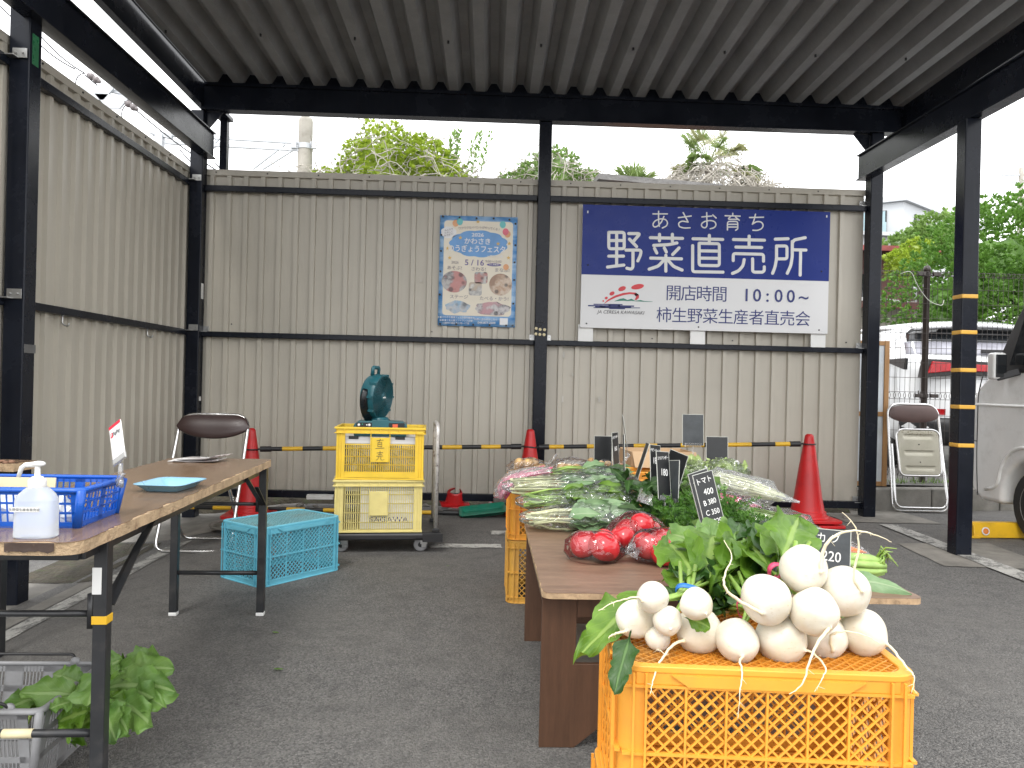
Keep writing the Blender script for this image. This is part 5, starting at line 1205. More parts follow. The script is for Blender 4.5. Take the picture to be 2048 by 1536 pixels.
def greens_bag(label, p0, p1, hw, hh, leafm, stemm='stemw', nleaf=46, seed=0, cat='greens', film='film', stemfrac=.42, lw=(.022, .042), ll=(.08, .14), floor=None, group=None, sag=.0):
    """p0 = stem end, p1 = leaf end"""
    p0, p1 = V(p0), V(p1); base = (p0 + p1) / 2; t = thing('bagged_greens', label, cat, base); rg = random.Random(seed); d = (p1 - p0); L = d.length; d.normalize(); sd = d.cross(V((0, 0, 1))).normalized(); up = sd.cross(d)
    q = MB()
    for i in range(20):
        a = rg.random() * 2 * PI; r0 = math.sqrt(rg.random()); o0 = sd * math.cos(a) * r0 * hw * .55 + up * math.sin(a) * r0 * hh * .55; o1 = sd * math.cos(a) * r0 * hw * .85 + up * math.sin(a) * r0 * hh * .8
        e = rg.uniform(.35, .75); w1 = sd * rg.uniform(-.012, .012) + up * rg.uniform(-.012, .012); o1 = o1 + w1 * 1.5; q.tube([p0 + d * L * rg.uniform(.0, .08) + o0, p0 + d * L * .25 + (o0 + o1) / 2 + w1, p0 + d * L * e + o1], [.0055, .0045, .002], 5)
    q.build('stems', stemm, t, world=True, smooth=True)
    q = MB()
    for i in range(nleaf):
        s = rg.uniform(stemfrac, .93); a = rg.random() * 2 * PI; r0 = math.sqrt(rg.random()) ** .7; k = min(1, (1 - s) * 6 + .35)
        pp = p0 + d * L * (s - .06) + sd * math.cos(a) * r0 * hw * .9 * k + up * math.sin(a) * r0 * hh * .85 * k
        dr = d + sd * rg.uniform(-.5, .5) + up * rg.uniform(-.4, .5); nn = up * (.4 + rg.random()) + sd * rg.uniform(-1, 1) + V((0, -.5, 0))
        leaf(q, pp, dr, nn, rg.uniform(*ll), rg.uniform(*lw), bend=.5, ruff=.35, cup=.2, seed=seed * 50 + i, lobes=.22, n=6, m=4, stalk=.15)
    q.build('leaves', leafm, t, world=True, smooth=True)
    N = 24; ra = []; rb = []
    for i in range(N):
        u = i / (N - 1); k = min(1, sstep(u, -.12, .16)) * min(1, sstep(1 - u, -.10, .12)); ra.append(hw * (.72 + .36 * sstep(u, .1, .6)) * (.55 + .45 * k)); rb.append(hh * (.70 + .40 * sstep(u, .1, .6)) * max(.10, k))
    q = MB(); film_tube(q, lin(p0 - d * L * .06, p1 + d * L * .07, N), ra, rb, crink=.16, seed=seed); q.build('clear_bag', film, t, world=True, smooth=True)
    return t
greens_bag('bagged greens with pale yellow stems nearest the tomatoes', (.165, 3.13, .524), (.600, 3.16, .528), .085, .056, 'leafG', seed=1, nleaf=80)
greens_bag('bagged bright green leaves second from the tomatoes, white roots at the left', (.155, 3.28, .568), (.60, 3.32, .578), .08, .056, 'leafA', 'stem', seed=2, nleaf=90)
greens_bag('large bag of pale feathery greens third from the tomatoes', (.105, 3.47, .608), (.66, 3.50, .612), .095, .058, 'leafG', seed=3, nleaf=90, lw=(.012, .022))
greens_bag('bag of grey-green leaves at the top of the pile below the black card', (.30, 3.70, .640), (.66, 3.66, .644), .08, .036, 'leafG', 'stem', seed=4, nleaf=60, lw=(.016, .026))
# pink radishes hanging over the crate edge
t = thing('bagged_radishes', 'clear bag of pink and white radishes hanging over the left edge of the crates', 'radishes', (.15, 3.68, .60)); q = MB()
for i in range(12):
    c = V((.075 + .012 * (i % 4) + rnd.uniform(-.006, .006), 3.62 + rnd.uniform(-.02, .02), .565 + .016 * (i // 4))); q.tube([c + V((.02, 0, .015)), c, c + V((-.012, 0, -.022)), c + V((-.016, 0, -.04))], [.006, .011, .010, .003], 8)
q.build('radish', 'pinkroot', t, world=True, smooth=True)
q = MB()
for i in range(14): a = V((.09 + rnd.uniform(-.02, .03), 3.63, .60 + rnd.uniform(-.01, .02))); q.tube([a, a + V((.09, .01, .035)), a + V((.2, .03, .05 + rnd.uniform(-.02, .02)))], [.004, .0035, .002], 5)
q.build('stems', 'pinkroot', t, world=True)
q = MB(); film_tube(q, [(.055, 3.61, .53), (.065, 3.615, .56), (.085, 3.62, .59), (.12, 3.63, .62), (.2, 3.64, .645), (.3, 3.65, .66)], [.03, .055, .06, .06, .055, .04], [.02, .032, .034, .034, .03, .02], crink=.18, seed=4); q.build('clear_bag', 'filmw', t, world=True, smooth=True)
# three bags of onions at the back
for i, (x, y, lab) in enumerate(((.22, 3.86, 'bag of small onions at the back left corner of the crates'), (.44, 3.93, 'bag of one large onion on the crates in front of the middle cone'), (.60, 3.93, 'bag of onions on the crates below the plain black card'))):
    t = thing('bagged_onions', lab, 'onions', (x, y, .615)); q = MB()
    for k in range(7 if i != 1 else 3): q.blob((x + (k % 4 - 1.5) * .036 + rnd.uniform(-.008, .008), y + rnd.uniform(-.03, .03), .645 + .028 * (k // 4)), (.028, .028, .025), 12, 8, .1, k)
    q.build('onion', 'onion', t, world=True, smooth=True)
    q = MB(); film_tube(q, [(x - .12, y, .64), (x - .08, y, .65), (x, y, .655), (x + .07, y, .655), (x + .10, y, .675), (x + .115, y, .70), (x + .13, y, .72)], [.02, .05, .06, .045, .012, .02, .035], [.02, .038, .048, .035, .010, .008, .006], crink=.2, seed=i + 7); q.build('clear_bag', 'film', t, world=True, smooth=True)

# dark unbagged bundle between the greens and the cards
def leaf_pp(b, p0, p1, W_, nrm=(0, -.6, .8), bend=0, seed=0, **k):
    p0, p1 = V(p0), V(p1); d = p1 - p0; leaf(b, p0, d + V((0, 0, .45 * bend * d.length)), nrm, d.length * (1 + .05 * bend), W_, bend=bend, seed=seed, **k)
t = thing('greens_bundle', 'dark green leafy bundle with purple stems between the bagged greens and the price cards', 'greens', (.66, 3.3, .5)); q = MB(); s_ = MB()
for i in range(60):
    a = V((.60 + rnd.uniform(0, .13), rnd.uniform(3.18, 3.5), .58 + rnd.uniform(-.04, .09))); dr = V((rnd.uniform(-.3, 1), rnd.uniform(-.9, .1), rnd.uniform(-.35, .55))); leaf(q, a, dr, V((rnd.uniform(-.5, .5), -.7, .7)), rnd.uniform(.09, .15), rnd.uniform(.018, .03), bend=.8, ruff=.4, seed=i + 300, lobes=.35, n=7, m=4, stalk=.2)
for i in range(12): a = V((.61 + rnd.uniform(-.02, .02), 3.5, .655)); s_.tube([a, a + V((.06, -.1, -.01)), a + V((.14 + rnd.uniform(-.03, .03), -.26, -.06))], [.005, .005, .003], 6)
q.build('leaves', 'leafD', t, world=True, smooth=True); s_.build('stems', mat('purple_stem', (.09, .03, .035), .35), t, world=True, smooth=True)

# feathery green bundle
def frond(b, p, d, L, rg, w=.0016):
    p, d = V(p), V(d).normalized(); n = 9; pos = p.copy(); sd = d.orthogonal().normalized()
    for i in range(n):
        d = (d + V((0, 0, -1)) * .10 + V((rg.uniform(-.1, .1), rg.uniform(-.1, .1), 0))).normalized(); q = pos + d * L / n; s = sd * w
        b.add([pos - s, pos + s, q + s * .8, q - s * .8], [(0, 1, 2, 3)])
        if i > 1:
            for k in range(5):
                a = rg.random() * 2 * PI; r_ = (d.orthogonal() * math.cos(a) + d.cross(d.orthogonal()) * math.sin(a)).normalized(); e = (r_ * 1.0 + d * .9).normalized() * L * rg.uniform(.10, .2) * (1.25 - i / n); tt = r_.cross(d).normalized() * w * 1.7; m_ = q + e * .5
                b.add([q, m_ - tt, q + e, m_ + tt], [(0, 1, 2, 3)])
                for z in (-1, 1):
                    e2 = (e * .5 + tt * z * 6).normalized() * e.length * .55; t2 = e2.cross(V((0, 0, 1))).normalized() * w * 1.2; b.add([m_, m_ + e2 * .5 - t2, m_ + e2, m_ + e2 * .5 + t2], [(0, 1, 2, 3)])
        pos = q
t = thing('herb_bundle', 'feathery dark green bunch of carrot-top fronds behind the tomato price card', 'greens', (.85, 2.95, .47)); q = MB(); rg = random.Random(5)
for i in range(330):
    a = V((rg.uniform(.70, 1.02), rg.uniform(2.82, 3.2), 0)); k = 1 - ((a.x - .86) / .2) ** 2 * .6; a.z = .49 + rg.uniform(0, .125) * k
    frond(q, a, (rg.uniform(-.6, .5), rg.uniform(-1, -.1), rg.uniform(.1, 1)), rg.uniform(.075, .135), rg)
q.build('fronds', 'frond', t, world=True)
q = MB(); q.blob((.86, 3.02, .52), (.15, .15, .085), 20, 12, .35, 2, 3); q.build('stem_mass', 'leafD', t, world=True, smooth=True)

# tomatoes
def tomato_bag(label, cs, tie, film_path, ra, rb, seed):
    t = thing('bagged_tomatoes', label, 'tomatoes', V(cs[0][0]) + V((0, 0, -cs[0][1])))
    for c, r in cs:
        c = V(c); q = MB(); n, m = 28, 16; vs = []; fs = []
        for i in range(m + 1):
            th = PI * i / m
            for j in range(n):
                ph = 2 * PI * j / n; k = 1 + .035 * math.cos(5 * ph + seed) * math.sin(th) ** 2 + .03 * noise.noise(V((math.cos(ph), math.sin(ph), th + seed * 3)))
                rr_ = r * math.sin(th) * k; z = r * .86 * math.cos(th) - r * .12 * math.exp(-(th / .35) ** 2); vs.append(c + (M4.Rotation(seed * 1.3 + c.x * 30, 3, 'Z') @ M4.Rotation(.5, 3, 'X')) @ V((rr_ * math.cos(ph), rr_ * math.sin(ph), z)))
        for i in range(m): fs += [(i * n + j, (i + 1) * n + j, (i + 1) * n + (j + 1) % n, i * n + (j + 1) % n) for j in range(n)]
        q.add(vs, fs); q.build('tomato', 'tomato', t, world=True, smooth=True)
    q = MB(); film_tube(q, film_path, ra, rb, n=30, crink=.16, seed=seed); q.build('clear_bag', 'filmt', t, world=True, smooth=True)
    q = MB()
    for k in range(9):
        a = V(tie); e = a + V((rnd.uniform(.0, .06), rnd.uniform(-.035, .03), rnd.uniform(-.015, .045))); P = [[a * (1 - u) + e * u + V((rnd.uniform(-.006, .006), rnd.uniform(-.006, .006), v * .016 * u + rnd.uniform(-.004, .004))) for v in (-1, -.3, .4, 1)] for u in (0, .3, .6, 1)]; q.grid(P)
    q.build('bag_ruffle', 'filmw', t, world=True, smooth=True)
tomato_bag('bag of two big red tomatoes at the front of the low table', [((.405, 2.60, .524), .056), ((.342, 2.65, .520), .052), ((.43, 2.70, .52), .05)], (.478, 2.60, .50), lin((.272, 2.645, .515), (.478, 2.60, .505), 9), [.02, .055, .072, .08, .08, .078, .066, .04, .012], [.02, .048, .058, .062, .064, .063, .056, .034, .010], 1)
tomato_bag('bag of red tomatoes with a ruffled top nearest the price cards', [((.535, 2.88, .525), .05), ((.615, 2.86, .53), .05), ((.575, 2.80, .565), .047), ((.50, 2.78, .522), .05)], (.57, 2.88, .64), lin((.44, 2.82, .52), (.68, 2.85, .535), 9), [.02, .06, .08, .085, .085, .085, .07, .05, .015], [.02, .05, .065, .082, .085, .075, .062, .045, .012], 2)
tomato_bag('bag of red tomatoes beside the turnip leaves', [((.555, 2.62, .525), .054), ((.625, 2.66, .535), .054), ((.60, 2.55, .515), .048)], (.49, 2.60, .52), lin((.49, 2.62, .515), (.69, 2.62, .53), 9), [.012, .05, .075, .082, .085, .084, .07, .05, .015], [.012, .044, .06, .066, .068, .066, .06, .045, .014], 3)

# lettuces and pale bags on the right side
def head_bag(label, c, r, leafm, seed, film='film', nl=46, cat='lettuce', sq=(1, 1, .85), lw=.5):
    c = V(c); t = thing('bagged_lettuce', label, cat, c - V((0, 0, r * sq[2]))); q = MB(); rg = random.Random(seed)
    for i in range(nl):
        a = rg.random() * 2 * PI; e = rg.uniform(-.2, 1.3); d = V((math.cos(a) * math.cos(e), math.sin(a) * math.cos(e), math.sin(e))); s = V((sq[0] * d.x, sq[1] * d.y, sq[2] * d.z)) * r
        tg = (V((0, 0, 1)) - d * d.z + V((rg.uniform(-.3, .3), rg.uniform(-.3, .3), 0))); leaf(q, c + s * .78 - tg.normalized() * r * .4, tg, d, r * rg.uniform(.8, 1.2), r * lw * rg.uniform(.7, 1.1), bend=.8, ruff=.35, cup=.35, seed=seed * 91 + i, lobes=.2, n=7, m=5)
    q.build('leaves', leafm, t, world=True, smooth=True)
    q = MB(); q.blob(c, (r * .80 * sq[0], r * .80 * sq[1], r * .8 * sq[2]), 20, 12, .2, seed, 3); q.build('heart', leafm, t, world=True, smooth=True)
    q = MB(); q.blob(c, (r * 1.12 * sq[0], r * 1.1 * sq[1], r * 1.12 * sq[2]), 34, 22, .22, seed + 5, 4.5); q.build('clear_bag', film, t, world=True, smooth=True); return t
head_bag('bagged pale lettuce below the grey card stand', (1.00, 3.70, .655), .078, 'leafL', 1)
head_bag('bagged pale green cabbage beside the lettuce, under the right black card', (1.16, 3.72, .650), .088, 'leafL', 2, sq=(1.2, 1, .8))
head_bag('loose pale cabbage head behind the feathery greens', (.93, 3.38, .60), .10, 'leafP', 3, nl=34, cat='cabbage', lw=.7)
def pale_shoots(label, p0, p1, hw, hh, seed, m='stemw', film='filmw', cat='shoots', n=60, r=.0032):
    p0, p1 = V(p0), V(p1); t = thing('bagged_shoots', label, cat, (p0 + p1) / 2 - V((0, 0, hh))); rg = random.Random(seed); d = (p1 - p0).normalized(); L = (p1 - p0).length; sd = d.cross(V((0, 0, 1))).normalized(); up = sd.cross(d); q = MB()
    for i in range(n):
        a = rg.random() * 2 * PI; r0 = math.sqrt(rg.random()); o = sd * math.cos(a) * r0 * hw + up * math.sin(a) * r0 * hh; e = rg.uniform(.75, 1)
        q.tube([p0 + o * .85 + d * L * rg.uniform(0, .2), p0 + d * L * .5 + o, p0 + d * L * e + o * .5], [r, r, r * .6], 5)
    q.build('shoots', m, t, world=True, smooth=True)
    N = 18; ra = [hw * (1.25 if .1 < i / N < .7 else .75) * (1 - .75 * sstep(i / (N - 1), .72, 1)) for i in range(N)]; rb = [hh * (1.3 if .1 < i / N < .7 else .7) * (1 - .85 * sstep(i / (N - 1), .7, 1)) for i in range(N)]
    q = MB(); film_tube(q, lin(p0 - d * .03, p1 + d * .06, N), ra, rb, crink=.14, seed=seed); q.build('clear_bag', film, t, world=True, smooth=True); return t
pale_shoots('milky bag of long pale shoots pointing at the right cone', (1.03, 3.52, .655), (1.34, 3.40, .585), .07, .045, 11)
pale_shoots('bag of pink radish stems in front of the pale shoots', (.99, 3.30, .60), (1.16, 3.18, .565), .045, .03, 12, 'pinkroot', 'film', 'radishes', 26, .005)
pale_shoots('shiny crinkled bag of green stems between the fronds and the turnip leaves', (1.02, 3.12, .565), (1.30, 2.92, .52), .075, .045, 13, 'stem', 'film', 'greens', 40)
pale_shoots('shiny bag of slim leeks lying across the right edge of the table', (1.06, 2.93, .53), (1.29, 2.80, .505), .06, .035, 14, 'leafP', 'film', 'leeks', 22, .006)
t = thing('bagged_carrots', 'clear bag of orange carrots at the right edge of the table behind the turnip card', 'carrots', (1.2, 2.75, TZ)); q = MB()
for i in range(7): y = 2.66 + .022 * (i % 4); z = .49 + .026 * (i // 4); q.tube([(1.08, y + .02, z), (1.10, y + .02, z), (1.2, y, z), (1.285, y - .02, z - .002), (1.33, y - .02, z - .006)], [.006, .017, .016, .011, .002], 10)
q.build('carrot', 'carrot', t, world=True, smooth=True)
q = MB(); film_tube(q, lin((.99, 2.74, .53), (1.345, 2.675, .505), 16), [.05] + [.072] * 12 + [.06, .05, .04], [.03] + [.048] * 10 + [.042, .036, .03, .022, .012], crink=.2, seed=21); q.build('clear_bag', 'film', t, world=True, smooth=True)
t = thing('celery_bunch', 'tied bunch of pale green celery stalks at the right edge of the table', 'celery', (1.15, 2.5, TZ)); q = MB()
for i in range(16):
    a = i / 16 * 2 * PI; oy, oz = .034 * math.cos(a) * (1 if i % 2 else .5), .030 * math.sin(a) * (1 if i % 2 else .5); q.tube([(.98, 2.50 + oy * 1.2, .51 + oz * 1.1), (1.14, 2.47 + oy, .508 + oz), (1.25, 2.45 + oy * .9, .507 + oz * .85), (1.285, 2.445 + oy * .7, .507 + oz * .6)], [.010, .0125, .013, .009], 8, sq=.8)
q.build('stalks', 'celery', t, world=True, smooth=True)
q = MB()
for i in range(9): q.tube([(1.268 + rnd.uniform(-.01, .01), 2.447 + rnd.uniform(-.03, .03), .52), (1.285, 2.44 + rnd.uniform(-.03, .03), .545 + rnd.uniform(-.02, .03)), (1.30 + rnd.uniform(0, .02), 2.44 + rnd.uniform(-.04, .03), .55 + rnd.uniform(-.04, .03))], [.004, .003, .001], 5)
q.build('root_ends', 'stem', t, world=True, smooth=True)
t = thing('loose_leaves', 'broad green leaves lying on the front right corner of the table', 'leaves', (1.15, 2.36, TZ)); q = MB()
for k, (p0, p1, w) in enumerate((((1.09, 2.33, .488), (1.262, 2.235, .478), .034), ((1.04, 2.38, .53), (1.16, 2.28, .475), .04), ((1.12, 2.36, .49), (1.25, 2.30, .485), .03), ((.98, 2.36, .54), (1.10, 2.27, .49), .04))): leaf_pp(q, p0, p1, w, (.1, -.75, .65), bend=.6, seed=70 + k, ruff=.2, cup=-.25)
q.build('leaves', 'leafG', t, world=True, smooth=True)
pale_shoots('small crinkled bag of dark leaves between the tomatoes and the tomato card', (.70, 2.64, .535), (.82, 2.60, .53), .05, .042, 15, 'leafD', 'filmw', 'greens', 30, .009)

# ---------------------------------------------------------------- price cards
def price_card(label, px, py, Y, w, h, yaw=0, roll=0, tilt=4, m='board', lines=(), edge=True, stem=.06, name='price_card'):
    p = at(px, py, Y); t = thing(name, label, 'price card', p, 0); Mx = M4.Rotation(rad(yaw), 4, 'Z') @ M4.Rotation(rad(-tilt), 4, 'X') @ M4.Rotation(rad(roll), 4, 'Y') @ M4.Rotation(PI / 2, 4, 'X')
    q = MB(); q.box((-w / 2 + .0015, -h / 2 + .0015, -.0008), (w / 2 - .0015, h / 2 - .0015, .0008), Mx); bo = q.build('board', m, t)
    if edge:
        q = MB(); e = .0022
        q.box((-w / 2 - e + .0015, -h / 2, -.0012), (-w / 2 + .0013, h / 2, .0014), Mx); q.box((w / 2 - .0013, -h / 2, -.0012), (w / 2 + e - .0015, h / 2, .0014), Mx); q.box((-w / 2, h / 2 - .0013, -.0012), (w / 2, h / 2 + e - .0015, .0014), Mx); q.build('clear_sleeve', 'board_edge', t)
    q = MB(); q.box((-w * .40, -h / 2 - .006, .0016), (w * .40, -h / 2 + .014, .0045), Mx); q.box((-w * .4, -h / 2 - .006, -.004), (w * .4, -h / 2 + .010, -.0013), Mx)
    q.tube([Mx @ V((0, -h / 2 - .004, 0)), Mx @ V((0, -h / 2 - .02, 0)), Mx @ V((.004, -h / 2 - stem, -.004))], [.006, .0045, .0045], 8); q.box((-.012, -h / 2 - stem - .018, -.010), (.012, -h / 2 - stem, .006), Mx); q.build('clip_holder', 'clear', t, bevel=.001)
    if lines:
        q = MB()
        for tx, u, v, s in lines: q.text(tx, Mx @ M4.Translation((u * w, v * h, .0012)) @ M4.Rotation(rad(rnd.uniform(-5, 4)), 4, 'Z'), s * w, .004, th=.0003, sx=.9)
        q.build('chalk_writing', 'chalk', bo)
    return t
price_card('plain black price card facing forward above the onions', 1206, 903, 3.90, .092, .158, 3)
price_card('black price card turned sideways overlapping the plain card, chalked 160', 1231, 899, 3.78, .095, .168, 62, lines=(('コリアンダー', 0, .36, .17), ('160', 0, .02, .34)))
price_card('thin dark price card seen almost edge-on, standing tallest', 1249, 858, 3.95, .095, .14, 83, -6, 10)
price_card('dark price card seen edge-on and leaning from upper left', 1248, 908, 3.55, .10, .18, 84, 6, 2, stem=.08)
price_card('dark price card seen edge-on and leaning from upper right', 1284, 922, 3.45, .10, .17, 86, 0, 0, stem=.06).rotation_euler = (0, rad(17), 0)
price_card('black price card chalked 180 behind the coriander card', 1311, 930, 3.30, .10, .172, 52, 6, 6, lines=(('ベビーリーフ', 0, .36, .17), ('180', 0, .10, .40)))
price_card('black price card chalked コリアンダー 180 at the front of the group', 1327, 950, 3.10, .095, .19, 46, 5, 8, lines=(('コリアンダー', 0, .36, .165), ('180', .05, .05, .42)))
price_card('reversed black price card behind the coriander card', 1349, 938, 3.32, .10, .15, -50, 14, 6)
price_card('grey-green back of a price card right of the coriander card', 1342, 962, 3.15, .095, .17, -62, -6, 6, m='board_grey')
price_card('grey price card on a tall clear stand, above the lettuce', 1386, 860, 4.20, .118, .172, 2, 0, 4, m='board_grey', stem=.10)
price_card('plain black price card facing forward in front of the striped bar', 1434, 903, 4.00, .116, .155, 2)
price_card('black price card half hidden behind the tomato card', 1409, 998, 2.68, .088, .20, 24, -13, 9, lines=(('ス', -.25, .36, .30), ('8', -.30, -.16, .26)))
price_card('black price card chalked トマト with four prices down to 320', 1418, 1002, 2.58, .082, .195, 20, -12, 9, lines=(('トマト', -.02, .36, .31), ('400', .08, .16, .36), ('B 380', .02, -.02, .31), ('C 350', .04, -.20, .31), ('D 320', .05, -.37, .31)))
price_card('grey price card chalked カブ 220 behind the white turnips', 1657, 1118, 1.95, .106, .15, -10, 3, 10, m='board_grey', lines=(('カ', -.18, .34, .26), ('ブ', .14, .34, .24), ('220', .06, .04, .34), ('330', .14, -.26, .30)))
# ================================================================ turnip bunches on the front crate
ZT = .569
def near(Y): return float(np.interp(Y, (1.31, 1.6, 1.9, 2.4), (1.31, 1.495, 1.88, 2.4)))
def px3(px, py, Y): return at(px, py, near(Y))
def turnip(parent, c, r, axis, tail, seed, neck=.0, rr0=.0042):
    r *= 1.0; c, ax = V(c), V(axis).normalized(); M = M4.Translation(c) @ V((0, 0, 1)).rotation_difference(ax).to_matrix().to_4x4(); rg = random.Random(seed)
    prof = [(.0, 1.13), (.035, 1.10), (.06, 1.04), (.13, .99), (.32, .945), (.56, .83), (.78, .64), (.93, .38), (1.0, .08), (.99, -.2), (.91, -.48), (.75, -.71), (.52, -.87), (.30, -.93 - neck * .3), (.17, -.96 - neck), (.13, -1.08 - neck)]
    q = MB(); n = 40; vs = []; fs = []
    for k, (a, z) in enumerate(prof):
        for j in range(n):
            ph = 2 * PI * j / n; d = V((a * math.cos(ph), a * math.sin(ph), z)); w = 1 + .10 * noise.noise(d * 1.1 + V((seed * 2.1, 0, 0))) + .012 * noise.noise(d * 6 + V((seed, 5, 0)))
            vs.append(M @ (V((d.x, d.y, d.z * .97)) * r * w))
    for i in range(len(prof) - 1): fs += [(i * n + j, i * n + (j + 1) % n, (i + 1) * n + (j + 1) % n, (i + 1) * n + j) for j in range(n)]
    q.add(vs, [f[::-1] for f in fs]); o = q.build('turnip', 'turnip', parent, world=True, sub=1, smooth=True)
    if tail:
        tl = [V(p) for p in tail]; st = M @ V((0, 0, r * 1.0)); pts = [st] + tl; fine = []
        for i in range(len(pts) - 1):          # Catmull-Rom through the points
            p0, p1, p2, p3 = pts[max(0, i - 1)], pts[i], pts[i + 1], pts[min(len(pts) - 1, i + 2)]
            for k in range(6):
                t = k / 6; fine.append(.5 * ((2 * p1) + (p2 - p0) * t + (2 * p0 - 5 * p1 + 4 * p2 - p3) * t * t + (3 * p1 - p0 - 3 * p2 + p3) * t ** 3))
        fine.append(pts[-1]); N = len(fine); rr0 *= .82; fine = [p + V((rg.uniform(-1, 1), rg.uniform(-1, 1), rg.uniform(-1, 1))) * .0009 * (i > 1) for i, p in enumerate(fine)]
        q = MB(); q.tube(fine, [max(.0007, rr0 * (1.5 if i == 0 else 1) * (1 - i / N) ** .8) for i in range(N)], 8)
        for k in range(4):
            i = rg.randrange(N // 3, N - 1); p = fine[i]; q.tube([p, p + V((rg.uniform(-.012, .012), rg.uniform(-.008, .004), rg.uniform(-.012, .006)))], [.0006, .0003], 4)
        q.build('tail_root', 'rootlet', o, world=True, smooth=True)
    return o
def T3(*a): return [px3(*p) for p in a]
def bunch(label, base): return thing('turnip_bunch', label, 'turnips', base)
def stems(q, crown, tie, end, r=.0045, n=3, rg=rnd):
    for k in range(n):
        j = V((rg.uniform(-.008, .008), rg.uniform(-.006, .006), rg.uniform(-.006, .008))); q.tube(fillet([V(crown), V(tie) + j, V(end) + j * 4], .03, 4), r * rg.uniform(.8, 1.25), 8, sq=.75)

bl = bunch('small white turnips tied with blue tape at the left end of the orange crate', (.38, 1.55, ZT))
bm = bunch('bunch of three large white turnips at the middle of the orange crate', (.53, 1.5, ZT))
br_ = bunch('bunch of five large white turnips piled at the right end of the orange crate', (.69, 1.52, ZT))
U_ = .001
def TP(px, py, Y, dz=U_): p = at(px, py, near(Y)); return p + V((0, 0, dz))
turnip(bl, TP(1270, 1240, 1.60), .0385, (-.55, -.75, -.35), T3((1228, 1268, 1.56), (1216, 1276, 1.56)), 1, neck=.12)
turnip(bl, TP(1305, 1196, 1.53), .0305, (-.75, -.6, -.05), T3((1272, 1194, 1.49), (1233, 1203, 1.47), (1197, 1222, 1.45)), 2, rr0=.003)
turnip(bl, TP(1335, 1243, 1.51), .0275, (.0, -.9, -.25), None, 3)
turnip(bl, TP(1315, 1278, 1.55), .024, (-.1, -.7, -.6), T3((1318, 1300, 1.52), (1337, 1314, 1.50)), 4, rr0=.0026)
turnip(bl, TP(1393, 1210, 1.47), .030, (.35, -.85, -.3), None, 5)
turnip(bl, TP(1397, 1262, 1.555), .0445, (-.75, -.55, -.25), T3((1346, 1290, 1.49), (1319, 1326, 1.44), (1307, 1358, 1.365), (1301, 1388, 1.33)), 6)
turnip(bm, TP(1475, 1283, 1.49), .041, (-.05, -.8, -.35), T3((1480, 1322, 1.42), (1484, 1345, 1.37), (1480, 1385, 1.325), (1475, 1440, 1.32)), 7, rr0=.0032)
turnip(bm, TP(1565, 1277, 1.51), .0485, (.55, -.8, -.2), T3((1625, 1305, 1.43), (1650, 1334, 1.36), (1644, 1358, 1.33), (1629, 1383, 1.325)), 8, rr0=.0032)
turnip(bm, TP(1533, 1201, 1.47), .0470, (-.45, -.85, -.3), T3((1476, 1200, 1.40), (1449, 1174, 1.39), (1451, 1145, 1.40), (1463, 1112, 1.42), (1447, 1080, 1.44)), 9, rr0=.0042)
turnip(br_, TP(1607, 1140, 1.53), .0465, (.30, -.9, .1), T3((1645, 1106, 1.46), (1663, 1076, 1.45), (1702, 1061, 1.45), (1746, 1068, 1.45), (1783, 1084, 1.45)), 10, rr0=.0050)
turnip(br_, TP(1687, 1183, 1.54), .0485, (.25, -.85, .2), T3((1708, 1150, 1.47), (1717, 1098, 1.46), (1711, 1055, 1.46), (1685, 1024, 1.46)), 11, rr0=.0040)
turnip(br_, TP(1628, 1225, 1.44), .0435, (.3, -.8, -.35), T3((1652, 1264, 1.375), (1624, 1308, 1.33), (1606, 1366, 1.315), (1579, 1388, 1.31)), 12, rr0=.0046)
turnip(br_, TP(1650, 1275, 1.545), .042, (-.05, -.9, -.3), T3((1662, 1272, 1.47), (1688, 1263, 1.46), (1728, 1270, 1.45), (1760, 1288, 1.45)), 13, rr0=.0034)
turnip(br_, TP(1727, 1265, 1.55), .0445, (.6, -.7, -.25), T3((1788, 1302, 1.44), (1812, 1333, 1.38), (1828, 1352, 1.345), (1826, 1380, 1.335)), 14, rr0=.0038)
# leaf stalks
for par, crowns, tie, ends in ((bl, ((1292, 1205, 1.62), (1330, 1200, 1.58), (1345, 1232, 1.58), (1385, 1215, 1.55), (1395, 1240, 1.62)), (1372, 1190, 1.62), ((1400, 1130, 1.80), (1440, 1150, 1.8), (1365, 1120, 1.85), (1330, 1165, 1.7))),
                               (bm, ((1480, 1260, 1.56), (1550, 1250, 1.58), (1525, 1195, 1.55)), (1500, 1215, 1.62), ((1470, 1140, 1.8), (1530, 1150, 1.8), (1440, 1200, 1.75))),
                               (br_, ((1605, 1140, 1.60), (1680, 1180, 1.62), (1625, 1215, 1.55), (1650, 1265, 1.62), (1715, 1260, 1.62)), (1575, 1150, 1.64), ((1580, 1090, 1.75), (1540, 1110, 1.8), (1560, 1140, 1.8)))):
    q = MB(); tp = px3(*tie)
    for k, cpt in enumerate(crowns):
        for e in ends[:3]: stems(q, px3(*cpt), tp + V((rnd.uniform(-.01, .01), rnd.uniform(-.01, .01), rnd.uniform(-.008, .012))), tp + (px3(*e) - tp) * .55 + V((rnd.uniform(-.02, .02), 0, rnd.uniform(-.01, .02))), .0042, 1)
    q.build('leaf_stalks', 'stem', par, world=True, smooth=True)
def band_tie(par, c, ax, r, m, w=.010):
    c, ax = V(c), V(ax).normalized(); x = ax.orthogonal().normalized(); y = ax.cross(x); q = MB(); P = []
    for i in range(25): a = 2 * PI * i / 24; o = (x * math.cos(a) + y * math.sin(a)) * r * (1 + .12 * math.sin(3 * a)); P.append([c + o - ax * w / 2, c + o * 1.03, c + o + ax * w / 2])
    q.grid(P); q.build('tie', m, par, world=True, smooth=True, solid=.0012)
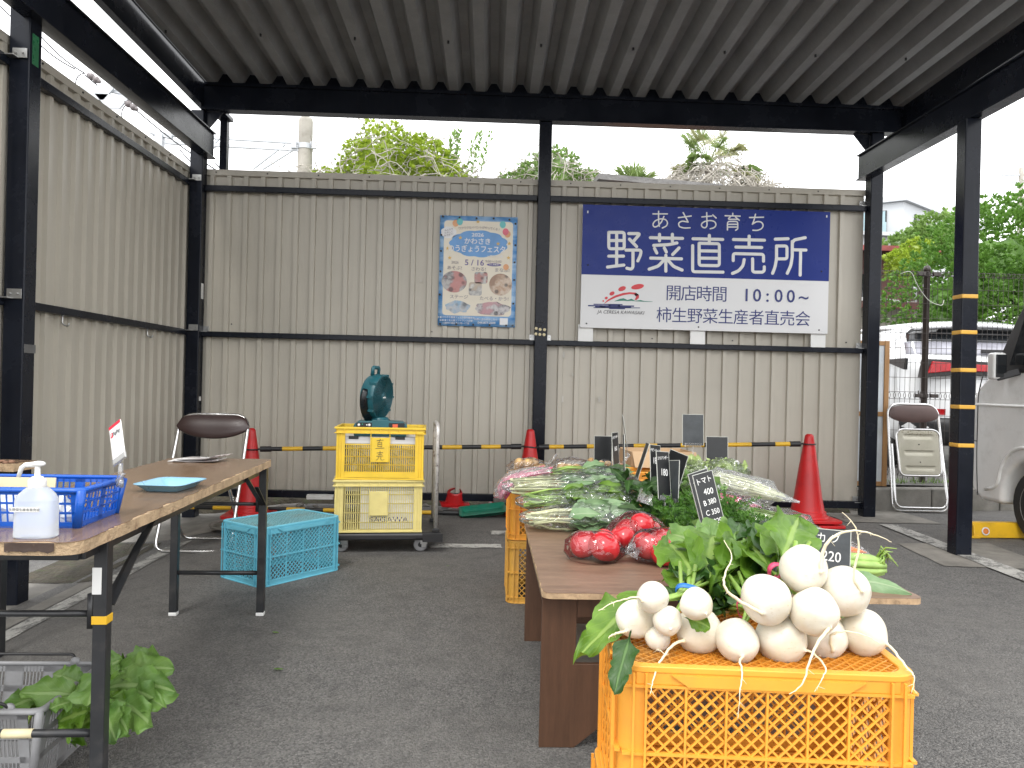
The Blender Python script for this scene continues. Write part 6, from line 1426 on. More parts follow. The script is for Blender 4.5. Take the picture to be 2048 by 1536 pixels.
band_tie(bl, px3(1375, 1188, 1.62), (.2, .8, .5), .024, 'bluetie', .012); band_tie(bm, px3(1495, 1216, 1.62), (.1, .9, .3), .022, 'pinktie', .007); band_tie(br_, px3(1552, 1142, 1.63), (-.3, .9, .4), .018, 'pinktie', .012)
def leafset(par, L, name='leaves', m='leafA', pw=1.35, **kw):
    q = MB()
    for k, (a, c, w, *rest) in enumerate(L):
        nr = rest[0] if rest else (0, -.65, .75); bd = rest[1] if len(rest) > 1 else .5
        leaf_pp(q, px3(*a), px3(*c), w, nr, bend=bd, seed=int(a[0] * 7 + c[0] * 3 + k), ruff=.48, cup=.12, lobes=.42, n=26, m=10, stalk=.22, pw=pw, ex=.62, **kw)
    return q.build(name, m, par, world=True, smooth=True)
leafset(bl, [((1418, 1200, 1.66), (1428, 1068, 2.02), .075), ((1440, 1170, 1.70), (1490, 1085, 2.05), .06, (.2, -.7, .7)), ((1395, 1180, 1.66), (1335, 1085, 1.95), .055, (-.2, -.7, .7)), ((1372, 1185, 1.64), (1330, 1150, 1.80), .036, (-.3, -.6, .7)), ((1425, 1190, 1.68), (1395, 1110, 1.90), .05, (-.3, -.7, .7))])
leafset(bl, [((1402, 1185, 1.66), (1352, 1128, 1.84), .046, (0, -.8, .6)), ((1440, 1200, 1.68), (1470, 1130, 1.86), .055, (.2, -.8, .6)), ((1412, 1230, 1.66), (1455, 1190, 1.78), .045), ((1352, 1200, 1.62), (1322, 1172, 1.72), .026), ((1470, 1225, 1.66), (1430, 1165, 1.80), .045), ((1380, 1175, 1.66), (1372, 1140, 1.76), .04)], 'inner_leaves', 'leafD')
leafset(bl, [((1316, 1166, 1.76), (1166, 1326, 1.50), .046, (-.45, -.85, .30), .12)], 'hanging_leaf', 'leafA', twist=.2, pw=1.0)
leafset(bl, [((1262, 1262, 1.44), (1226, 1388, 1.30), .024, (-.3, -.9, .1), .1)], 'hanging_leaf', 'leafD', pw=1.0); leafset(bl, [((1368, 1235, 1.50), (1422, 1252, 1.47), .017, (0, -.9, .4), .2)], 'small_leaf', 'leafA')
leafset(bm, [((1478, 1180, 1.68), (1598, 1105, 2.0), .062, (.1, -.7, .7)), ((1500, 1190, 1.66), (1520, 1098, 1.95), .058, (.2, -.7, .7)), ((1460, 1195, 1.68), (1440, 1130, 1.85), .05, (-.2, -.7, .7)), ((1450, 1205, 1.68), (1400, 1165, 1.8), .045, (-.3, -.7, .7))])
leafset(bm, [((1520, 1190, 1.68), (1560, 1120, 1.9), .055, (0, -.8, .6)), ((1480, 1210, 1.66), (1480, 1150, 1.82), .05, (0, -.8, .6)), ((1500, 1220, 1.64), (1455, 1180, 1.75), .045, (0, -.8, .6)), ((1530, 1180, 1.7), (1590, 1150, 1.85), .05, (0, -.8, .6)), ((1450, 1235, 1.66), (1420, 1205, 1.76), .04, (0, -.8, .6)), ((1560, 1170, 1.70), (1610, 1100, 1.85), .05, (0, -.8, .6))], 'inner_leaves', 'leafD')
leafset(br_, [((1556, 1150, 1.62), (1608, 1040, 1.80), .058, (.1, -.9, .45)), ((1560, 1135, 1.66), (1535, 1045, 1.88), .042, (-.45, -.8, .4)), ((1545, 1150, 1.66), (1490, 1090, 1.88), .05, (-.2, -.8, .5))])
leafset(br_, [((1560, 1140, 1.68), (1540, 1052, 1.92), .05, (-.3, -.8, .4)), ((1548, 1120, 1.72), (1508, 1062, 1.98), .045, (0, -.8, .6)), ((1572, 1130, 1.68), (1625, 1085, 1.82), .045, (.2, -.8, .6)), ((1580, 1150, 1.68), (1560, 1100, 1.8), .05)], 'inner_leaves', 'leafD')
# pale leaves lying on the table behind the bunches
gl = thing('loose_greens', 'pale broad leaves lying on the table between the tomatoes and the turnip leaves', 'leaves', (.68, 2.3, TZ))
leafset(gl, [((1418, 1120, 2.12), (1345, 1066, 2.36), .065, (-.1, -.6, .8)), ((1425, 1110, 2.15), (1438, 1052, 2.42), .065, (0, -.6, .8)), ((1430, 1115, 2.12), (1502, 1078, 2.36), .06, (.1, -.6, .8)), ((1480, 1110, 2.15), (1560, 1090, 2.3), .05), ((1370, 1120, 2.12), (1330, 1095, 2.3), .05)], 'leaves', 'leafP')
leafset(gl, [((1470, 1090, 2.2), (1480, 1045, 2.40), .035, (0, -.9, .4)), ((1500, 1095, 2.2), (1520, 1050, 2.4), .04, (.3, -.8, .4)), ((1520, 1100, 2.15), (1590, 1060, 2.35), .05), ((1440, 1100, 2.2), (1460, 1062, 2.4), .04)], 'dark_leaves', 'leafD')

# ---------------------------------------------------------------- grey basket of leaves under the trestle table
px3 = at
gb = thing('shopping_basket', 'grey plastic shopping basket of leafy greens under the worn trestle table', 'basket', (-1.36, 2.125, gz(-1.36, 2.1)), rad(1.5))
basket(gb, .43, .265, .215, 'greyplast', flare=.03, rim=.011, bands=((0, .10), (.34, .42), (.64, .72), (.90, 1)), ns=4, bars=6, gap=.05)
for sy, a in ((-1, 14), (1, -30)):
    q = MB(); y = sy * (.265 / 2 + .03); q.tube(fillet([(-.17, y, .222), (-.16, y + sy * .012, .24), (.16, y + sy * .012, .24), (.17, y, .222)], .02, 4), .0042, 8); q.build('handle', 'black', gb, smooth=True)
    for x in (-.17, .17): q = MB(); q.lathe([(.012, -.006), (.014, 0), (.012, .006)], 14, RT((x, y, .222), rx=PI / 2)); q.build('handle_pivot', 'greyplast', gb, smooth=True)
MT['leafB'] = leaf_mat('basket_leaf', (.075, .175, .030), (.17, .29, .065), (.28, .40, .15))
gg = thing('leafy_greens', 'bundle of big light green leaves spilling over the right side of the grey basket', 'greens', (-1.2, 2.1, .2))
L = [((190, 1385, 2.14), (352, 1372, 2.04), .052, (.2, -.75, .65), .6), ((205, 1362, 2.16), (318, 1322, 2.14), .05, (.1, -.5, .85), .4), ((215, 1395, 2.08), (312, 1440, 1.99), .046, (.25, -.85, .5), .5), ((205, 1400, 2.05), (225, 1488, 1.93), .036, (.2, -.95, .2), .2), ((198, 1342, 2.08), (178, 1412, 1.98), .05, (-.1, -.95, .3), .3), ((225, 1352, 2.16), (346, 1338, 2.1), .042, (.1, -.6, .8), .5),
     ((215, 1410, 2.03), (262, 1462, 1.96), .036, (.3, -.9, .3), .4), ((175, 1395, 2.1), (42, 1392, 2.0), .040, (-.1, -.7, .7), .5), ((120, 1385, 2.10), (-12, 1432, 1.98), .036, (-.2, -.8, .6), .4), ((170, 1375, 2.14), (108, 1348, 2.16), .036, (0, -.8, .6), .3), ((150, 1402, 2.03), (96, 1415, 1.97), .024, (0, -.7, .7), .2), ((190, 1345, 2.17), (245, 1316, 2.17), .034, (0, -.7, .7), .2), ((240, 1380, 2.10), (330, 1405, 2.02), .04, (.2, -.8, .55), .6), ((170, 1360, 2.15), (140, 1395, 2.05), .038, (-.2, -.9, .4), .4), ((235, 1335, 2.18), (300, 1318, 2.16), .034, (.1, -.5, .85), .5)]
leafset(gg, L, 'leaves', 'leafB')
leafset(gg, [((200, 1385, 2.14), (300, 1400, 2.08), .06), ((180, 1380, 2.16), (90, 1390, 2.12), .06), ((220, 1370, 2.18), (280, 1350, 2.16), .06), ((190, 1400, 2.10), (250, 1440, 2.02), .05), ((140, 1395, 2.1), (60, 1412, 2.05), .05), ((190, 1420, 2.06), (120, 1440, 2.04), .06), ((195, 1430, 2.1), (140, 1470, 2.08), .06)], 'inner_leaves', 'leafA')
q = MB()
for i in range(12): a = px3(rnd.uniform(60, 190), rnd.uniform(1390, 1420), 2.15); q.tube([a, a + V((rnd.uniform(-.1, .1), rnd.uniform(-.03, .03), rnd.uniform(-.06, .02)))], [.006, .004], 6)
q.build('stalks', 'stem', gg, world=True, smooth=True)
# a few dropped bits of leaf on the tarmac
for i, (px, py, s) in enumerate(((545, 1264, .03), (548, 1338, .035), (893, 1132, .02))):
    p = on(px, py, .006); q = MB(); leaf(q, (p.x, p.y, .006), (1, .3 * (i - 1), .05), (0, 0, 1), s, s * .22, bend=.1, seed=i, n=5, m=4)
    tag(q.build('fallen_leaf', 'leafA', smooth=True), ('small fallen leaf scrap on the tarmac right of the far table leg', 'curled fallen leaf scrap on the open tarmac, nearest the grey basket', 'tiny fallen leaf scrap on the tarmac in front of the painted line')[i], 'leaf')
# ================================================================ beyond the shelter: right side
MT['carwhite'] = mat('car_white', (.72, .73, .74), .18, var=.02, bump=0, Coat_Weight=.5); MT['vanwhite'] = mat('van_pale_grey', (.78, .78, .76), .22, var=.03, bump=0, Coat_Weight=.4, dirt=(.36, .33, .28), dirt_amt=.2)
MT['glass'] = mat('dark_glass', (.012, .014, .016), .06, var=.1, bump=0); MT['winref'] = mat('painted_glass_reflection', (.30, .30, .34), .12, var=.2, bump=0)  # winref: reflection on the rear window, painted in as a pale colour
MT['redlens'] = mat('red_lens', (.42, .006, .012), .14, var=.2, scale=30, bump=0); MT['amber'] = mat('amber_lens', (.70, .22, .05), .2); MT['lens'] = mat('clear_lens', (.42, .43, .45), .08, .6, bump=.1, bscale=40)
MT['browniron'] = mat('brown_fence_steel', (.030, .022, .018), .4, var=.2, bump=.1); MT['pine'] = wood('pine', (.34, .17, .06), (.46, .26, .11), sc=(10, 10, 1.0), rough=.5)
MT['poly'] = mat('cloudy_panel', (.56, .60, .64), .3, var=.15, scale=3, bump=.1, dirt=(.42, .42, .30), dirt_amt=.3)
for i, (a, c) in enumerate((((3.30, 6.86), (4.05, 6.965)), ((4.062, 6.967), (4.75, 7.063)), ((4.762, 7.065), (5.6, 7.18)))):
    q = MB(); q.bar((*a, .097), (*c, .097), .15, .21); tag(q.build('kerb', 'kerb', bevel=.012), kind='structure')
q = MB(); rg = random.Random(3)
for i in range(420):
    x = rg.uniform(3.35, 5.3); y = 7.12 + (x - 3.3) * .14 + rg.uniform(.02, .28); h = rg.uniform(.02, .07) * (2.2 if rg.random() < .12 else 1); a = rg.random() * 6.3; d = V((math.cos(a), math.sin(a), 0)); p = V((x, y, .195))
    q.add([p - d * .004, p + d * .004, p + V((rg.uniform(-.03, .03), rg.uniform(-.03, .03), h))], [(0, 1, 2)])
tag(q.build('grass', mat('weed_green', (.12, .22, .03), .6, var=.4, scale=20)), kind='stuff')
# mesh fence
FY = 7.42; fe = thing('mesh_fence', 'dark brown welded wire mesh fence on the kerb in front of the white car', 'fence', (4.27, FY, .2))
pt = at(1852, 545, FY); pb = at(1846, 960, FY); fx = (pt.x + pb.x) / 2
q = MB(); q.lathe([(.030, .18), (.030, 2.275), (.036, 2.28), (.036, 2.30), (.022, 2.325), (0, 2.332)], 16, M4.Translation((fx, FY, 0))); q.build('fence_post', 'browniron', fe, world=True, smooth=50)
q = MB(); q.lathe([(.030, .18), (.030, 2.3)], 12, M4.Translation((fx + 2.0, FY, 0))); q.build('fence_post', 'browniron', fe, world=True, smooth=50)
q = MB(); x = 3.2; FZ = 2.24
while x < 6.6:
    yy = FY - .037
    q.tube([(x, yy, .24), (x, yy, 1.0), (x, yy - .018, 1.05), (x, yy, 1.10), (x, yy, FZ)], .0022, 5, caps=False)
    for z in (FZ, 1.05, .30):
        q.tube([(x, yy + .021 * math.cos(t), z + .024 * math.sin(t)) for t in [2 * PI * k / 10 for k in range(10)]], .0022, 4, closed=True); q.tube([(x + .010 * math.cos(t), yy, z + .028 * math.sin(t)) for t in [2 * PI * k / 10 for k in range(10)]], .0020, 4, closed=True)
    x += .0505
for z in [FZ + .02, FZ - .02, 1.085, 1.015, .34, .27] + [FZ - .145 * k for k in range(1, 8)] + [1.0 - .145 * k for k in range(1, 5)]: q.tube([(3.2, FY - .042, z), (6.6, FY - .042, z)], .0024, 5)
q.build('mesh_panel', 'browniron', fe, world=True)
for z in (FZ, 1.05, .30):
    q = MB(); q.lathe([(.037, -.022), (.037, .022)], 14, M4.Translation((fx, FY, z))); q.cbox((fx - .075, FY - .04, z), (.075, .03, .036)); q.cbox((fx + .075, FY - .04, z), (.075, .03, .036)); q.tube([(fx - .08, FY - .04, z + .015), (fx - .08, FY - .04, z + .05)], .006, 6); q.build('clamp', 'browniron', fe, world=True, bevel=.004)
q = MB(); q.tube(fillet([at(1800, 548, FY - .06), at(1822, 540, FY - .06), at(1836, 575, FY - .06), at(1860, 605, FY - .06), at(1885, 612, FY - .06), at(1888, 600, FY - .06)], .1, 5), .0035, 6)
tag(q.build('loose_wire', mat('grey_cable', (.42, .43, .38), .5), smooth=True), 'thin pale cable hanging loosely over the top of the mesh fence', 'cable')
# wooden framed panel
a = at(1778, 682, 7.02); w0 = a.x - .62; fp = thing('framed_panel', 'pine framed cloudy panel leaning behind the right wall post', 'panel', (a.x - .3, 7.02, .2), 0)
for x in (w0, a.x - .045): q = MB(); q.box((x, 7.0, .203), (x + .045, 7.035, a.z)); q.build('frame_upright', 'pine', fp, world=True, bevel=.003)
for z in (.205, .85, a.z - .045): q = MB(); q.box((w0 + .046, 7.003, z), (a.x - .046, 7.032, z + .042)); q.build('frame_rail', 'pine', fp, world=True, bevel=.003)
q = MB(); q.box((w0 + .03, 7.012, .22), (a.x - .03, 7.016, a.z - .02)); q.build('cloudy_sheet', 'poly', fp, world=True)
# yellow wheel stop
ws = thing('wheel_stop', 'yellow painted wheel stop bar with a round orange reflector in front of the van wheel', 'wheel stop', (4.3, 5.70, 0), rad(2))
q = MB(); q.prism([(-.06, 0), (.06, 0), (.05, .085), (.03, .112), (-.03, .112), (-.05, .085)], 1.7, M4.Translation((-.66, 0, .003)) @ M4.Rotation(PI / 2, 4, 'Z') @ M4.Rotation(PI / 2, 4, 'X')); q.build('bar', 'yellow', ws, bevel=.008)
q = MB(); q.box((-.70, -.075, .002), (-.62, -.052, .02)); q.build('anchor_foot', 'yellow', ws, bevel=.004)
RM = RT((-.575, -.060, .055), rx=PI / 2 - rad(7))
q = MB(); q.lathe([(.030, 0), (.030, .004), (.024, .0045)], 24, RM); rf = q.build('reflector', 'white', ws, smooth=40)
q = MB(); q.lathe([(.0225, .003), (.021, .0065), (.010, .008)], 24, RM); q.build('reflector_lens', 'amber', rf, smooth=40)

# small van
vn = thing('van', 'pale grey small van at the right edge, nose beyond the yellow wheel stop', 'van', (0, 0, 0)); VY = 5.93
prof = [(4.02, .235), (3.905, .30), (3.868, .40), (3.852, .60), (3.848, .80), (3.865, 1.00), (3.94, 1.12), (4.07, 1.22), (4.38, 1.64), (4.50, 1.80), (4.62, 1.88), (4.85, 1.91), (6.9, 1.91), (7.1, 1.8), (7.15, .3), (6.9, .24)]
arch = [(4.925, .235)] + [(4.60 + .325 * math.cos(t), .285 + .325 * math.sin(t)) for t in [PI * k / 12 for k in range(0, 13)]] + [(4.275, .235)]
poly = prof + arch
q = MB(); q.prism([(x - 4.0, z) for x, z in poly], 1.36, M4.Translation((4.0, VY + 1.36, 0)) @ M4.Rotation(PI / 2, 4, 'X')); q.build('body', 'vanwhite', vn, world=True, bevel=.045, seg=4)
q = MB(); q.prism([(.155, 1.265), (.17, 1.24), (1.15, 1.24), (1.15, 1.78), (.52, 1.78), (.42, 1.66)], .012, M4.Translation((4.0, VY + .004, 0)) @ M4.Rotation(PI / 2, 4, 'X')); q.build('window_surround', 'black', vn, world=True, bevel=.008)
q = MB(); q.prism([(.34, 1.30), (1.12, 1.30), (1.12, 1.74), (.56, 1.74), (.50, 1.66)], .006, M4.Translation((4.0, VY - .008, 0)) @ M4.Rotation(PI / 2, 4, 'X')); q.build('side_window', 'glass', vn, world=True, bevel=.01)
q = MB(); q.tube(fillet([(4.035, VY - .001, 1.26), (3.965, VY - .001, 1.10), (3.962, VY - .001, .55), (3.985, VY - .001, .27)], .1), .004, 6); q.build('door_seam', 'black', vn, world=True)
q = MB(); q.tube([(3.90, VY + .004, .985), (3.96, VY - .004, .995), (5.6, VY - .004, .995)], .012, 8, sq=.7); q.tube(fillet([(4.08, VY - .001, .33), (4.22, VY - .004, .36), (4.27, VY - .004, .56), (4.41, VY - .006, .68), (4.60, VY - .008, .70)], .12), .014, 8); q.build('body_crease', 'vanwhite', vn, world=True, smooth=True)
hc = MB(); P = [[V((3.845 + .0 + .045 * (1 - math.cos(v)) * 1.2 - .012, VY + .16 - .20 * math.sin(v), z)) for v in [PI / 2 * k / 6 for k in range(7)]] for z in (.71, .80, .90, 1.0)]
hc.grid(P); hl = hc.build('headlight', 'lens', vn, world=True, smooth=True, solid=.01)
q = MB(); P = [[V((3.838 + .054 * (1 - math.cos(v)) * 1.0 - .012, VY + .155 - .20 * math.sin(v), z)) for v in [PI / 2 * k / 6 for k in range(7)]] for z in (.93, .965)]
q.grid(P); q.build('indicator', 'amber', hl, world=True, solid=.008)
q = MB(); q.tube([(3.86, VY - .001, .70), (3.962, VY - .002, .70)], .004, 6); q.build('bumper_seam', 'black', vn, world=True)
m_ = V((4.358, 5.79, 1.29))
q = MB(); q.bar((4.44, VY, 1.25), (4.37, 5.80, 1.20), .05, .05); mr = q.build('mirror_arm', 'black', vn, world=True, bevel=.01)
q = MB(); q.cbox((0, .02, 0), (.09, .10, .20), RT(m_, rz=rad(-4))); mh = q.build('mirror_housing', 'vanwhite', vn, world=True, bevel=.02, seg=3)
q = MB(); q.cbox((.047, .025, 0), (.012, .078, .17), RT(m_, rz=rad(-4))); q.build('mirror_glass', 'glass', mh, world=True, bevel=.008)
for x in (4.60, 6.4):
    q = MB(); q.lathe([(.02, -.10), (.19, -.10), (.255, -.09), (.272, -.06), (.272, .06), (.255, .09), (.19, .09)], 32, RT((x, VY + .13, .272), rx=PI / 2)); tw = q.build('wheel', 'rubber', vn, world=True, smooth=45)
    q = MB(); q.lathe([(.03, .08), (.06, .085), (.15, .07), (.18, .092), (.186, .085)], 28, RT((x, VY + .13, .272), rx=PI / 2)); q.build('rim', 'zinc', tw, world=True, smooth=45)

vn.location = (3.93 - VY, 10.018, 0); vn.rotation_euler = (0, 0, -PI / 2)
# white car seen from behind through the fence
sv = thing('parked_car', 'white sport utility car seen from behind through the mesh fence', 'car', (5.55, 8.3, .2))
CX, CY, CZ = 5.53, 8.18, .2
PR_ = [(.16, .30, .80), (.03, .36, .88), (.0, .50, .92), (.02, .66, .93), (.0, .80, .935), (.04, 1.05, .93), (.08, 1.20, .91), (.15, 1.31, .88), (.33, 1.46, .81), (.45, 1.57, .75), (.40, 1.62, .72), (.44, 1.665, .70), (.60, 1.70, .68), (1.0, 1.735, .66), (1.8, 1.75, .65), (2.8, 1.68, .63)]
q = MB(); P = []
for y, z, w in PR_:
    row = []
    for j in range(25):
        u = j / 12 - 1; row.append(V((CX + w * math.copysign(abs(u) ** .85, u), CY + y + (.26 if y < .5 else .12) * abs(u) ** 5 + .05 * u * u, CZ + z - (.03 * u * u + .05 * abs(u) ** 6 if z > 1.55 else 0))))
    P.append(row)
q.grid(P)
for sgn in (0, -1):                    # flanks run forward from the corners
    rows = []
    for i, (y, z, w) in enumerate(PR_[:13]):
        e = P[i][sgn]; s = -1 if sgn == 0 else 1; rows.append([e] + [V((e.x + s * (.05 * math.sin(min(1, k / 2) * PI / 2) if z < 1.25 else .02), max(e.y + .01, e.y + (CY + yy - e.y)), e.z)) for k, yy in ((1, .75), (2, 1.4), (3, 3.0), (4, 4.3))])
    q.grid(rows)
q.build('body', 'carwhite', sv, world=True, smooth=50, solid=.01)
def rearquad(b, pts, off=.012, n=12):      # a panel lying on the tailgate: (u, k) corners as fractions of width and profile index
    (u0, u1, k0, k1) = pts; rows = []
    for i in range(7):
        k = k0 + (k1 - k0) * i / 6; a = int(min(k, len(PR_) - 2)); f_ = k - a; y, z, w = [PR_[a][m] * (1 - f_) + PR_[a + 1][m] * f_ for m in range(3)]; row = []
        for j in range(n + 1):
            u = u0 + (u1 - u0) * j / n; row.append(V((CX + w * math.copysign(abs(u) ** .85, u), CY + y + (.26 if y < .5 else .12) * abs(u) ** 5 + .05 * u * u - off, CZ + z)))
        rows.append(row)
    b.grid(rows); return b
rearquad(MB(), (-.90, .90, 8.05, 9.9)).build('rear_window', 'glass', sv, world=True, smooth=True, solid=.006)
rearquad(MB(), (-.93, .93, 7.0, 8.0), .013).build('window_lower', 'winref', sv, world=True, smooth=True, solid=.006)
q = MB(); P2 = [[V((CX + .71 * u, CY + .30 + .10 * abs(u) ** 3 + .12 * v, CZ + 1.645 + .035 * v - .04 * u * u)) for u in [j / 8 - 1 for j in range(17)]] for v in (0, .5, 1, 1.6)]; q.grid(P2); q.build('spoiler', 'carwhite', sv, world=True, smooth=True, solid=.03)
q = MB(); q.box((CX - .12, CY + .10, CZ + 1.33), (CX + .32, CY + .14, CZ + 1.37)); q.build('wiper', 'black', sv, world=True, bevel=.008)
for s in (-1, 1):
    def RX(px, py):
        p = at(px, py, 8.22); return (s * -(p.x - CX), p.z - CZ)
    LM = M4.Translation((CX, CY + .075, CZ)) @ M4.Rotation(PI / 2, 4, 'X')
    q = MB(); q.prism([RX(*p) for p in ((1838, 756), (1846, 718), (1900, 720), (1990, 726), (1990, 752), (1900, 750))], .11, LM); q.build('lamp_trim', 'black', sv, world=True, bevel=.006)
    q = MB(); q.prism([RX(*p) for p in ((1846, 747), (1856, 723), (1900, 727), (1988, 732), (1988, 745), (1900, 742))], .135, LM); q.build('tail_light', 'redlens', sv, world=True, bevel=.008)
    xs_ = CX + s * .945; q = MB(); q.add([(xs_, 8.30, CZ + 1.13), (xs_, 8.72, CZ + 1.235), (xs_, 8.72, CZ + 1.25), (xs_, 8.28, CZ + 1.255), (xs_ + s * .05, 8.28, CZ + 1.13), (xs_ + s * .05, 8.72, CZ + 1.235), (xs_ + s * .05, 8.72, CZ + 1.25), (xs_ + s * .05, 8.26, CZ + 1.255)], [(0, 1, 2, 3), (7, 6, 5, 4), (0, 4, 5, 1), (1, 5, 6, 2), (2, 6, 7, 3), (3, 7, 4, 0)]); q.build('lamp_side', 'black', sv, world=True)
    q = MB(); rearquad(q, (s * .55, s * .95, 2.9, 3.35), .014).build('reflector', 'redlens', sv, world=True, solid=.006)
rearquad(MB(), (-1, 1, .1, 2.7), .014).build('bumper_trim', 'black', sv, world=True, smooth=True, solid=.008)
q = MB(); X = CX - .86; q.prism([(1.15, 1.16), (3.1, 1.16), (2.9, 1.56), (1.25, 1.50), (.85, 1.24)], .05, M4.Translation((X - .035, CY, CZ)) @ M4(((0, 0, 1, 0), (1, 0, 0, 0), (0, 1, 0, 0), (0, 0, 0, 1)))); q.build('side_window', 'glass', sv, world=True, bevel=.01)
for x in (CX - .80, CX + .80):
    for y in (.85, 3.55): q = MB(); q.lathe([(.1, -.12), (.30, -.12), (.36, -.09), (.36, .09), (.30, .12)], 28, RT((x, CY + y, CZ + .36), ry=PI / 2)); q.build('wheel', 'rubber', sv, world=True, smooth=45)

# houses and flats
MT['stucco'] = mat('cream_stucco', (.52, .48, .42), .85, var=.08, scale=2, bump=.1); MT['bwhite'] = mat('white_tiles', (.50, .52, .54), .6, var=.05, scale=.3, bump=0); MT['brownwall'] = mat('brown_fascia', (.10, .035, .028), .6, var=.2); MT['rooftile'] = mat('grey_roof_tile', (.16, .155, .15), .7, var=.3, scale=3, bump=.5, bscale=12, bdist=.05); MT['redtrim'] = mat('red_gutter', (.24, .05, .045), .5)
MT['paneblue'] = mat('pale_blue_glass', (.30, .42, .46), .12, var=.15, scale=.4, bump=0)
ap = thing('apartment_building', 'white apartment block with glass balconies far behind the trees at right', 'building', (32.6, 60, 0), 0)
C0 = V((32.55, 60, 0)); da = V((-.80, .60, 0)); db = V((.78, .62, 0))
def face(b, o, dx, w, z0, z1, out, th=.25): b.bar(o + dx * 0 + V((0, 0, (z0 + z1) / 2)), o + dx * w + V((0, 0, (z0 + z1) / 2)), th, z1 - z0); return b
q = MB(); pts = [C0, C0 + db * 16, C0 + db * 16 + da * 13, C0 + da * 13]; q.prism([(p.x, p.y) for p in pts], 16.3); q.build('walls', 'bwhite', ap, world=True)
q = MB(); e = .35; pts = [C0 - da * e - db * e, C0 + db * (16 + e) - da * e, C0 + db * (16 + e) + da * (13 + e), C0 + da * (13 + e) - db * e]; q.prism([(p.x, p.y) for p in pts], .45, M4.Translation((0, 0, 16.32))); q.build('parapet', 'bwhite', ap, world=True)
for fl in range(5):
    z = 1.2 + fl * 3.05
    nA = V((-da.y, da.x, 0)) * -1; nA = V((-.60, -.80, 0)); nB = V((.62, -.78, 0))
    for s in (1.2, 6.6):
        q = MB(); q.bar(C0 + da * s + nA * .06 + V((0, 0, z + 1.2)), C0 + da * (s + 4.6) + nA * .06 + V((0, 0, z + 1.2)), .1, 2.2); wnd = q.build('window', 'glass', ap, world=True)
        q = MB()
        for k in range(4): q.bar(C0 + da * (s + .1 + 1.15 * k) + nA * .14 + V((0, 0, z + 1.3)), C0 + da * (s + 1.1 + 1.15 * k) + nA * .14 + V((0, 0, z + 1.3)), .05, 1.9)
        q.build('pane', 'paneblue', wnd, world=True)
        q = MB(); q.bar(C0 + da * (s - .2) + nA * .75 + V((0, 0, z - .1)), C0 + da * (s + 4.8) + nA * .75 + V((0, 0, z - .1)), 1.3, .25); bl_ = q.build('balcony_slab', 'bwhite', ap, world=True)
        q = MB(); q.bar(C0 + da * (s - .2) + nA * 1.36 + V((0, 0, z + .62)), C0 + da * (s + 4.8) + nA * 1.36 + V((0, 0, z + .62)), .06, 1.0); q.build('glass_rail', 'paneblue', bl_, world=True)
    q = MB(); q.bar(C0 + db * 2 + nB * .06 + V((0, 0, z + 1.4)), C0 + db * 4.5 + nB * .06 + V((0, 0, z + 1.4)), .1, 1.6); q.build('window', 'glass', ap, world=True)
def house(label, x0, x1, y0, y1, h, over, ridge, wallm, roofm, trim):
    t = thing('house', label, 'house', ((x0 + x1) / 2, (y0 + y1) / 2, 0)); q = MB(); q.box((x0, y0, 0), (x1, y1, h)); q.build('wall', wallm, t, world=True)
    q = MB(); o = over; ym = (y0 + y1) / 2; q.add([(x0 - o, y0 - o, h), (x1 + o, y0 - o, h), (x1 + o - ridge, ym, h + ridge), (x0 - o + ridge, ym, h + ridge), (x1 + o, y1 + o, h), (x0 - o, y1 + o, h)], [(0, 1, 2, 3), (1, 4, 2), (4, 5, 3, 2), (5, 0, 3), (0, 5, 4, 1)]); rf = q.build('roof', roofm, t, world=True, solid=.12)
    q = MB(); q.bar((x0 - o, y0 - o - .05, h - .05), (x1 + o, y0 - o - .05, h - .05), .12, .16); q.build('gutter', trim, rf, world=True)
    for x in np.arange(x0 + .5, x1 - .8, 2.0): q = MB(); q.box((x, y0 - .04, h - 2.0), (x + 1.1, y0 - .005, h - .8)); w_ = q.build('window', 'glass', t, world=True); q = MB(); q.box((x - .06, y0 - .08, h - 2.06), (x + 1.16, y0 - .045, h - 2.0)); q.build('sill', 'bwhite', w_, world=True)
    return t
house('brown walled house with a red gutter between the right posts, behind the big tree', 8.6, 13.4, 24, 31, 5.6, .5, .5, 'brownwall', 'rooftile', 'redtrim')
house('low house with a grey tiled roof and brown fascia below the red guttered house', 6.9, 9.9, 18.0, 21.5, 3.15, .45, .35, 'stucco', 'rooftile', 'brownwall')
house('pale flat house showing above the red gutter house', 13.5, 19, 34, 42, 8.2, .3, .2, 'bwhite', 'bwhite', 'bwhite')

# ================================================================ trees
def tree_leafmat(name, dark, light):
    t = NT(name); co = t.coord(); n = t.noise(1.6, 4, .6); n2 = t.noise(9, 3)
    c = t.mix(t.ramp(n, (.32, 0.0), (.7, 1.0)), dark, light); c = t.mix(t.math('MULTIPLY', n2, .5), c, mul(light, 1.25)); b = t.bsdf(c, .38); tl = t.add('ShaderNodeBsdfTranslucent'); t.link(c, tl.inputs[0]); mx = t.n.new('ShaderNodeMixShader'); mx.inputs[0].default_value = .3
    t.link(b, mx.inputs[1]); t.link(tl.outputs[0], mx.inputs[2]); return t.done(mx.outputs[0])
MT['treeleaf'] = tree_leafmat('evergreen_leaf', (.055, .145, .022), (.15, .29, .045)); MT['yellowleaf'] = tree_leafmat('yellow_green_leaf', (.14, .24, .02), (.38, .48, .05)); MT['softleaf'] = tree_leafmat('soft_green_leaf', (.12, .22, .05), (.24, .36, .10))
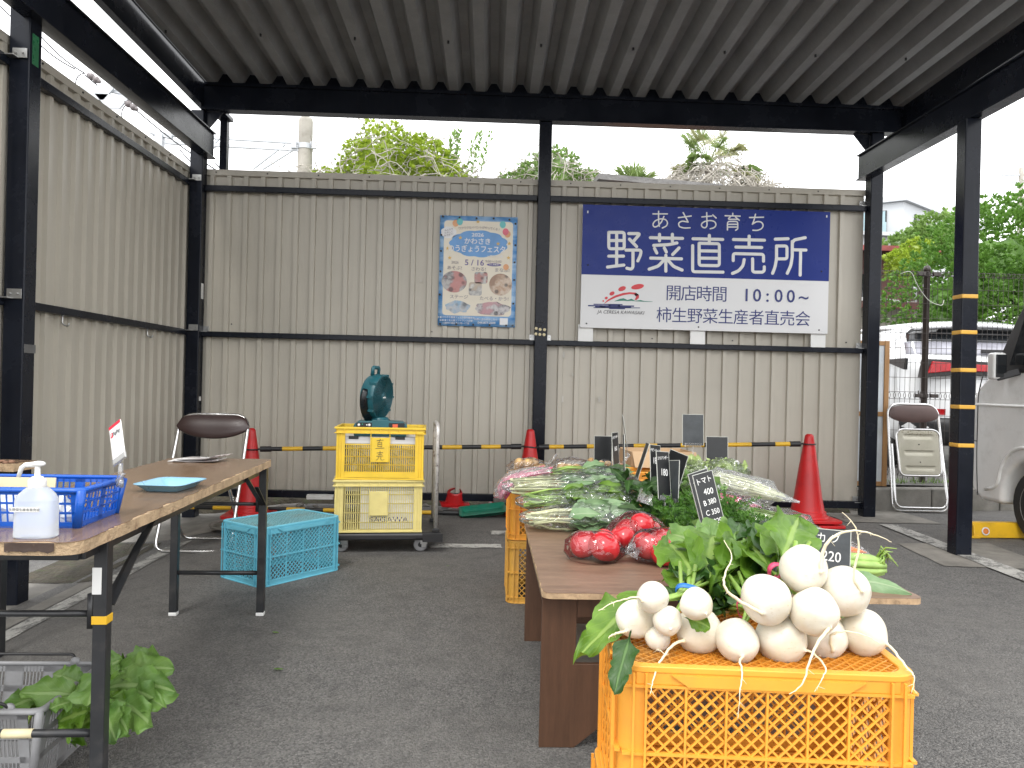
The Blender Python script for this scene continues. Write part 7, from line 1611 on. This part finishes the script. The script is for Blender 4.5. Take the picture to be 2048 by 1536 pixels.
MT['bark'] = mat('grey_bark', (.10, .085, .07), .9, var=.3, bump=.6, bscale=20, bdist=.02); MT['vine'] = mat('dead_vine', (.42, .39, .34), .9, var=.3, scale=8, bump=.2); MT['palmleaf'] = tree_leafmat('palm_leaf', (.10, .18, .05), (.26, .34, .11)); MT['palmdry'] = tree_leafmat('dry_palm_leaf', (.20, .22, .09), (.36, .36, .18))
def cards(b, centers, dirs, L, Wd, rg, per=5, spread=.8):
    for c, d in zip(centers, dirs):
        for k in range(per):
            e = (d + V((rg.uniform(-1, 1), rg.uniform(-1, 1), rg.uniform(-.7, .8))) * spread).normalized(); l = L * rg.uniform(.6, 1.25); w = Wd * rg.uniform(.7, 1.2); s = e.cross(V((rg.uniform(-1, 1), rg.uniform(-1, 1), 1)))
            s = s.normalized() * w; n_ = s.cross(e).normalized() * w * .5; p = c + e * .01
            b.add([p, p + e * l * .5 + s + n_, p + e * l, p + e * l * .5 - s + n_], [(0, 1, 2, 3)])
def crown_pts(lobes, n, rg, shell=.55, zmin=None):
    C, D = [], []; tot = sum(r.x * r.y + r.x * r.z for _, r in lobes)
    while len(C) < n:
        c, r = rg.choices(lobes, [r.x * r.y + r.x * r.z for _, r in lobes])[0]
        d = V((rg.gauss(0, 1), rg.gauss(0, 1), rg.gauss(0, 1))).normalized(); k = rg.uniform(shell, 1) ** .5; k *= 1 + .22 * noise.noise(d * 2.2 + c) + .10 * noise.noise(d * 6 + c)
        p = c + V((d.x * r.x, d.y * r.y, d.z * r.z)) * k
        if zmin is not None and p.z < zmin: continue
        C.append(p); D.append((d + V((0, 0, .35))).normalized())
    return C, D
def tree(name, label, base, lobes, n, L, Wd, leafm, rg, cat='tree', per=5, trunk_r=.16, core=.62, shell=.5):
    t = thing(name, label, cat, base); base = V(base); top = sum((c for c, r in lobes), V()) / len(lobes); q = MB(); q.tube([base, base + (top - base) * .35 + V((.1, 0, 0)), base + (top - base) * .7, top], [trunk_r, trunk_r * .8, trunk_r * .55, trunk_r * .3], 10)
    for c, r in lobes: q.tube([base + (top - base) * .45, (base + (top - base) * .45 + c) / 2 + V((0, 0, .2)), c], [trunk_r * .5, trunk_r * .3, trunk_r * .12], 7)
    q.build('trunk', 'bark', t, world=True, smooth=True)
    q = MB(); C, D = crown_pts(lobes, n, rg, shell); cards(q, C, D, L, Wd, rg, per)
    if core:
        for i, (c, r) in enumerate(lobes): q.blob(c, r * core, 14, 10, .5, i, 2.5)
    q.build('crown', leafm, t, world=True); return t
rg = random.Random(11)
tree('evergreen_tree', 'large rounded glossy evergreen tree behind the white car', (9.6, 13.2, .2), [(V((8.0, 13, 2.6)), V((1.15, 1.2, 1.1))), (V((8.95, 13.2, 3.25)), V((1.4, 1.3, 1.4))), (V((10.4, 13.4, 3.65)), V((1.7, 1.5, 1.6))), (V((12.2, 13.4, 3.3)), V((1.6, 1.5, 1.7))), (V((8.5, 12.5, 1.7)), V((1.6, 1.0, 1.2))), (V((10.6, 12.4, 2.0)), V((1.9, 1.0, 1.4)))], 13000, .082, .022, 'treeleaf', rg, per=6, core=.42)
tree('soft_tree', 'paler young tree between the evergreen and the white apartment block', (14.6, 26, 0), [(V((14.3, 26, 5.9)), V((1.0, 1.0, .8))), (V((15.3, 26, 6.4)), V((1.0, 1.0, .9)))], 900, .16, .05, 'softleaf', rg)
tree('yellow_bush', 'yellow green bush at the foot of the white apartment block', (12.9, 22.5, 0), [(V((12.2, 22.5, 4.9)), V((.55, .5, .45))), (V((12.75, 22.6, 5.25)), V((.5, .5, .45)))], 420, .12, .04, 'yellowleaf', rg, trunk_r=.06)
def tangle(b, lobes, n, rg, r=.011, L=1.0, zmin=3.2, droop=.5):
    for i in range(n):
        c, rr_ = rg.choice(lobes); d = V((rg.gauss(0, 1), rg.gauss(0, 1) - .6, rg.gauss(0, 1) + .3)).normalized(); p = c + V((d.x * rr_.x, d.y * rr_.y, d.z * rr_.z)) * rg.uniform(.75, 1.04); v = V((rg.gauss(0, 1), rg.gauss(0, .4), rg.gauss(0, .6) - .2)).normalized(); pts = [p]
        for k in range(7): v = (v + V((rg.gauss(0, .35), rg.gauss(0, .2), rg.gauss(0, .3) - droop * .25))).normalized(); p = p + v * L / 7; pts.append(p)
        b.tube(pts, [r * (1 - .1 * k) * rg.uniform(.6, 1.1) for k in range(8)], 4, caps=False)
def vine_tree(label, lobes, nl, nv, rg, base, leafm='yellowleaf', L=.085, Wd=.027, vr=.014, vl=1.1, core=.66):
    t = tree('vine_tree', label, base, lobes, nl, L, Wd, leafm, rg, core=core, per=5, trunk_r=.14, shell=.6); q = MB(); tangle(q, lobes, nv, rg, vr, vl); q.build('vine_tangle', 'vine', t, world=True); return t
LB = [(V((-2.15, 15, 4.9)), V((.95, 1.0, 1.1))), (V((-1.4, 15.1, 4.85)), V((.85, .9, 1.0))), (V((-.85, 15.1, 4.6)), V((.6, .9, .7))), (V((-2.95, 15, 4.5)), V((.75, .8, .65))), (V((-.45, 15, 4.5)), V((.6, .7, .45)))]
vine_tree('broad vine-smothered tree with yellow green leaves above the wall, right of the concrete pole', LB, 4600, 700, rg, (-1.8, 15.2, 0))
for x, lab in ((-.40, 'tall leafy shoot at the right end of the vine-smothered tree'), (-.95, 'leafy shoot in the middle right of the vine-smothered tree')):
    q = MB()
    for k in range(4): a = V((x + rg.uniform(-.16, .16), 15, 5.15)); q.tube([a, a + V((.05, 0, .4)), a + V((.14, 0, .75))], [.008, .006, .003], 4); cards(q, [a + V((rg.uniform(-.03, .03) + .16 * j / 11, 0, .07 * j)) for j in range(12)], [V((0, 0, 1))] * 12, .12, .03, rg, 2)
    tag(q.build('vine_shoot', 'softleaf'), lab, 'shoot')
vine_tree('smaller vine-covered shrub behind the middle post', [(V((1.15, 15, 4.95)), V((.75, .7, .72))), (V((.5, 15, 4.75)), V((.5, .6, .45))), (V((1.75, 15, 4.8)), V((.5, .6, .45)))], 1300, 460, rg, (1.1, 15.2, 0), 'softleaf', vr=.012, vl=.8)
ht = thing('dead_vine_heap', 'mound of bare grey vine stems under the palm above the sign', 'vines', (4.3, 15, 0)); q = MB(); HL = [(V((4.4, 15, 4.95)), V((1.0, .8, .65))), (V((3.6, 15, 4.85)), V((.6, .6, .40))), (V((5.05, 15, 4.75)), V((.5, .6, .45)))]
tangle(q, HL, 900, rg, .013, .9, droop=.9); q.tube([(4.35, 15, 0), (4.3, 15, 3), (4.2, 15, 5.2)], [.12, .1, .07], 10); q.tube([(4.35, 15, 4), (3.7, 15, 4.9), (3.3, 15, 5.1)], [.05, .04, .03], 8); q.build('stems', 'vine', ht, world=True)
def palm(label, base, top, n, L, rg, dry=.25, size=.5):
    t = thing('fan_palm', label, 'palm', base); top = V(top); q = MB(); q.tube([base, (V(base) + top) / 2 + V((.05, 0, 0)), top], [.11, .09, .08], 10); q.build('trunk', 'bark', t, world=True, smooth=True)
    for i in range(n):
        a = 2 * PI * i / n + rg.uniform(-.3, .3); e = rg.uniform(-.3, 1.25); d = V((math.cos(a) * math.cos(e), math.sin(a) * math.cos(e) * .8, math.sin(e))).normalized(); l = L * rg.uniform(.55, 1.0); hub = top + d * l + V((0, 0, -.06)); q = MB(); q.tube([top, top + d * l * .6 + V((0, 0, .04)), hub], [.012, .010, .007], 5)
        sd = d.cross(V((0, 0, 1))); sd = sd.normalized() if sd.length > .1 else V((1, 0, 0)); up = sd.cross(d)
        for k in range(25):
            g = (k / 24 - .5) * 3.9; e2 = (d * math.cos(g) + sd * math.sin(g) + up * rg.uniform(-.1, .1)).normalized(); ln = size * (1 - .35 * abs(g) / 1.8) * rg.uniform(.85, 1.1); w = e2.cross(up).normalized() * .011; m1 = hub + e2 * ln * .6; m2 = hub + e2 * ln + V((0, 0, -.38 * ln * rg.uniform(.5, 1.4)))
            q.add([hub - w * .4, hub + w * .4, m1 + w, m2, m1 - w], [(0, 1, 2, 3, 4)])
        q.build('frond', 'palmdry' if rg.random() < dry else 'palmleaf', t, world=True)
    return t
palm('tall ragged fan palm rising out of the bare vine mound', (4.3, 15.1, 0), (4.25, 15.1, 5.5), 24, .66, rg, .35, .42)
palm('small bright fan palm left of the bare vine mound', (2.75, 15, 0), (2.72, 15, 5.05), 12, .26, rg, .1, .46)
palm('drooping pale palm frond at the right end of the bare vine mound', (5.3, 15.3, 0), (5.1, 15.2, 4.85), 3, .5, rg, .8, .36)
bh = thing('low_house', 'low house roof of dark slates just showing above the wall left of the palm', 'house', (3.2, 13.5, 0)); q = MB(); a, c = at(1198, 352, 13.2), at(1445, 374, 13.2)
q.add([a, c, c + V((-.3, 2.6, -.25)), a + V((-.2, 2.6, .05))], [(0, 1, 2, 3)]); q.build('roof', 'rooftile', bh, world=True, solid=.10)
q = MB(); q.add([a + V((.15, .12, -.09)), c + V((-.15, .12, -.09)), V((c.x - .15, 13.32, 0)), V((a.x + .15, 13.32, 0))], [(0, 1, 2, 3)]); q.build('wall', mat('salmon_wall', (.40, .24, .18), .8), bh, world=True, solid=.1)
# ---------------------------------------------------------------- poles and wires
MT['polecon'] = mat('concrete_pole', (.34, .32, .28), .85, var=.2, scale=3, bump=.3, dirt=(.18, .16, .13), dirt_amt=.5); MT['galv'] = mat('galvanised', (.50, .52, .54), .5, .2, var=.1)
pc = at(612, 235, 15.0); up_ = thing('utility_pole', 'round concrete pole behind the wall left of the vine tree', 'pole', (pc.x, 15.0, 0)); q = MB(); q.lathe([(.17, 0), (.136, pc.z - .08), (.130, pc.z - .03), (.09, pc.z)], 24, M4.Translation((pc.x, 15, 0))); q.build('shaft', 'polecon', up_, world=True, smooth=50)
zb_ = at(612, 294, 15).z; q = MB(); q.lathe([(.150, zb_ - .05), (.150, zb_ + .05)], 24, M4.Translation((pc.x, 15, 0)))
for s in (-1, 1): q.cbox((pc.x + s * .19, 14.9, zb_), (.1, .06, .12))
q.build('clamp_band', 'galv', up_, world=True)
gt = thing('line_gantry', 'light grey steel railway gantry beam reaching left from the concrete pole', 'gantry', (pc.x - 1.8, 15, 0)); q = MB()
def L2(p, r_, w=.06): q.bar(at(*p, 14.95), at(*r_, 14.95), w, w)
L2((305, 268), (628, 287)); L2((330, 285), (605, 300)); L2((505, 338), (570, 288), .045); L2((525, 338), (585, 300), .045); L2((380, 318), (445, 285), .045); L2((415, 300), (440, 275), .045); L2((300, 262), (345, 275), .09)
q.bar((at(320, 270, 14.95).x, 14.95, at(320, 270, 14.95).z), (at(320, 270, 14.95).x, 14.95, 0), .14, .14); q.build('truss', 'galv', gt, world=True)
q = MB()
for (px, py, s) in ((196, 172, 1), (228, 190, 1)): p = at(px, py, 12.0); q.prism([(-.28, 0), (.28, 0), (.10, -.22), (-.08, -.22)], .03, FRONT(p.x, 12.0, p.z)); q.bar(p + V((-.3, .05, .02)), p + V((.5, .05, -.10)), .06, .05)
p = at(196, 172, 12.0); q.bar(p + V((0, .1, 0)), V((p.x, 12.1, 0)), .12, .12); q.build('hanger_plate', 'galv', gt, world=True)
q = MB()
for (px, py) in ((178, 150), (252, 205)):
    for k in range(5): p = at(px + 5 * k, py + 3.2 * k, 12.0); q.blob(p, (.055 if k % 2 else .035,) * 3, 10, 6)
q.build('insulator', mat('porcelain', (.16, .14, .14), .25), gt, world=True, smooth=True)
wi = [((0, 12), (60, 52), 12), ((60, 70), (150, 138), 12), ((84, 75), (170, 147), 12.0), ((170, 150), (262, 208), 12.0), ((255, 205), (440, 345), 12.0), ((430, 325), (470, 352), 12.5), ((360, 300), (420, 352), 13)]
for i, (a, c, Y) in enumerate(wi):
    q = MB(); A_, B_ = at(*a, Y), at(*c, Y); q.tube([A_ + (B_ - A_) * t + V((0, 0, -.05 * math.sin(PI * t))) for t in [k / 8 for k in range(9)]], .011, 5)
    if i in (2, 3):
        e = A_ if i == 2 else B_; q.tube([B_ + V((-.02 - .12 * math.sin(t), 0, -.16 + .16 * math.cos(t))) for t in [PI * k / 8 for k in range(9)]], .009, 5)
    tag(q.build('overhead_wire', 'ink', smooth=True), 'thin overhead wire crossing the sky strip above the left wall', 'wire', 'overhead wires above the left wall')
p = at(2043, 335, 40); dp = thing('power_pole', 'distant power pole with crossarm above the evergreen tree', 'pole', (p.x, 40, 0)); q = MB(); q.tube([(p.x, 40, 0), (p.x, 40, p.z)], [.16, .12], 12); q.build('shaft', 'polecon', dp, world=True, smooth=True)
q = MB(); q.bar((p.x - 1.1, 40, p.z - .45), (p.x + .9, 40, p.z - .35), .1, .1); q.bar((p.x - .5, 40, p.z - .8), (p.x + .4, 40, p.z - .8), .1, .1)
for x in (-1.0, -.6, .5): q.tube([(p.x + x, 40, p.z - .4), (p.x + x, 40, p.z - .15)], .05, 8)
q.tube([(p.x - 1.0, 40, p.z - .3), (p.x - 2.2, 38, p.z - 1.4)], .02, 5); q.build('crossarm', 'galv', dp, world=True)
